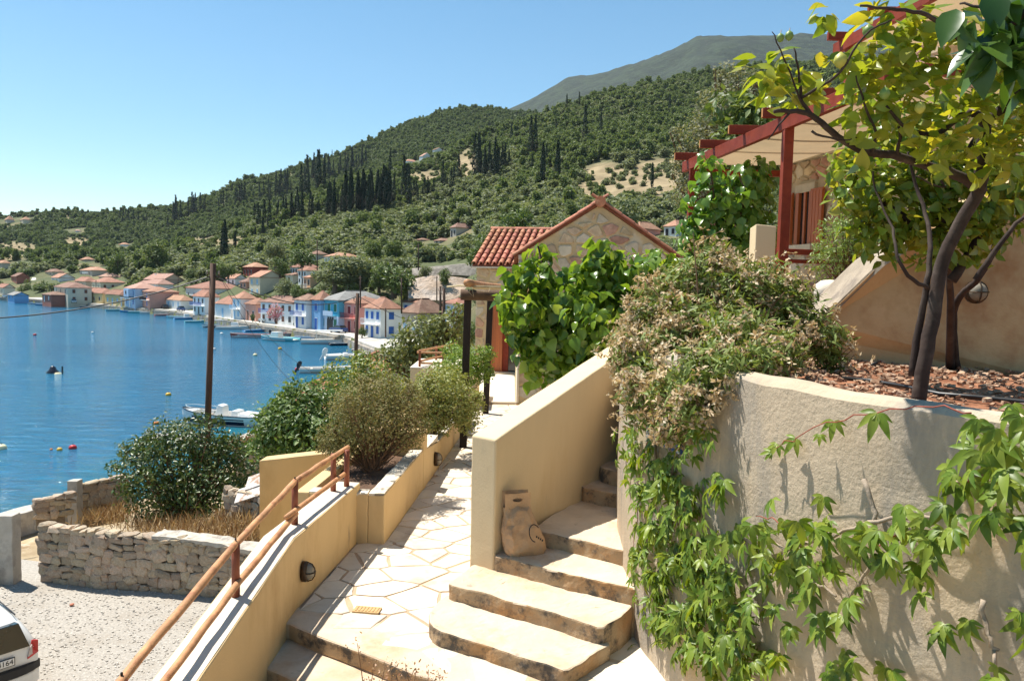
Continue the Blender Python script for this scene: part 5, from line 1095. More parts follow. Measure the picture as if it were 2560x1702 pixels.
quay_car(412, 772, 4.0, m_cb, 'black car beside the low white house on the far quay', 2.2); quay_car(452, 777, 4.0, m_cbl, 'dark blue car parked right of the low white house', 2.2); quay_car(184, 757, 4.0, m_cs, 'grey car parked before the ochre row', 2.2); quay_car(846, 831, 4.2, m_cbl, 'dark blue car parked in front of the teal house', 2.4); quay_car(11, 743, 4.2, m_car, 'white car beside the blue boat shed', 2.2)
# --- boats
m_hullw = mat('white_gelcoat', (.74, .74, .71), .3, .04, 2, 0, coat=.4); m_navy = mat('navy_hull', (.012, .02, .04), .25, .1, 2, 0, coat=.4); m_hblue = mat('blue_hull', (.05, .26, .5), .45, .1, 2, .1, 20); m_hred = mat('red_hull', (.35, .06, .04), .5, .1, 2, .1, 20); m_deck = mat('boat_deck', (.6, .52, .42), .7, .15, 3, .1, 20); m_ob = mat('outboard_cowl', (.015, .017, .025), .25, .1, 2, 0, coat=.5); m_hteal = mat('turquoise_hull', (.12, .45, .5), .45, .1, 2, .1, 20)
def boat(q, ln, rz, hull, label, strip=None, kind='open', ob='black', tilt=.0, beam=None, deck=None, cat='boat', fbk=1.0):
    t = thing('moored_boat', label, cat, tuple(q), rz, 'small boats moored in the bay'); R = Matrix.Rotation(rz, 3, 'Z'); q = Vector(q); w = beam or ln*.19; fb = .12*ln**.8*fbk
    def P_(x, y, z): return q+R @ Vector((x, y, z))
    X = [-.5, -.3, 0, .25, .4, .47, .5]; Wd = [.88, .97, 1, .86, .52, .22, .02]; Zs = [fb, fb, fb*1.05, fb*1.2, fb*1.38, fb*1.48, fb*1.52]
    def ring(i, k0=0):
        x, ww, z = X[i]*ln, Wd[i]*w, Zs[i]
        return [P_(x, -ww, z), P_(x, -ww*.96, z*.55), P_(x-(.02*ln if i > 3 else 0), -ww*.78, -.05), P_(x-(.04*ln if i > 3 else 0), 0, -.22), P_(x-(.02*ln if i > 3 else 0), ww*.78, -.05), P_(x, ww*.96, z*.55), P_(x, ww, z), P_(x, ww*.86, z-.02), P_(x*.98, ww*.78, fb*.45), P_(x*.98, -ww*.78, fb*.45), P_(x, -ww*.86, z-.02)]
    h = MB().rings([ring(i) for i in range(7)][::-1]).build('hull', hull, t)
    for s in (-1, 1): MB().tube([P_(X[i]*ln, s*Wd[i]*w*1.0, Zs[i]) for i in range(7)], .045, 6).build('rubbing_strake', m_hullw if hull != m_hullw else (strip or m_deck), t)
    if strip: 
        for s in (-1, 1):
            b = MB(); pts = [(X[i]*ln-(.01*ln if i > 3 else 0), s*(Wd[i]*w*.975+.02), Zs[i]*.72, s*(Wd[i]*w*.84+.03), Zs[i]*.12) for i in range(1, 6)]
            for a, c in zip(pts[:-1], pts[1:]): b.poly([P_(a[0], a[1], a[2]), P_(c[0], c[1], c[2]), P_(c[0], c[3], c[4]), P_(a[0], a[3], a[4])])
            b.build('stripe', strip, h)
    MB().prism([(P_(x*ln, y*w, 0).x, P_(x*ln, y*w, 0).y) for x, y in ((-.47, -.76), (.24, -.68), (.38, 0), (.24, .68), (-.47, .76))], q.z+fb*.4, q.z+fb*.5).build('floor', deck or m_deck, t)
    if kind == 'console':
        def L_(x, y, z): return P_(x*ln, y*w, z)
        MB().rings([[L_(-.02, -.42, fb*.5), L_(.1, -.42, fb*.5), L_(.1, .42, fb*.5), L_(-.02, .42, fb*.5)], [L_(-.01, -.38, fb*1.9), L_(.05, -.36, fb*2.05), L_(.05, .36, fb*2.05), L_(-.01, .38, fb*1.9)]]).build('console_cover', m_hullw, t, bevel=.06)
        MB().rings([[L_(-.2, -.5, fb*.5), L_(-.1, -.5, fb*.5), L_(-.1, .5, fb*.5), L_(-.2, .5, fb*.5)], [L_(-.19, -.45, fb*1.45), L_(-.12, -.42, fb*1.5), L_(-.12, .42, fb*1.5), L_(-.19, .45, fb*1.45)]]).build('seat_cover', m_hullw, t, bevel=.05)
        MB().rings([[L_(-.47, -.7, fb*.8), L_(-.2, -.7, fb*.8), L_(-.2, .7, fb*.8), L_(-.47, .7, fb*.8)], [L_(-.46, -.6, fb*1.08), L_(-.22, -.55, fb*1.3), L_(-.22, .55, fb*1.3), L_(-.46, .6, fb*1.08)]]).build('stern_cushion', m_hullw, t, bevel=.04)
        for s in (-1, 1): MB().tube([L_(.1, s*.9, fb*1.15), L_(.2, s*.86, fb*1.55), L_(.4, s*.46, fb*1.75), L_(.46, 0, fb*1.8)], .02, 6).build('bow_rail', m_hullw, t)
        MB().prism([(L_(x, y, 0).x, L_(x, y, 0).y) for x, y in ((.33, -.55), (.46, 0), (.33, .55))], q.z+fb*1.2, q.z+fb*1.3).build('bow_deck', m_hullw, t)
    elif kind == 'canopy':
        MB().box(P_(0, 0, fb*2.6+.5), (ln*.5, w*1.7, .07), rz).build('canopy', m_hullw, t)
        for x in (-.22, .22):
            for y in (-.7, .7): MB().tube([P_(x*ln, y*w, fb*.6), P_(x*ln, y*w, fb*2.6+.5)], .025, 5).build('pole', m_hullw, t)
    elif kind == 'cabin':
        MB().rings([[P_(-.05*ln, -w*.6, fb*.6), P_(.2*ln, -w*.55, fb*.6), P_(.2*ln, w*.55, fb*.6), P_(-.05*ln, w*.6, fb*.6)], [P_(-.05*ln, -w*.5, fb*1.2+.9), P_(.15*ln, -w*.45, fb*1.2+.9), P_(.15*ln, w*.45, fb*1.2+.9), P_(-.05*ln, w*.5, fb*1.2+.9)]]).build('cabin', m_hullw, t, bevel=.05)
        MB().tube([P_(-.15*ln, 0, fb*.6), P_(-.15*ln, 0, fb+2.2)], .03, 6).build('mast', m_deck, t)
    for x in ((-.3, .05) if kind == 'open' else (.22,)): MB().box(P_(x*ln, 0, fb*.78), (.28, w*1.7, .05), rz).build('thwart', m_deck, t)
    if ob:
        mo = m_ob if ob == 'black' else m_hullw; x0 = -.5*ln-.12
        def O(x, z):
            a = tilt; return P_(x0+x*math.cos(a)-(z-fb)*math.sin(a), 0, fb+x*-math.sin(a)*-1*0+(z-fb)*math.cos(a)-(-x)*math.sin(a)*1.0)
        def blk(pr, name):
            Rn = []
            for z, x_0, x_1, ww in pr: A, B = O(x_0, z), O(x_1, z); sd = R @ Vector((0, ww, 0)); Rn.append([A-sd, B-sd, B+sd, A+sd])
            MB().rings(Rn).build(name, mo, t, bevel=.03)
        s = ln/6
        blk([(fb+.05*s, -.28*s, .08*s, .13*s), (fb+.35*s, -.38*s, .12*s, .17*s), (fb+.62*s, -.34*s, .06*s, .16*s), (fb+.75*s, -.22*s, -.02*s, .1*s)], 'outboard_cowl'); blk([(fb-.85*s, -.2*s, .0, .05*s), (fb+.06*s, -.2*s, .05*s, .07*s)], 'outboard_leg')
        pr_ = O(-.1*s, fb-.8*s); MB().lathe([(.04*s, -.16*s), (.08*s, -.02), (.05*s, .14*s)], 8, pr_, R @ Matrix.Rotation(PI/2, 3, 'Y')).build('propeller', mo, t)
    return t
bq_ = RZ(562, 1058, -CZ); boat(bq_, 7.3, math.radians(172), m_hullw, 'white motorboat with navy stripe and black outboard moored behind the tall pole', m_navy, 'console', 'black', 0, 1.25, fbk=1.3)
boat(RZ(440, 1108, -CZ), 4.6, math.radians(-14), m_hullw, 'white dinghy with raised grey outboard half hidden by the round shrub', None, 'open', 'grey', -.9)
BO = [(65, 757, 4.2, 10, m_hullw, None, 'open', None, 'small white boat at the far left quay'), (90, 760, 4.6, 20, m_hullw, m_hblue, 'open', None, 'white and blue boat second from the far left'), (114, 762, 5.5, 25, m_hblue, None, 'canopy', None, 'blue boat with white canopy at the far quay'), (140, 762, 5.2, 200, m_navy, None, 'canopy', None, 'dark boat with canopy in front of the brick annexe'),
      (220, 768, 4.5, 30, m_navy, None, 'open', None, 'dark low boat below the ochre row'), (289, 776, 5, 30, m_hteal, None, 'open', None, 'greenish boat below the yellow house'), (322, 779, 4.5, 210, m_hblue, None, 'open', None, 'small blue boat below the pale blue house'), (346, 781, 5, 20, m_hteal, None, 'open', None, 'pale turquoise boat below the salmon house'), (384, 783, 6.5, 15, m_hullw, None, 'open', None, 'long white boat lying along the far quay'),
      (405, 788, 3.6, 40, m_hred, None, 'open', None, 'small dark red boat off the far quay'), (444, 794, 5, 200, m_hteal, m_hullw, 'open', None, 'white topped turquoise boat left of the blue cabin boat'), (463, 797, 5, 35, m_hblue, None, 'cabin', None, 'bright blue cabin boat left of the pole'), (486, 805, 4, 30, m_hteal, None, 'open', None, 'flat green boat just left of the pole'), (541, 818, 5.4, 205, m_hullw, m_navy, 'canopy', None, 'white boat with cover just right of the pole'), (582, 822, 6.2, 15, m_hullw, None, 'cabin', None, 'larger white cabin boat off the garage house'),
      (626, 842, 6.4, 195, m_hred, m_hullw, 'open', 'black', 'red and blue open boat with outboard'), (640, 828, 4.6, 40, m_hblue, None, 'open', None, 'small blue boat behind the red open boat'), (697, 850, 6.8, 160, m_hteal, m_hullw, 'cabin', None, 'pale blue wooden fishing boat with mast'), (735, 838, 6.2, 30, m_hred, m_hullw, 'open', None, 'red and white rowing boat by the quay wall'), (752, 833, 5.4, 20, m_hred, None, 'open', None, 'rust red boat behind the rowing boat'), (712, 834, 5, 30, m_hullw, None, 'open', None, 'white boat tucked behind the fishing boat'), (776, 848, 5.2, 205, m_hblue, m_hullw, 'open', 'black', 'small bright blue boat with white trim near the canopy boat'),
      (822, 858, 8.4, 12, m_hullw, None, 'canopy', None, 'white boat with large white sun canopy'), (860, 862, 4.5, 25, m_navy, None, 'open', None, 'dark boat against the rocky quay'), (886, 897, 7.2, 20, m_hullw, None, 'console', 'grey', 'white speedboat with grey outboard behind the second pole'), (822, 930, 6.0, 12, m_hullw, m_deck, 'open', 'black', 'open boat with black outboard nearest the shed roofs')]
for px, py, ln, rz, h, st, kd, ob, lb in BO: boat(RZ(px, py+1, -CZ), ln*1.2, math.radians(rz), h, lb, st, kd, ob, -.5 if ob else 0, deck=m_deck)
# --- buoys
m_by = {'red': mat('red_buoy', (.5, .03, .03), .4, .1, 3, 0), 'yellow': mat('yellow_buoy', (.75, .42, .05), .4, .1, 3, 0), 'pale': mat('pale_buoy', (.75, .66, .4), .4, .1, 3, 0), 'orange': mat('orange_buoy', (.75, .2, .04), .4, .1, 3, 0), 'white': mat('white_buoy', (.75, .73, .68), .4, .05, 3, 0)}
for px, py, r, c, lb in ((87, 838, .32, 'red', 'red buoy far out on the left'), (421, 988, .28, 'yellow', 'yellow buoy alone left of the motorboat'), (4, 1122, .32, 'pale', 'pale yellow buoy at the left picture edge'), (149, 1125, .18, 'yellow', 'small orange yellow buoy beside the red one'), (182, 1121, .26, 'red', 'near red buoy on the blue water'), (554, 835, .35, 'white', 'white buoy right of the pole near the far quay'), (638, 889, .35, 'pale', 'pale buoy off the moored boats'), (700, 873, .35, 'yellow', 'yellow buoy off the fishing boat'), (743, 925, .35, 'red', 'red buoy off the second pole'), (391, 1060, .22, 'orange', 'orange buoy just above the round shrub'), (231, 832, .28, 'white', 'tiny white buoy in open water'), (535, 874, .3, 'white', 'white buoy beside the tall pole'), (128, 1124, .1, 'orange', 'tiny orange float near the red buoy')):
    q = RZ(px, py, -CZ); t = thing('buoy', lb, 'buoy', tuple(q), group='mooring buoys')
    MB().lathe([(r*.05, -r*.5), (r*.7, -r*.45), (r, .15*r), (r*.85, .65*r), (r*.5, .95*r), (r*.15, 1.02*r)], 14, q).build('float', m_by[c], t, smooth=True); MB().lathe([(r*.12, r), (r*.2, r*1.1), (r*.12, r*1.25)], 8, q).build('eye', m_pipe, t)
q = RZ(132, 932, -CZ); t = thing('swimmer_float', 'dark floating marker with small upright stick far out on the water', 'float', tuple(q))
MB().lathe([(.05, -.3), (.75, -.1), (.7, .15), (.45, .35), (.3, .7), (.12, .85)], 12, q).build('float', m_ob, t, smooth=True); q2 = RZ(156, 934, -CZ); MB().tube([q2+Vector((0, 0, -.3)), q2+Vector((0, 0, .9))], .1, 7).build('stick', m_ob, t); MB().lathe([(.05, -.1), (.4, 0), (.3, .12)], 8, RZ(145, 934, -CZ)).build('line_float', m_by['pale'], t)
# rocks of the curved quay end
b = MB()
for i in range(70):
    t = random.random(); y = 100+t*28; x = xc(y)-random.uniform(-.5, 1.2); s = random.uniform(.4, 1.0); b.box((x, y, random.uniform(0, .5)), (s*1.4, s, s), R=Matrix.Rotation(random.uniform(0, 6), 3, 'Z') @ Matrix.Rotation(random.uniform(-.5, .5), 3, 'X'))
o = b.build('shore_rocks', m_rock, bevel=.15); stuff(tag(o, 'tumbled rocks along the foot of the curved quay', 'rocks'))
# ================================================================ TREES ON THE HILLSIDE
L_olive = leafmat('olive_leaf', [(.15, .178, .085), (.2, .225, .115), (.25, .272, .155), (.115, .14, .062)], .38, .6, .25, (1.1, 1.1, .6))
L_maquis = leafmat('maquis_leaf', [(.078, .118, .036), (.105, .148, .05), (.145, .185, .066), (.062, .092, .03)], .38, .6, .25, (1.1, 1.1, .6))
L_pine = leafmat('pine_needle', [(.11, .15, .045), (.15, .195, .06), (.19, .23, .072), (.08, .115, .038)], .38, .6, .25, (1.1, 1.1, .6))
L_cyp = leafmat('cypress_leaf', [(.016, .032, .018), (.024, .044, .023), (.034, .056, .028)], .12, .65, .2)
L_broad = leafmat('broad_leaf', [(.085, .13, .035), (.12, .175, .045), (.165, .21, .065), (.06, .095, .025)], .3, .5, .35)
m_bark = mat('tree_bark', (.12, .09, .065), .95, .3, 3, .6, 12, stretch=(1, 1, .3))
def crown_mesh(name, kind, n, size, seed):
    r = np.random.default_rng(seed); q = random.Random(seed)
    if kind == 'cyp':
        z = r.random(n)**.85; w = .085*np.sin(PI*np.minimum(1, (z*.93+.07))**.72)+.006; a = r.random(n)*2*PI
        f = .75+.3*r.random(n); P_ = np.stack([np.cos(a)*w*f, np.sin(a)*w*f, .04+.96*z], 1); D = np.stack([np.cos(a), np.sin(a), .6+0*a], 1)
        V, T = leaf_arrays(P_, D, size, T4, .45, axis=np.tile([0, 0, 1.0], (n, 1)), r=r); mt = L_cyp
    else:
        nb = {'olive': 9, 'maquis': 7, 'pine': 11, 'broad': 9}[kind]; bl = []
        for i in range(nb):
            a = q.uniform(0, 6.28); ra = q.uniform(.1, .34)
            if kind == 'pine': zz = q.uniform(.35, .9); ra *= 1.1-zz*.7; rr = q.uniform(.13, .2)
            elif kind == 'maquis': zz = q.uniform(.25, .6); rr = q.uniform(.2, .32)
            else: zz = q.uniform(.2, .76); rr = q.uniform(.17, .27)
            bl.append(((math.cos(a)*ra, math.sin(a)*ra, zz), rr))
        P_, D = blob_points(bl, n, .5, r, .9); D[:, 2] += .5; V, T = leaf_arrays(P_, D, size, TQ if n < 700 else T4, .6, r=r); mt = {'olive': L_olive, 'maquis': L_maquis, 'pine': L_pine, 'broad': L_broad}[kind]
    return np_mesh('_'+name, V, T, mt)
def trunk_mesh(name, seed, h=.5, r0=.05, twist=.05):
    q = random.Random(seed); b = MB(); top = Vector((q.uniform(-twist, twist), q.uniform(-twist, twist), h))
    b.tube([(0, 0, -.08), (q.uniform(-.03, .03), 0, h*.4), top*.8, top], [r0*1.4, r0, r0*.8, r0*.5], 7)
    for k in range(4):
        a = k*1.57+q.uniform(-.4, .4); e = top*.75+Vector((math.cos(a)*.22, math.sin(a)*.22, .26)); b.tube([top*.7, top*.75+Vector((math.cos(a)*.1, math.sin(a)*.1, .1)), e], [r0*.6, r0*.45, r0*.2], 5)
    me = bpy.data.meshes.new('_'+name); me.from_pydata(b.v, [], b.f); me.materials.append(m_bark); return me
MESH = {k: [crown_mesh(k+'_crown', k, n, s, i+j*7) for i in range(c)] for j, (k, n, s, c) in enumerate((('olive', 1500, .085, 4), ('broad', 1600, .085, 3), ('pine', 1500, .08, 3), ('cyp', 1300, .05, 3), ('maquis', 900, .1, 2)))}
FAR = {k: [crown_mesh(k+'_far', k, n, s, 50+i+j*7) for i in range(c)] for j, (k, n, s, c) in enumerate((('olive', 420, .16, 4), ('pine', 420, .15, 3), ('maquis', 380, .19, 4), ('cyp', 420, .062, 3)))}
TRUNK = [trunk_mesh('tree_trunk', i) for i in range(4)]
TW = trunk_mesh('cypress_trunk', 9, .3, .018, .005)
def tree(kind, pos, h, w=None, label='', cat='tree', name=None, group=None, seed=0, far=False):
    q = random.Random(seed); w = w or h
    t = bpy.data.objects.new(name or {'olive': 'olive_tree', 'cyp': 'cypress', 'pine': 'pine_tree', 'broad': 'broadleaf_tree', 'maquis': 'evergreen_bush'}[kind], None); COL.objects.link(t); t.empty_display_size = .5
    t.location = pos; t.rotation_euler = (0, 0, q.uniform(0, 6.28)); t.scale = (w, w, h); tag(t, label, cat, group)
    src = (FAR if far and kind in FAR else MESH)[kind]
    c = bpy.data.objects.new('crown', q.choice(src)); COL.objects.link(c); c.parent = t
    k = bpy.data.objects.new('trunk', TW if kind == 'cyp' else q.choice(TRUNK)); COL.objects.link(k); k.parent = t
    return t
# cypresses one by one (x, top, foot) in the photo
CY = [(860+x/2.457, 180+a/2.457, 180+b/2.457) for x, a, b in ((35, 665, 890), (110, 675, 885), (150, 675, 880), (190, 665, 800), (230, 650, 880), (265, 680, 850), (295, 690, 840), (355, 600, 840), (415, 700, 810), (430, 710, 810), (480, 690, 800), (500, 690, 800), (535, 690, 790), (590, 600, 740), (640, 640, 760), (685, 570, 710), (655, 680, 760), (805, 455, 690), (845, 545, 690), (870, 500, 690), (905, 480, 690), (920, 520, 690), (950, 500, 650), (965, 500, 650), (1145, 350, 560), (1130, 545, 640), (1195, 510, 730), (1215, 490, 600), (1270, 335, 410), (1285, 500, 740), (1445, 285, 490), (1540, 310, 450), (1405, 175, 260), (1330, 190, 280), (270, 530, 655), (100, 510, 610), (40, 510, 620), (120, 510, 600), (760, 175, 228), (785, 180, 228), (810, 195, 238), (935, 175, 213), (1950, 200, 310), (1860, 600, 720), (2185, 180, 230), (1000, 370, 480))]
CY += [(x/2.457, 380+a/2.457, 380+b/2.457) for x, a, b in ((1380, 480, 695), (1440, 520, 630), (1365, 520, 690), (1560, 340, 425), (1565, 490, 570), (1500, 380, 430), (1480, 230, 340), (1500, 230, 340), (1470, 240, 340), (1590, 225, 310), (1645, 200, 300), (1690, 170, 300), (1720, 160, 290), (1745, 150, 270), (1760, 150, 260), (1370, 270, 350), (1355, 285, 350), (1180, 285, 400), (1200, 290, 400), (1230, 290, 390), (1080, 310, 450), (1065, 340, 450), (1110, 380, 450), (1030, 420, 490), (740, 370, 430), (760, 375, 430), (790, 370, 440), (820, 375, 440), (850, 385, 440), (880, 395, 440), (900, 395, 440), (1880, 90, 300), (1920, 60, 200), (1945, 60, 280), (1890, 190, 330), (1985, 60, 180), (2010, 60, 170), (2150, 15, 130), (2080, 50, 140), (2110, 60, 150), (2210, 20, 120), (2235, 20, 100), (1735, 310, 420), (1750, 310, 430), (1785, 310, 440), (1820, 280, 430), (1850, 290, 460), (1900, 290, 420), (1950, 330, 420), (2015, 250, 440), (2045, 240, 430), (2095, 260, 420), (2145, 175, 420), (2220, 180, 400), (2270, 185, 390), (2310, 180, 390), (2345, 160, 390), (1620, 340, 480), (1650, 340, 490), (1700, 350, 450), (1610, 440, 560), (1640, 440, 530), (30, 345, 392), (80, 345, 390), (108, 345, 388), (140, 355, 388), (1630, 95, 118), (1680, 90, 118), (1735, 95, 122), (2030, 15, 52), (570, 335, 385))]
q_ = random.Random(3)
for x, a, b_ in (list(CY[:26])+CY[50:104])*2:      # companions thickening the dark rows
    if q_.random() < .95: CY.append((x+q_.uniform(-16, 16), a+q_.uniform(4, 24), b_+q_.uniform(-8, 8)))
TREEPOS = []
for i, (px, a, b_) in enumerate(CY):
    y = ground_at(px, b_)
    if y is None: continue
    x = (px-1280)/F*y; h = (b_-a)/F*y; z = land(x, y); TREEPOS.append((x, y, 3))
    lb = 'tall dark slender cypress standing in the rows on the hillside'
    if i == 46: lb = 'large dark cypress standing free above the white houses, the taller of the pair'
    if i == 47: lb = 'shorter free standing dark cypress right of the tall one above the houses'
    tree('cyp', (x, y, z-.2), h*1.25, h*(1.05 if h < 14 else .9), lb, 'cypress', group=None if i in (46, 47) else 'cypresses on the hillside', seed=i, far=y > 420)
# single trees one can pick out near the town (kind, x, top, foot, width, label[, depth])
for i, (kd, px, a, b_, w, lb, *dp) in enumerate((('broad', 293, 628, 692, 50, 'round dark green tree behind the far left houses'), ('pine', 388, 610, 690, 85, 'large loose olive green tree above the pale blue house'), ('maquis', 478, 665, 705, 40, 'small dark round tree behind the white hipped house'), ('olive', 716, 698, 745, 52, 'grey green olive tree right of the blank gable wall', 182), ('broad', 742, 715, 748, 30, 'small bright green bush beside the peach house', 176), ('olive', 868, 640, 728, 130, 'big olive tree filling the slope above the teal house', 178), ('olive', 836, 668, 728, 100, 'wide olive tree behind the red roof of the blue strip house', 174), ('broad', 985, 652, 738, 100, 'tall bright green tree above the blue shuttered house', 168), ('olive', 930, 642, 735, 110, 'olive tree between the bright green tree and the big olive', 180), ('broad', 948, 662, 728, 60, 'light green tree beside the tall bright one', 172), ('broad', 755, 615, 668, 60, 'leafy green tree left of the grey cottage', 232), ('broad', 700, 640, 690, 40, 'green tree beside the dark red house', 236), ('olive', 690, 605, 668, 60, 'round olive above the dark red house', 250), ('broad', 545, 655, 690, 45, 'yellowish green tree behind the tall pole', 238), ('maquis', 570, 655, 695, 36, 'dark bush left of the dark red house', 240), ('broad', 62, 700, 750, 34, 'green tree by the pale side road', 372), ('broad', 106, 700, 755, 46, 'leafy tree in front of the cream two storey house', 366), ('broad', 143, 738, 757, 18, 'small round tree before the brick annexe', 352), ('broad', 632, 783, 803, 14, 'small clipped tree by the black car', 168), ('broad', 905, 812, 842, 24, 'dark shrub between the pink and blue shuttered houses', 139), ('olive', 1060, 665, 705, 40, 'grey shrub on the terraced bank', 172), ('broad', 1112, 668, 712, 34, 'dark tufted tree on the cut bank', 168), ('olive', 1230, 560, 660, 90, 'olive tree behind the tiled wing', 95), ('broad', 1210, 590, 672, 70, 'green bush left of the tiled wing', 92), ('broad', 1290, 520, 600, 110, 'light green tree above the tiled wing', 150), ('olive', 1400, 545, 620, 120, 'olive tree peeping over the stone gable', 130), ('olive', 1545, 500, 620, 120, 'olive tree right of the gable peak', 110), ('broad', 1165, 790, 862, 60, 'leafy shrub glimpsed left of the pergola post', 40))):
    y = dp[0] if dp else ground_at(px, b_); p = AY(px, b_, y); h = (b_-a)/F*y; tree(kd, tuple(p), h*1.12, w/F*y*1.15, lb, 'tree', seed=200+i); TREEPOS.append((p.x, p.y, w/F*y*.4))
# oleander with pink flowers on the quay
q = AY(688, 806, 158); t = thing('oleander', 'pink flowering oleander in front of the long white house', 'shrub', tuple(q)); L_ole = leafmat('oleander_flower', [(.75, .3, .34), (.8, .42, .44), (.4, .35, .16), (.7, .25, .3)], .35, .6, .2, (1, .9, .9))
foliage('flowers', [(AY(688, 776, 158), 1.3), (AY(680, 784, 158), 1.0), (AY(697, 782, 158), 1.0), (AY(690, 792, 158), .8)], 700, .3, L_ole, t, TQ); MB().tube([q, AY(688, 785, 158)], [.12, .06], 6).build('trunk', m_bark, t)
# scattered groves: candidates everywhere, thin on the dry terraces
cand = []; q = random.Random(21); n = 0
while n < 80000:
    px = q.uniform(-260, 2750); y = math.sqrt(q.uniform(75**2, 1330**2)); n += 1
    ds = interp(px, DS)
    if y < ds+24: continue
    if px > 1230 and y < 80: continue
    x = (px-1280)/F*y; z = land(x, y); py = HZ(px)-(z-CZ)/y*F
    rn, rf = interp(px, NEARR), interp(px, FARR)
    if y > rf+25: continue
    if px > 1330 and y > rn+40: continue
    if any((x-a)**2+(y-b)**2 < r*r for a, b, r in HOUSES if abs(x-a) < r): continue
    if y < 300 and any((x-a)**2+(y-b)**2 < r*r for a, b, r in TREEPOS): continue
    d = dry(px, py)
    if d and q.random() > .3: continue
    if 1020 < px < 1200 and 655 < py < 750: continue
    if px < 330 and y < 560 and q.random() > .6: continue
    up = (y-ds)/(rn-ds)
    if y > rn*.97: kd = 'maquis' if q.random() < .8 else 'pine'
    elif up > .72: kd = q.choice(('maquis', 'maquis', 'pine', 'olive'))
    elif 1290 < px < 1720 and up > .5: kd = q.choice(('pine', 'pine', 'olive', 'maquis'))
    else: kd = 'olive' if q.random() < .82 else ('maquis' if q.random() < .6 else 'pine')
    h = {'olive': q.uniform(3.6, 6), 'maquis': q.uniform(3.2, 5.6), 'pine': q.uniform(5, 9)}[kd]*(.55 if d else 1)
    w = h*{'olive': q.uniform(1.1, 1.5), 'maquis': q.uniform(1.1, 1.5), 'pine': q.uniform(.8, 1.0)}[kd]
    tp = py-h/y*F; hw = w*.45/y*F
    if any(px+hw*.7 > a and px-hw*.7 < b and y < dpt+4 and tp < t+(g-t)*.75 and py > t for a, b, t, g, dpt in HPX):
        if y > 330: continue
        kd = 'maquis'; h = q.uniform(1.4, 2.4); w = h*q.uniform(1.6, 2.4); tp = py-h/y*F
        if any(px+6 > a and px-6 < b and y < dpt+4 and tp < t+(g-t)*.75 and py > t for a, b, t, g, dpt in HPX): continue
    cand.append((y/h, kd, x, y, z, h, w))
cand.sort()
near = [c for c in cand if -100 < 1280+c[2]/c[3]*F < 2100]
for kd, lb, cnt in (('olive', 'round grey green olive tree in the grove on the slope', 260), ('maquis', 'dark green bushy evergreen on the wooded slope', 60), ('pine', 'soft green pine standing among the olives on the slope', 60)):
    for i, c in enumerate([c for c in near if c[1] == kd][:cnt]): tree(kd, (c[2], c[3], c[4]-.3), c[5], c[6], lb, 'tree', group={'olive': 'olive trees on the slope', 'maquis': 'evergreens on the slope', 'pine': 'pines on the slope'}[kd], seed=900+i, far=c[3] > 260)
    used = set(id(c) for c in [c for c in near if c[1] == kd][:cnt]); cand = [c for c in cand if id(c) not in used]
def forest(name, kd, lst, label):
    col = bpy.data.collections.new(name+'_kinds')
    for i, me in enumerate(FAR[kd]): col.objects.link(bpy.data.objects.new('crown_kind', me))
    me = bpy.data.meshes.new(name); me.from_pydata([(c[2], c[3], c[4]-.3) for c in lst], [], []); 
    at = me.attributes.new('tree_scale', 'FLOAT_VECTOR', 'POINT'); at.data.foreach_set('vector', np.array([(c[6], c[6], c[5]) for c in lst], dtype=np.float32).ravel())
    ar = me.attributes.new('turn', 'FLOAT', 'POINT'); ar.data.foreach_set('value', np.array([random.uniform(0, 6.28) for c in lst], dtype=np.float32))
    o = put(bpy.data.objects.new(name, me)); stuff(tag(o, label, 'forest'))
    g = bpy.data.node_groups.new(name, 'GeometryNodeTree'); g.interface.new_socket('Geometry', in_out='INPUT', socket_type='NodeSocketGeometry'); g.interface.new_socket('Geometry', in_out='OUTPUT', socket_type='NodeSocketGeometry')
    N = g.nodes; L = g.links; gi = N.new('NodeGroupInput'); go = N.new('NodeGroupOutput'); ip = N.new('GeometryNodeInstanceOnPoints'); ci = N.new('GeometryNodeCollectionInfo')
    ci.inputs[0].default_value = col; ci.inputs['Separate Children'].default_value = True; ci.inputs['Reset Children'].default_value = True; ip.inputs['Pick Instance'].default_value = True
    a1 = N.new('GeometryNodeInputNamedAttribute'); a1.data_type = 'FLOAT_VECTOR'; a1.inputs[0].default_value = 'tree_scale'
    a2 = N.new('GeometryNodeInputNamedAttribute'); a2.data_type = 'FLOAT'; a2.inputs[0].default_value = 'turn'; cx = N.new('ShaderNodeCombineXYZ'); L.new(a2.outputs[0], cx.inputs[2])
    ri = N.new('FunctionNodeRandomValue'); ri.data_type = 'INT'; ri.inputs[4].default_value = 0; ri.inputs[5].default_value = len(FAR[kd])-1
    L.new(gi.outputs[0], ip.inputs['Points']); L.new(ci.outputs[0], ip.inputs['Instance']); L.new(ri.outputs[2], ip.inputs['Instance Index'])
    L.new(cx.outputs[0], ip.inputs['Rotation']); L.new(a1.outputs[0], ip.inputs['Scale']); L.new(ip.outputs[0], go.inputs[0])
    md = o.modifiers.new('forest', 'NODES'); md.node_group = g
forest('olive_groves', 'olive', [c for c in cand if c[1] == 'olive'], 'far grey green olive groves covering the hillside')
forest('evergreen_woods', 'maquis', [c for c in cand if c[1] == 'maquis'], 'far dark evergreen woods covering the upper hills')
forest('pine_woods', 'pine', [c for c in cand if c[1] == 'pine'], 'far pine woods on the upper slope')
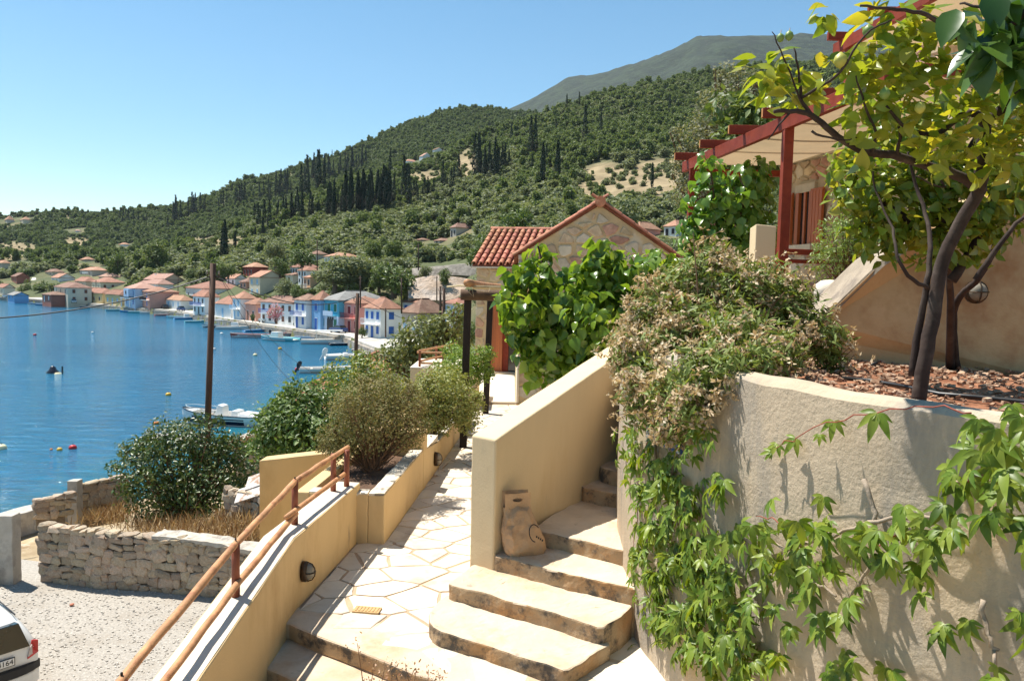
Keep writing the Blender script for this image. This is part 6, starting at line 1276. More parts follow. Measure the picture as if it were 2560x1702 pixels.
# ================================================================ NEAR PLANTS
m_twig = mat('brown_twig', (.16, .09, .05), .9, .3, 12, .4, 60); m_gstem = mat('grey_vine_stem', (.34, .27, .2), .9, .25, 10, .5, 50); m_rstem = mat('red_vine_stem', (.3, .07, .04), .6, .25, 12, .2, 60); m_lbark = mat('lemon_bark', (.042, .027, .021), .85, .35, 9, .6, 30, c2=(.085, .062, .048), c2s=6, c2t=(.5, .66), bdist=.006)
def shrub(name, label, base, blobs, n, size, lm, tm=T4, twigs=0, twig_r=.006, cat='shrub', inner=.5, up=.4, tilt=.7, fol='foliage', tm_=None):
    t = thing(name, label, cat, tuple(base)); b0 = Vector(base); blobs = list(blobs)
    for _ in range(14):                      # stray shoots breaking the outline
        c, r = random.choice(blobs[:8]); d = Vector((random.gauss(0, 1), random.gauss(0, .5), random.gauss(.5, .9))).normalized(); blobs.append((Vector(c)+d*r*random.uniform(.9, 1.15), r*random.uniform(.16, .34)))
    foliage(fol, blobs, n, size, lm, t, tm, tilt, inner, up)
    if twigs:
        b = MB()
        for i in range(twigs):
            c, r = random.choice(blobs); d = Vector((random.gauss(0, 1), random.gauss(0, 1), random.gauss(.5, .8))).normalized(); e = Vector(c)+d*r*random.uniform(.5, 1.0)
            s = b0+Vector((random.uniform(-.06, .06), random.uniform(-.06, .06), -.03)); m = s.lerp(e, .5)+Vector((random.uniform(-.05, .05), random.uniform(-.05, .05), .03))*(e-s).length
            b.tube([s, m, e], [twig_r*1.5, twig_r, twig_r*.4], 4, False)
        b.build('stem', m_twig, t)
    return t
# yard shrub and dry grass
L_dark = leafmat('dark_shrub_leaf', [(.035, .075, .016), (.06, .11, .025), (.09, .14, .035), (.16, .17, .05)], .25, .4, .5)
ys_ = RZ(460, 1318, -8.0)
shrub('round_shrub', 'big round dark green shrub in the yard in front of the bay', ys_, pblobs([(450, 1165, 118), (370, 1175, 85, -.5), (545, 1175, 90, .3), (450, 1105, 62), (520, 1105, 60), (600, 1190, 50), (400, 1230, 80, -.8), (520, 1240, 80, -.8), (345, 1120, 34), (308, 1126, 18), (580, 1120, 40), (420, 1090, 40)], 25), 12500, .135, L_dark, T8, 60, .03)
L_dry = leafmat('dry_grass_blade', [(.4, .27, .14), (.5, .37, .2), (.3, .18, .085), (.2, .115, .06)], .2, .8, .1, (1, .9, .6))
TG = (np.array([(0, -.018, 0), (0, .018, 0), (.55, .012, .05), (1, 0, .2)]), np.array([(0, 1, 2), (0, 2, 3)]))
def grass(name, label, pts, n, size, spread, lm=L_dry, cat='grass'):
    C = np.array([pts[i] for i in rng.integers(0, len(pts), n)])+rng.normal(size=(n, 3))*np.array([spread, spread, .04]); ax = np.tile([0, 0, 1.0], (n, 1))+rng.normal(size=(n, 3))*.6
    V, T = leaf_arrays(C, rng.normal(size=(n, 3))*np.array([1, 1, .1]), size, TG, .1, axis=ax); stuff(tag(np_mesh(name, V, T, lm), label, cat))
gp_ = [tuple(AY(x, y, d)) for x, y, d in ((420, 1315, 23.5), (480, 1325, 22.5), (540, 1330, 22), (590, 1320, 22), (620, 1300, 22), (380, 1312, 24), (650, 1320, 21), (560, 1345, 21), (600, 1350, 20.5), (300, 1290, 25), (250, 1290, 25))]
grass('dry_grass', 'dry brown grass and dead weeds behind the field stone wall', gp_, 3400, .42, .5)
grass('shore_grass', 'dry tan grass by the whitewashed seawall end', [tuple(AY(x, y, 40)) for x, y in ((610, 1118), (640, 1112), (580, 1122))], 500, .6, .5)
# hedge and lantana below the terrace
L_hedge = leafmat('hedge_leaf', [(.05, .1, .018), (.085, .15, .03), (.13, .2, .045), (.18, .24, .06)], .3, .45, .45)
shrub('hedge_bush', 'large dark hedge bush below the railing and behind the cream wall', AY(780, 1230, 14), pblobs([(770, 1050, 100), (710, 1075, 75, -.4), (680, 1110, 55, -.6), (850, 1050, 90, .5), (800, 1120, 90, -.5), (740, 1010, 55), (900, 1090, 60)], 14), 11000, .1, L_hedge, T8, 30, .02)
L_lant = leafmat('lantana_leaf', [(.1, .17, .03), (.15, .22, .045), (.22, .28, .07), (.42, .36, .06)], .3)
shrub('lantana_bush', 'bright green lantana with yellow flowers above the dark hedge', AY(900, 1050, 18), pblobs([(880, 950, 62), (930, 955, 60), (830, 975, 50), (970, 985, 55), (890, 1000, 70), (1000, 1010, 40)], 17.5), 6500, .085, L_lant, T4, 20, .015)
L_fig = leafmat('dusty_tree_leaf', [(.14, .17, .05), (.19, .22, .08), (.25, .27, .1), (.1, .12, .035)], .25)
shrub('citrus_tree', 'loose dusty green tree left of the dark pergola post', AY(1060, 960, 27), pblobs([(1000, 880, 45), (1050, 840, 55), (1100, 870, 50), (965, 905, 35), (1120, 815, 42), (1080, 905, 55), (1140, 860, 40), (1020, 915, 45), (1148, 780, 24)], 27), 5200, .16, L_fig, T4, 40, .03, 'tree')
# planter shrubs
L_thy = leafmat('thyme_leaf', [(.2, .19, .075), (.27, .24, .1), (.15, .16, .055), (.32, .24, .12)], .2, .7, .2)
bT = Vector(pp(1.25, .45, zp-.06))
shrub('wiry_shrub', 'wiry brownish green shrub in the near end of the path planter', bT, pblobs([(930, 1040, 100, .3), (880, 1075, 75, .1), (1000, 1050, 72, .5), (850, 1120, 45), (960, 985, 62, .5), (1030, 1010, 45, .8), (880, 1010, 55), (820, 1100, 35), (1020, 1090, 40, .4)], 8.9), 15000, .034, L_thy, T4, 170, .0045, inner=.35)
L_eu = leafmat('pale_shrub_leaf', [(.26, .29, .09), (.33, .34, .12), (.2, .24, .06), (.4, .36, .14)], .3, .5, .3)
shrub('pale_shrub', 'pale yellow green bush in the far end of the path planter', Vector(pp(3.9, .4, zr(-2.4))), pblobs([(1100, 975, 60), (1145, 1010, 50), (1065, 1010, 45), (1165, 1045, 36), (1095, 1040, 48), (1130, 960, 45, .6), (1060, 960, 30), (1190, 1010, 25, .5)], 11.6), 8000, .052, L_eu, T4, 60, .006)
L_br = leafmat('fresh_shrub_leaf', [(.17, .27, .04), (.24, .34, .06), (.11, .2, .025), (.3, .37, .08)], .35)
shrub('fresh_green_shrub', 'fresh bright green bush around the dark pergola posts', Vector(pp(6.2, .45, zr(-2.4))), pblobs([(1150, 905, 40, -.5), (1195, 900, 34), (1115, 930, 32), (1210, 930, 26), (1170, 940, 40), (1130, 880, 26, .4), (1215, 885, 22)], 13.8), 5200, .05, L_br, T4, 30, .006)
# --- leaf meshes for plants whose leaves can be told apart
def leaf_me(name, tm, m):
    me = np_mesh('_'+name, tm[0], tm[1], m, smooth=True); return me
def leaf_part(me, parent, pos, nrm, axis, s):
    n = Vector(nrm).normalized(); a = Vector(axis); a = (a-n*a.dot(n))
    if a.length < 1e-4: a = n.orthogonal()
    a.normalize(); b = n.cross(a); o = bpy.data.objects.new('leaf', me); put(o, parent)
    o.matrix_basis = Matrix.Translation(Vector(pos)) @ Matrix((a*s, b*s, n*s)).transposed().to_4x4(); return o
def scatter(parent, P_, Nn, A, S_, tm, mes, m, cap=300):
    order = sorted(range(len(P_)), key=lambda i: -S_[i]/max(.5, P_[i][1]))
    for i in order[:cap]: leaf_part(random.choice(mes), parent, P_[i], Nn[i], A[i], S_[i])
    rest = order[cap:]
    if rest:
        V, T = leaf_arrays(np.array([P_[i] for i in rest]), np.array([Nn[i] for i in rest]), np.array([S_[i] for i in rest]), tm, .05, axis=np.array([A[i] for i in rest])*1.0)
        stuff(np_mesh('foliage', V, T, m, parent, smooth=True))
def gen(blobs, n, size, up=.5, out=1.0, droop=.6, jit=.5, inner=.35):
    P_, D = blob_points(blobs, n, inner); P_ = [Vector(p) for p in P_]; Nn = []; A = []; S_ = []
    for d in D:
        d = Vector(d); Nn.append(d*out+Vector((0, 0, up))+Vector((random.gauss(0, jit), random.gauss(0, jit), random.gauss(0, jit)))); A.append(Vector((d.x*.6+random.gauss(0, .6), d.y*.6+random.gauss(0, .6), -droop))); S_.append(size*random.uniform(.6, 1.25))
    return P_, Nn, A, S_
# mulberry in front of the stone house
L_mul = leafmat('mulberry_leaf', [(.07, .15, .02), (.13, .24, .03), (.21, .33, .045), (.3, .41, .07)], .45, .28, .55, (1.3, 1.15, .45))
TM = lens(.42, .35, .35, 4); me_mul = [leaf_me('mulberry_leaf', lens(w, d, f, 5), L_mul) for w, d, f in ((.42, .35, .35), (.38, .5, .45), (.46, .25, .25))]
mu = thing('mulberry_tree', 'large leafed glossy mulberry bush in front of the stone gable', 'tree', tuple(AY(1450, 1000, 11)))
mb = pblobs([(1290, 745, 48), (1350, 690, 45), (1345, 640, 34), (1285, 690, 30), (1500, 690, 60), (1502, 640, 40), (1498, 605, 20), (1580, 690, 65), (1650, 680, 60), (1700, 690, 50), (1420, 740, 80), (1330, 800, 75), (1400, 860, 80), (1480, 800, 90, -.3), (1560, 790, 90), (1620, 770, 80), (1350, 880, 60), (1430, 920, 55), (1500, 890, 70), (1570, 860, 70), (1310, 770, 50, -.3)], 10.6)
scatter(mu, *gen(mb, 2700, .175, .35, .8, .9, .65, .45), TM, me_mul, L_mul)
for k, (x, y) in enumerate(((1290, 690), (1345, 615), (1500, 600), (1580, 680), (1660, 660), (1400, 760))): MB().tube([AY(1460, 1010, 10.8), AY((1460+x)/2, 860, 10.7), AY(x, y, 10.6)], [.05, .035, .012], 7).build('branch', m_lbark, mu, smooth=True)
# climbing vine on the red pergola
L_vin = leafmat('vine_leaf', [(.1, .21, .03), (.15, .28, .045), (.21, .34, .06), (.07, .15, .02)], .4, .3, .5)
vi = thing('climbing_vine', 'bright green climbing vine growing up between the red pergola posts', 'vine', tuple(AY(1810, 680, 11)))
vb = pblobs([(1780, 440, 40), (1760, 500, 48), (1815, 500, 55), (1870, 450, 45), (1900, 420, 28), (1780, 570, 60), (1850, 560, 60), (1890, 520, 40), (1745, 600, 50), (1830, 620, 60), (1900, 600, 40), (1770, 405, 22), (1905, 470, 30), (1725, 560, 25)], 11.2)
scatter(vi, *gen(vb, 1000, .15, .3, 1, .8, .45, .5), TM, [leaf_me('vine_leaf', TM, L_vin)], L_vin, 250)
for x, y in ((1775, 410), (1880, 430), (1820, 480)): MB().tube([AY(1810, 690, 11.2), AY((1810+x)/2, 560, 11.2), AY(x, y, 11.2)], [.025, .015, .008], 6).build('stem', m_twig, vi)
# dried daisy bush on the wall
db = thing('dried_flower_bush', 'sprawling bush of green leaves and dried tan flower heads spilling over the wall', 'shrub', tuple(AY(1830, 900, 5.4)))
dbl = pblobs([(1600, 850, 58, .4), (1640, 780, 66, .5), (1700, 720, 64, .5), (1780, 690, 66, .4), (1860, 730, 80, .2), (1940, 740, 76, .2), (1990, 800, 76, .1), (2050, 850, 55, 0), (1650, 900, 86, .1), (1740, 830, 100, .2), (1850, 850, 90, -.3), (1950, 880, 64, -.6), (1610, 960, 64, -.15), (1690, 990, 70, -.6), (1760, 940, 84, -.9), (1640, 1040, 46, -.35), (1600, 1020, 42, -.2), (1680, 1065, 44, -.65), (1740, 1010, 56, -1.0), (1830, 920, 50, -1.1), (1900, 900, 50, -1.1), (1570, 900, 44, .1), (1780, 640, 34, .4), (2080, 900, 34, 0), (2100, 840, 26, .1), (1710, 1050, 34, -.8), (1560, 860, 34, .3)], 5.5)
L_db = leafmat('daisy_bush_leaf', [(.16, .22, .05), (.21, .28, .07), (.28, .32, .1), (.12, .16, .035)], .35, .5, .3)
L_df = leafmat('dried_flower', [(.56, .42, .24), (.66, .54, .36), (.44, .29, .15), (.72, .63, .47)], .25, .8, .1, (1, .9, .6))
TN = (np.array([(0, -.05, 0), (0, .05, 0), (.5, .11, .04), (.5, -.11, .04), (1, 0, -.05)]), np.array([(0, 1, 2), (0, 2, 3), (3, 2, 4)]))
foliage('foliage', dbl, 13500, .075, L_db, db, TN, .9, .3, .6)
Pf, Df = blob_points(dbl, 520, .9); wl_ = np.array([1.0 if PX(p)[0] < 1720 else .5 for p in Pf]); keep = (Df[:, 2] > -.8) & (rng.random(len(Pf)) < wl_); Pf = Pf[keep]; Df = Df[keep]; Pf = np.repeat(Pf, 9, 0)+rng.normal(size=(len(Pf)*9, 3))*.045; Df = np.repeat(Df, 9, 0); V_ = []; T_ = []
for k in range(6):                           # each head a small cup of dry petals
    V, T = leaf_arrays(Pf+rng.normal(size=Pf.shape)*.008, Df+np.array([0, 0, .3]), .036, T4, .9); V_.append(V); T_.append(T+sum(len(v) for v in V_[:-1]))
stuff(np_mesh('dried_flowers', np.concatenate(V_), np.concatenate(T_), L_df, db))
b = MB(); root = AY(1800, 960, 5.7)
for i in range(0, len(Pf), 4):
    e = Vector(Pf[i]); d = Vector(Df[i]); b.tube([e-d*random.uniform(.1, .22)+Vector((random.uniform(-.03, .03), 0, -.05)), e], [.0035, .002], 3, False)
for i in range(130):
    c, r = random.choice(dbl); e = Vector(c)+Vector((random.gauss(0, .5), random.gauss(0, .5), random.gauss(.2, .5)))*r; s = root.lerp(e, .25)+Vector((random.uniform(-.3, .3), random.uniform(-.1, .2), 0)); b.tube([s, s.lerp(e, .5)+Vector((0, 0, .05)), e], [.008, .006, .003], 4, False)
stuff(b.build('stems', m_twig, db))
# feathery shrub by the shuttered window
L_fe = leafmat('feathery_leaf', [(.17, .26, .06), (.23, .32, .08), (.29, .36, .12)], .35)
shrub('feathery_shrub', 'light feathery green shrub below the orange shuttered window', AY(2110, 720, 7.9), pblobs([(2090, 600, 50), (2130, 560, 55), (2150, 630, 60), (2070, 660, 45), (2180, 500, 50), (2120, 480, 40), (2200, 590, 50)], 7.9), 4200, .05, L_fe, TN, 60, .004)
# --- lemon tree
L_lem = leafmat('lemon_leaf', [(.26, .34, .035), (.36, .4, .05), (.46, .42, .07), (.17, .27, .03), (.3, .38, .05)], .5, .32, .5, (1.3, 1.15, .35))
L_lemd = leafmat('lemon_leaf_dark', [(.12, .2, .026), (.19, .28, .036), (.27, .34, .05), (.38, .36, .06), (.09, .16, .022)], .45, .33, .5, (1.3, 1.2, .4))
lt = thing('lemon_tree', 'lemon tree with yellow green leaves and small fruit in the raised bed', 'tree', tuple(RZ(2300, 1000, -.55)))
def br(pts, r0, r1, parent=None, name='branch', n=9):
    p = [AY(*q) for q in pts]; C = []
    for i in range(len(p)-1):
        a, b_, c, d = p[max(0, i-1)], p[i], p[i+1], p[min(len(p)-1, i+2)]
        for k in range(4):
            t = k/4; C.append(.5*((2*b_)+(c-a)*t+(2*a-5*b_+4*c-d)*t*t+(3*b_-a-3*c+d)*t**3)+Vector((random.uniform(-1, 1), random.uniform(-1, 1), random.uniform(-1, 1)))*.004)
    C.append(p[-1]); m = len(C); return MB().tube(C, [r0+(r1-r0)*i/(m-1) for i in range(m)], n).build(name, m_lbark, parent or lt, smooth=True)
br([(2296, 1010, 3.85), (2312, 900, 3.85), (2335, 780, 3.85), (2352, 670, 3.85), (2400, 560, 3.8), (2452, 470, 3.75)], .036, .03, name='trunk')
br([(2282, 940, 3.9), (2296, 820, 3.9), (2315, 720, 3.88), (2325, 640, 3.9), (2320, 560, 4.0), (2290, 460, 4.1), (2270, 380, 4.1)], .02, .006)
br([(2392, 922, 5.8), (2382, 800, 5.6), (2402, 740, 5.4), (2450, 690, 5.2), (2490, 600, 5.0), (2500, 480, 4.8), (2480, 400, 4.6)], .03, .008)
br([(2320, 720, 3.85), (2270, 690, 3.8), (2245, 640, 3.8), (2230, 570, 3.9), (2190, 480, 4.0), (2180, 420, 4.0)], .011, .003)
br([(2452, 475, 3.75), (2400, 440, 3.72), (2330, 420, 3.7), (2230, 388, 3.65), (2150, 375, 3.6), (2080, 330, 3.55), (2030, 290, 3.5), (1975, 278, 3.45), (1935, 280, 3.42)], .026, .008)
br([(2448, 480, 3.75), (2455, 400, 3.72), (2462, 310, 3.7), (2500, 280, 3.62), (2540, 220, 3.55), (2580, 120, 3.5)], .034, .02)
br([(2460, 310, 3.7), (2440, 285, 3.66), (2400, 290, 3.62), (2345, 332, 3.6), (2270, 322, 3.55), (2215, 265, 3.5)], .02, .006)
br([(2030, 290, 3.5), (2005, 250, 3.48), (1998, 190, 3.45), (1985, 120, 3.42)], .01, .003); br([(2180, 380, 3.6), (2190, 330, 3.58), (2160, 260, 3.5), (2140, 190, 3.45)], .009, .003); br([(2240, 390, 3.65), (2250, 330, 3.6), (2230, 270, 3.55)], .009, .004)
br([(2000, 250, 3.48), (2100, 180, 3.4), (2160, 90, 3.35), (2230, 50, 3.3)], .007, .003); br([(2560, 180, 3.5), (2470, 130, 3.45), (2400, 95, 3.4), (2320, 40, 3.35), (2240, 25, 3.3), (2150, 15, 3.3)], .016, .005)
br([(2010, 270, 3.48), (1960, 150, 3.42), (1930, 80, 3.4)], .005, .002); br([(1975, 278, 3.45), (1920, 350, 3.4)], .006, .002); br([(2030, 330, 3.5), (2090, 350, 3.5), (2150, 345, 3.5)], .006, .002); br([(2330, 420, 3.7), (2360, 470, 3.7), (2290, 440, 3.7)], .006, .003); br([(2600, 520, 4.2), (2540, 560, 4.2), (2480, 640, 4.25), (2440, 700, 4.3)], .006, .02)
lb1 = pblobs([(1915, 175, 52), (1985, 220, 60), (1940, 225, 40), (2070, 190, 50), (2150, 150, 50), (2220, 210, 66), (2300, 170, 72), (2160, 270, 56), (2260, 300, 60), (2380, 210, 72), (2340, 90, 52), (2190, 35, 42), (2270, 60, 46), (2420, 320, 76), (2500, 390, 76), (2150, 430, 34), (2350, 380, 52), (2480, 170, 66), (2210, 130, 50), (2060, 40, 30), (2120, 345, 30), (2440, 60, 60), (2540, 300, 70)], 3.55)
TL = lens(.25, .12, .3, 4); me_lem = [leaf_me('lemon_leaf', lens(w, d, f, 5), L_lem) for w, d, f in ((.25, .1, .3), (.28, .22, .45), (.23, -.05, .2))]
scatter(lt, *gen(lb1, 780, .105, .7, .6, .1, .6, .2), TL, me_lem, L_lem, 300)
m_lf = mat('green_lemon', (.16, .24, .05), .4, .15, 20, .25, 120, spec=.45); m_ly = mat('ripening_lemon', (.42, .4, .07), .4, .15, 20, .25, 120, spec=.45)
for x, y, r, m in ((1951, 95, .016, m_lf), (1973, 90, .018, m_lf), (2171, 79, .024, m_lf), (2101, 152, .028, m_ly), (2212, 234, .022, m_lf), (2300, 270, .022, m_ly)):
    q = AY(x, y, 3.4); MB().lathe([(r*.12, -r*1.2), (r*.6, -r*.9), (r*.97, -r*.3), (r, .1*r), (r*.8, r*.7), (r*.35, r*1.05), (r*.15, r*1.25)], 14, q).build('lemon', m, lt, smooth=True); MB().tube([q+Vector((0, 0, r)), q+Vector((.005, .01, .035))], .002, 5).build('stalk', m_gstem, lt)
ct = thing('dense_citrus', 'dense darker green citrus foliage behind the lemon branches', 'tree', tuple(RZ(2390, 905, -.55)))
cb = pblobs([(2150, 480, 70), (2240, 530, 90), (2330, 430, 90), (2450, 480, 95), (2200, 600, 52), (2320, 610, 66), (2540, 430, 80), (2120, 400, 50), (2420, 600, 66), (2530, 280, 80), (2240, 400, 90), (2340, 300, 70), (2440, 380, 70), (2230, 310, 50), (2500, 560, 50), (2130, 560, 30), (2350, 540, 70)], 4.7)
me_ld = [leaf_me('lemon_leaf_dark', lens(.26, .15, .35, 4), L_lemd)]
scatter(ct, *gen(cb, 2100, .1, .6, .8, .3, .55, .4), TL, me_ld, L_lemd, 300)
for pts in (((2375, 922, 5.8), (2375, 780, 5.4), (2370, 640, 4.9), (2330, 520, 4.7)), ((2380, 700, 4.7), (2440, 600, 4.7), (2480, 480, 4.7)), ((2370, 640, 4.7), (2280, 560, 4.7), (2200, 500, 4.7)), ((2350, 560, 4.7), (2400, 430, 4.7), (2450, 320, 4.7))): br(pts, .032, .012, ct)
L_big = leafmat('big_dark_leaf', [(.025, .07, .012), (.04, .1, .018), (.06, .13, .025), (.1, .18, .03)], .35, .3, .5)
ob_ = thing('overhanging_branch', 'large dark glossy leaves hanging into the top right corner', 'branch', tuple(AY(2560, 0, 2.3)))
me_big = [leaf_me('big_leaf', lens(.3, .2, .3, 5), L_big)]
scatter(ob_, *gen(pblobs([(2470, 50, 60), (2530, 110, 60), (2560, 20, 60), (2415, 15, 40), (2500, 170, 40), (2590, 180, 50), (2480, 120, 40)], 2.3), 85, .125, .2, .5, 1.0, .5, .2), TL, me_big, L_big, 120)
br([(2640, -60, 2.35), (2560, 30, 2.3), (2500, 90, 2.3), (2470, 160, 2.3)], .012, .004, ob_); br([(2560, 30, 2.3), (2470, 20, 2.3), (2400, 10, 2.35)], .007, .003, ob_)
# --- creeper over the retaining wall
L_cre = leafmat('creeper_leaf', [(.1, .18, .018), (.17, .26, .028), (.28, .35, .05), (.06, .115, .012)], .42, .42, .4, (1.3, 1.15, .4))
def palm5(seed):
    q = random.Random(seed); V = []; T = []; o = 0
    for a, l in ((-78, .55), (-38, .82), (0, 1), (38, .84), (78, .55)):
        a = math.radians(a+q.uniform(-6, 6)); l *= q.uniform(.9, 1.1); v, t = lens(.175, .38, .32, 4); v = v*np.array([l, l, l]); v[:, 0] += .03
        c, s = math.cos(a), math.sin(a); w = np.stack([v[:, 0]*c-v[:, 1]*s, v[:, 0]*s+v[:, 1]*c, v[:, 2]], 1); V.append(w); T.append(t+o); o += len(v)
    return np.concatenate(V), np.concatenate(T)
PALM = [palm5(i) for i in range(4)]; me_cre = [leaf_me('creeper_leaf', p, L_cre) for p in PALM]
cz_ = [(1580, 1090, 45), (1600, 1180, 52), (1660, 1130, 60), (1650, 1250, 74), (1740, 1090, 50), (1750, 1220, 66), (1700, 1330, 84), (1640, 1400, 70), (1760, 1400, 76), (1690, 1480, 90), (1800, 1480, 76), (1760, 1580, 92), (1690, 1570, 60), (1830, 1630, 76), (1890, 1660, 56), (1590, 1390, 24), (1575, 1440, 16), (1585, 1610, 14), (1590, 1660, 10), (1620, 1320, 40), (1560, 1140, 24), (1615, 1240, 40), (1625, 1400, 46), (1630, 1480, 46), (1650, 1550, 40), (1600, 1130, 36), (1590, 1300, 20), (1640, 1190, 40),
       (1950, 1350, 80), (2030, 1290, 62), (2080, 1380, 72), (2150, 1320, 52), (2000, 1420, 72), (2200, 1370, 60), (1900, 1420, 62), (2270, 1300, 52), (2330, 1350, 52), (2390, 1290, 52), (1990, 1520, 56), (2080, 1550, 50), (1890, 1530, 56), (2150, 1470, 44), (2290, 1440, 50), (1930, 1280, 40), (1850, 1330, 40),
       (2460, 1100, 56), (2530, 1170, 66), (2420, 1180, 46), (2500, 1260, 56), (2380, 1230, 40), (2545, 1040, 46), (2450, 1050, 32), (2560, 1330, 44), (1950, 1640, 46), (2120, 1640, 50), (2220, 1660, 22), (2060, 1680, 46), (2420, 1570, 34), (2350, 1560, 16), (2545, 1560, 36), (2500, 1690, 36)]
cr_ = thing('creeper', 'five fingered green creeper hanging over the grey retaining wall', 'vine', tuple(AY(1800, 1500, 4.4)))
Pc, Nc, Ac, Sc = [], [], [], []
for x, y, r in cz_:
    for _ in range(max(2, int(r*r/(140 if x < 1860 else 400)))):
        a = random.uniform(0, 6.28); k = r*math.sqrt(random.random()); px, py = x+k*math.cos(a), y+k*math.sin(a)
        h = wall_hit(px, py)
        if h is None: p = AY(px, py, 5.5); nn = Vector((-.9, -.4, 0))
        else: p, nn = h
        if p.z > ZW+.05: continue
        off = random.uniform(.03, .3)
        d = (Vector((0, 0, CZ))-p).normalized(); p = p+d*off*1.2
        Pc.append(p); Nc.append(nn*.8+Vector((0, 0, .55))+Vector((random.gauss(0, .4), random.gauss(0, .4), random.gauss(0, .3)))); Ac.append(Vector((nn.x*.5+random.gauss(0, .5), nn.y*.5+random.gauss(0, .5), -.9))); Sc.append(random.uniform(.075, .13))
for x, y, d, s in ((2195, 1030, 3.1, .125), (2085, 1050, 3.5, .1), (1990, 1095, 3.75, .1), (1945, 1110, 3.9, .085), (2050, 1085, 3.6, .06), (1930, 1130, 3.9, .07), (2310, 1360, 3.0, .12)):
    p = AY(x, y, d); Pc.append(p); Nc.append(Vector((-.4, -.7, .6))); Ac.append(Vector((-.5+random.gauss(0, .4), -.2, -.6))); Sc.append(s)
scatter(cr_, Pc, Nc, Ac, Sc, PALM[0], me_cre, L_cre, 300)
def wv_(pts, r0, r1, m, off=.06):
    P_ = []
    for x, y in pts:
        h = wall_hit(x, y); p = h[0] if h else AY(x, y, 5.5); d = (Vector((0, 0, CZ))-p).normalized(); P_.append(p+d*off)
    C = []
    for i in range(len(P_)-1):
        for k in range(4): C.append(P_[i].lerp(P_[i+1], k/4)+Vector((random.gauss(0, .006), random.gauss(0, .006), random.gauss(0, .008))))
    C.append(P_[-1]); n = len(C); MB().tube(C, [r0+(r1-r0)*i/(n-1) for i in range(n)], 6).build('stem', m, cr_, smooth=True)
for pts in (((2700, 1330), (2560, 1235), (2490, 1200), (2430, 1190), (2380, 1215), (2330, 1290), (2200, 1300), (2080, 1340), (1960, 1370), (1850, 1330), (1780, 1400), (1740, 1520)), ((2160, 1200), (2190, 1290), (2190, 1340), (2170, 1430), (2120, 1500)), ((1980, 1410), (2040, 1460), (2090, 1490)), ((2450, 1500), (2470, 1580), (2490, 1640), (2480, 1700)), ((1700, 1060), (1680, 1200), (1700, 1350), (1720, 1500), (1780, 1650)), ((1640, 1100), (1630, 1250), (1660, 1400), (1690, 1560))): wv_(pts, .011, .006, m_gstem)
for pts in (((2430, 1030), (2330, 1015), (2195, 1030), (2085, 1052), (1990, 1095), (1940, 1120)), ((1990, 1330), (1940, 1300), (1890, 1290)), ((2020, 1400), (1950, 1440), (1900, 1470)), ((2250, 1330), (2190, 1360), (2140, 1380)), ((2480, 1120), (2430, 1180), (2400, 1240)), ((1700, 1250), (1660, 1300), (1640, 1360)), ((1620, 1100), (1600, 1180), (1590, 1300), (1580, 1430))):
    wv_(pts, .0035, .002, m_rstem, .14)
# mosaic plaque on the wall under the bush
m_mos = bpy.data.materials.new('blue_mosaic'); m_mos.use_nodes = True; N = m_mos.node_tree.nodes; L = m_mos.node_tree.links; bs = N['Principled BSDF']; vo = N.new('ShaderNodeTexVoronoi'); vo.inputs['Scale'].default_value = 55; tc = N.new('ShaderNodeTexCoord'); L.new(tc.outputs['Object'], vo.inputs['Vector']); sp = N.new('ShaderNodeSeparateColor'); L.new(vo.outputs['Color'], sp.inputs[0]); rp = N.new('ShaderNodeValToRGB'); rp.color_ramp.interpolation = 'CONSTANT'; rp.color_ramp.elements[0].color = (.03, .09, .3, 1); rp.color_ramp.elements[1].color = (.6, .6, .56, 1); rp.color_ramp.elements[1].position = .62; L.new(sp.outputs[0], rp.inputs[0]); L.new(rp.outputs[0], bs.inputs['Base Color']); bs.inputs['Roughness'].default_value = .3
pq = []
for x, y in ((1625, 1085), (1708, 1135), (1708, 1010), (1625, 975)):
    h = wall_hit(x, y); p, nn = h if h else (AY(x, y, 5.6), Vector((-1, 0, 0))); pq.append((p, nn))
z0, z1 = pq[1][0].z, pq[1][0].z+.4
a, c = pq[0][0], pq[1][0]; nn = pq[1][1]
t = thing('mosaic_plaque', 'blue and white mosaic tile plaque on the wall half hidden under the dried bush', 'plaque', tuple(c)); d1, d2 = nn*.004, nn*.03
MB().hexa([(*(a+d1).xy, z0), (*(a+d2).xy, z0), (*(c+d2).xy, z0), (*(c+d1).xy, z0)], [(*(a+d1).xy, z1), (*(a+d2).xy, z1), (*(c+d2).xy, z1), (*(c+d1).xy, z1)]).build('panel', m_mos, t)
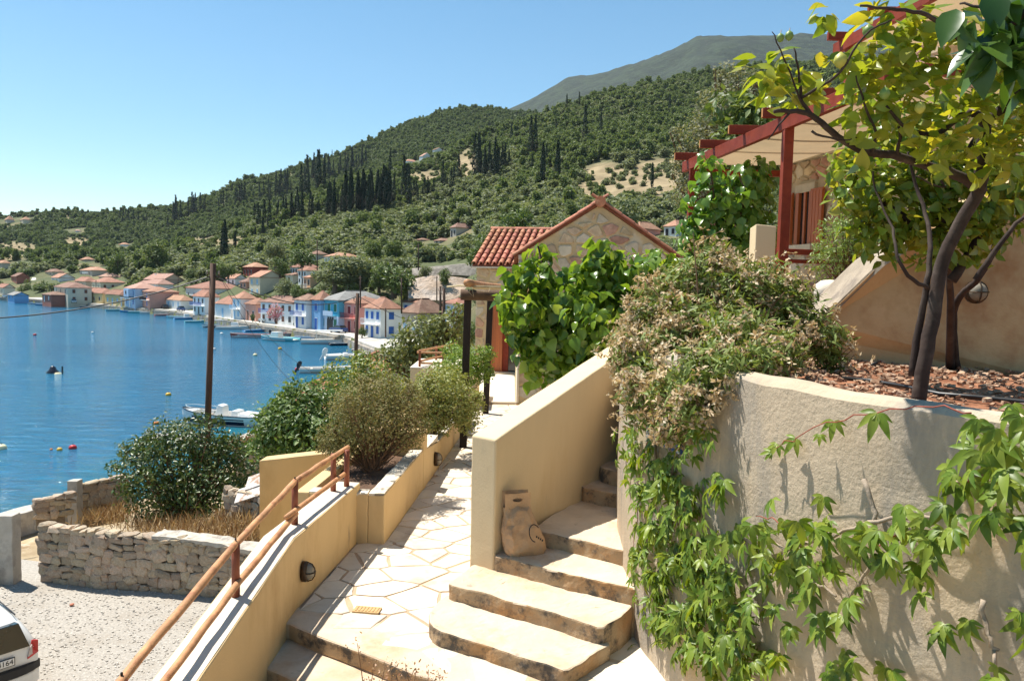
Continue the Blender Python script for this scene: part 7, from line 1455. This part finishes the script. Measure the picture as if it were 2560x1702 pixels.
# --- potted cycad behind the stair wall
pc_ = RZ(1352, 985, -2.65); pc_ = AY(1352, 985, 12.2); pc_.z = P
t = thing('potted_cycad', 'small cycad with arching fronds in a terracotta pot by the house corner', 'potted plant', tuple(pc_)); MB().lathe([(.14, 0), (.2, .3), (.22, .38), (.25, .38), (.25, .45), (.21, .45), (.19, .4)], 18, pc_).build('pot', mat('terracotta_pot', (.42, .18, .09), .85, .15, 6, .3, 30), t, smooth=True)
L_cyc = leafmat('cycad_frond', [(.2, .26, .05), (.3, .33, .08), (.36, .3, .09)], .3); V_ = []; T_ = []; o_ = 0
for k in range(16):
    a = k*2.4; up_k = random.uniform(.35, .9); c0 = pc_+Vector((0, 0, .5)); P_ = []
    for i in range(14):
        s = i/13; P_.append(c0+Vector((math.cos(a)*s*.5, math.sin(a)*s*.5, up_k*s*.6-.55*s*s)))
    for sd in (-1, 1):
        PP = np.array(P_); D = np.tile([0, 0, 1.0], (14, 1)); A_ = np.tile([-math.sin(a)*sd+math.cos(a)*.5, math.cos(a)*sd+math.sin(a)*.5, -.1], (14, 1)); V, T = leaf_arrays(PP, D, np.full(14, .13), (np.array([(0, -.06, 0), (0, .06, 0), (1, 0, -.1)]), np.array([(0, 1, 2)])), .05, axis=A_*4); V_.append(V); T_.append(T+o_); o_ += len(V)
stuff(np_mesh('fronds', np.concatenate(V_), np.concatenate(T_), L_cyc, t))
# --- dry weed close to the camera at the bottom edge
wd_ = thing('dry_weed', 'thin dry reddish weed stalks at the bottom edge on the steps', 'weed', tuple(RZ(1000, 1760, -2.8)))
b = MB(); hd = []
for i in range(18):
    x = random.uniform(880, 1120); s = AY(x+random.uniform(-30, 30), 1790, 4.1); e = AY(x, random.uniform(1600, 1720) if i % 2 else random.uniform(1650, 1730), 4.1+random.uniform(-.2, .3)); m = s.lerp(e, .6)+Vector((random.uniform(-.03, .03), 0, 0)); b.tube([s, m, e], [.003, .0025, .0015], 4, False)
    for _ in range(14): hd.append(tuple(e+Vector((random.gauss(0, .03), random.gauss(0, .03), random.gauss(-.02, .03)))))
b.build('stalks', m_twig, wd_); Hd = np.array(hd); V, T = leaf_arrays(Hd, rng.normal(size=Hd.shape), .018, T4, 1.0); stuff(np_mesh('seed_heads', V, T, leafmat('dry_seed', [(.33, .17, .09), (.42, .26, .14), (.28, .12, .07)], .2), wd_))
# --- large olive behind the red pergola
L_go = leafmat('grey_olive_leaf', [(.17, .18, .1), (.23, .23, .14), (.3, .29, .19), (.13, .14, .075)], .3, .6, .25)
shrub('tall_olive', 'tall grey olive tree rising behind the red pergola', AY(1810, 640, 40), pblobs([(1845, 235, 62), (1800, 290, 66), (1870, 320, 66), (1750, 350, 56), (1820, 390, 80), (1760, 430, 66), (1880, 250, 46), (1820, 190, 34), (1720, 400, 40), (1900, 400, 60), (1730, 480, 50)], 40), 9000, .2, L_go, T4, 50, .06, 'tree'); tree('broad', tuple(AY(1850, 480, 30)), 4.5, 4.6, 'green shrub behind the top of the red pergola', seed=779)
# ================================================================ PAPER BAG ON THE STEPS
m_bag = mat('brown_paper_bag', (.47, .3, .17), .75, .14, 6, .55, 14, c2=(.36, .22, .125), c2s=5, c2t=(.52, .66), bdist=.02)
bb = RZ(1313, 1383, -2.265); bg_ = thing('paper_bag', 'crumpled brown paper carrier bag leaning on the cream wall on the steps', 'bag', tuple(bb))
bx_ = Vector((.93, .36, 0)); by_ = Vector((-.36, .93, 0)); R = []; rb = random.Random(5)
for k, (z, w, d, sx) in enumerate(((0, .17, .085, 0), (.04, .185, .1, .0), (.11, .18, .105, -.012), (.19, .168, .1, -.025), (.26, .15, .085, -.04), (.32, .135, .07, -.052), (.37, .128, .05, -.06), (.40, .125, .032, -.064))):
    ring = []
    for i in range(20):
        a = 2*PI*i/20; c, s = math.cos(a), math.sin(a); e = .62; x = w*math.copysign(abs(c)**e, c); y = d*math.copysign(abs(s)**e, s)
        j = .011 if 0 < k < 7 else .004; v = bb+bx_*(x+sx+rb.uniform(-j, j))+by_*(y+.02+.1*z+rb.uniform(-j, j)); ring.append((v.x, v.y, bb.z+z+rb.uniform(-.006, .006)*(k > 0)))
    R.append(ring)
o = MB().rings(R, caps=False).build('body', m_bag, bg_); roughen(o, .012, 16, .04)
def flap(yoff, h, m=None):                   # top panel with an oval hand hole
    n = 24; b = MB(); out = []; inn = []
    for i in range(n):
        a = 2*PI*i/n; c, s = math.cos(a), math.sin(a); out.append((max(-.118, min(.118, .17*c)), max(-.06, min(.085, .13*s)))); inn.append((.045*c, .016*s+.03))
    def W(x, z): v = bb+bx_*(x-.066)+by_*(yoff+.02+.05*z); return (v.x, v.y, bb.z+h+z)
    for i in range(n):
        j = (i+1) % n; b.poly([W(*out[i]), W(*out[j]), W(*inn[j]), W(*inn[i])])
    o = b.build('handle_flap', m_bag, bg_); roughen(o, .006, 14, .03); return o
flap(.012, .43); flap(.075, .445)
cu_ = [bb+bx_*(.045+.05*math.cos(a))+by_*(-.092+.03*math.sin(a))+Vector((0, 0, .2+.065*math.sin(a))) for a in [PI*.2+i*PI*1.25/14 for i in range(15)]]
MB().tube(cu_, .0045, 6).build('printed_ring', m_blk, bg_)
for i in range(4): q = bb+bx_*(.06+.018*i)+by_*(-.098)+Vector((0, 0, .17-.012*i)); MB().box(q, (.012, .004, .016), math.atan2(.36, .93)).build('printed_mark', m_blk, bg_)
# ================================================================ HAZE over the bay and hills
hz = MB().box((0, 1850, 557), (9000, 4400, 1123)).build('haze', m_white); hz.data.materials.clear(); stuff(tag(hz, 'thin bluish summer haze over the bay and the hills', 'haze'))
m_hz = bpy.data.materials.new('summer_haze'); m_hz.use_nodes = True; N = m_hz.node_tree.nodes; N.clear(); out = N.new('ShaderNodeOutputMaterial'); pv = N.new('ShaderNodeVolumePrincipled')
pv.inputs['Color'].default_value = (.75, .87, 1, 1); pv.inputs['Density'].default_value = .000035; pv.inputs['Anisotropy'].default_value = .1; m_hz.node_tree.links.new(pv.outputs[0], out.inputs['Volume']); hz.data.materials.append(m_hz)
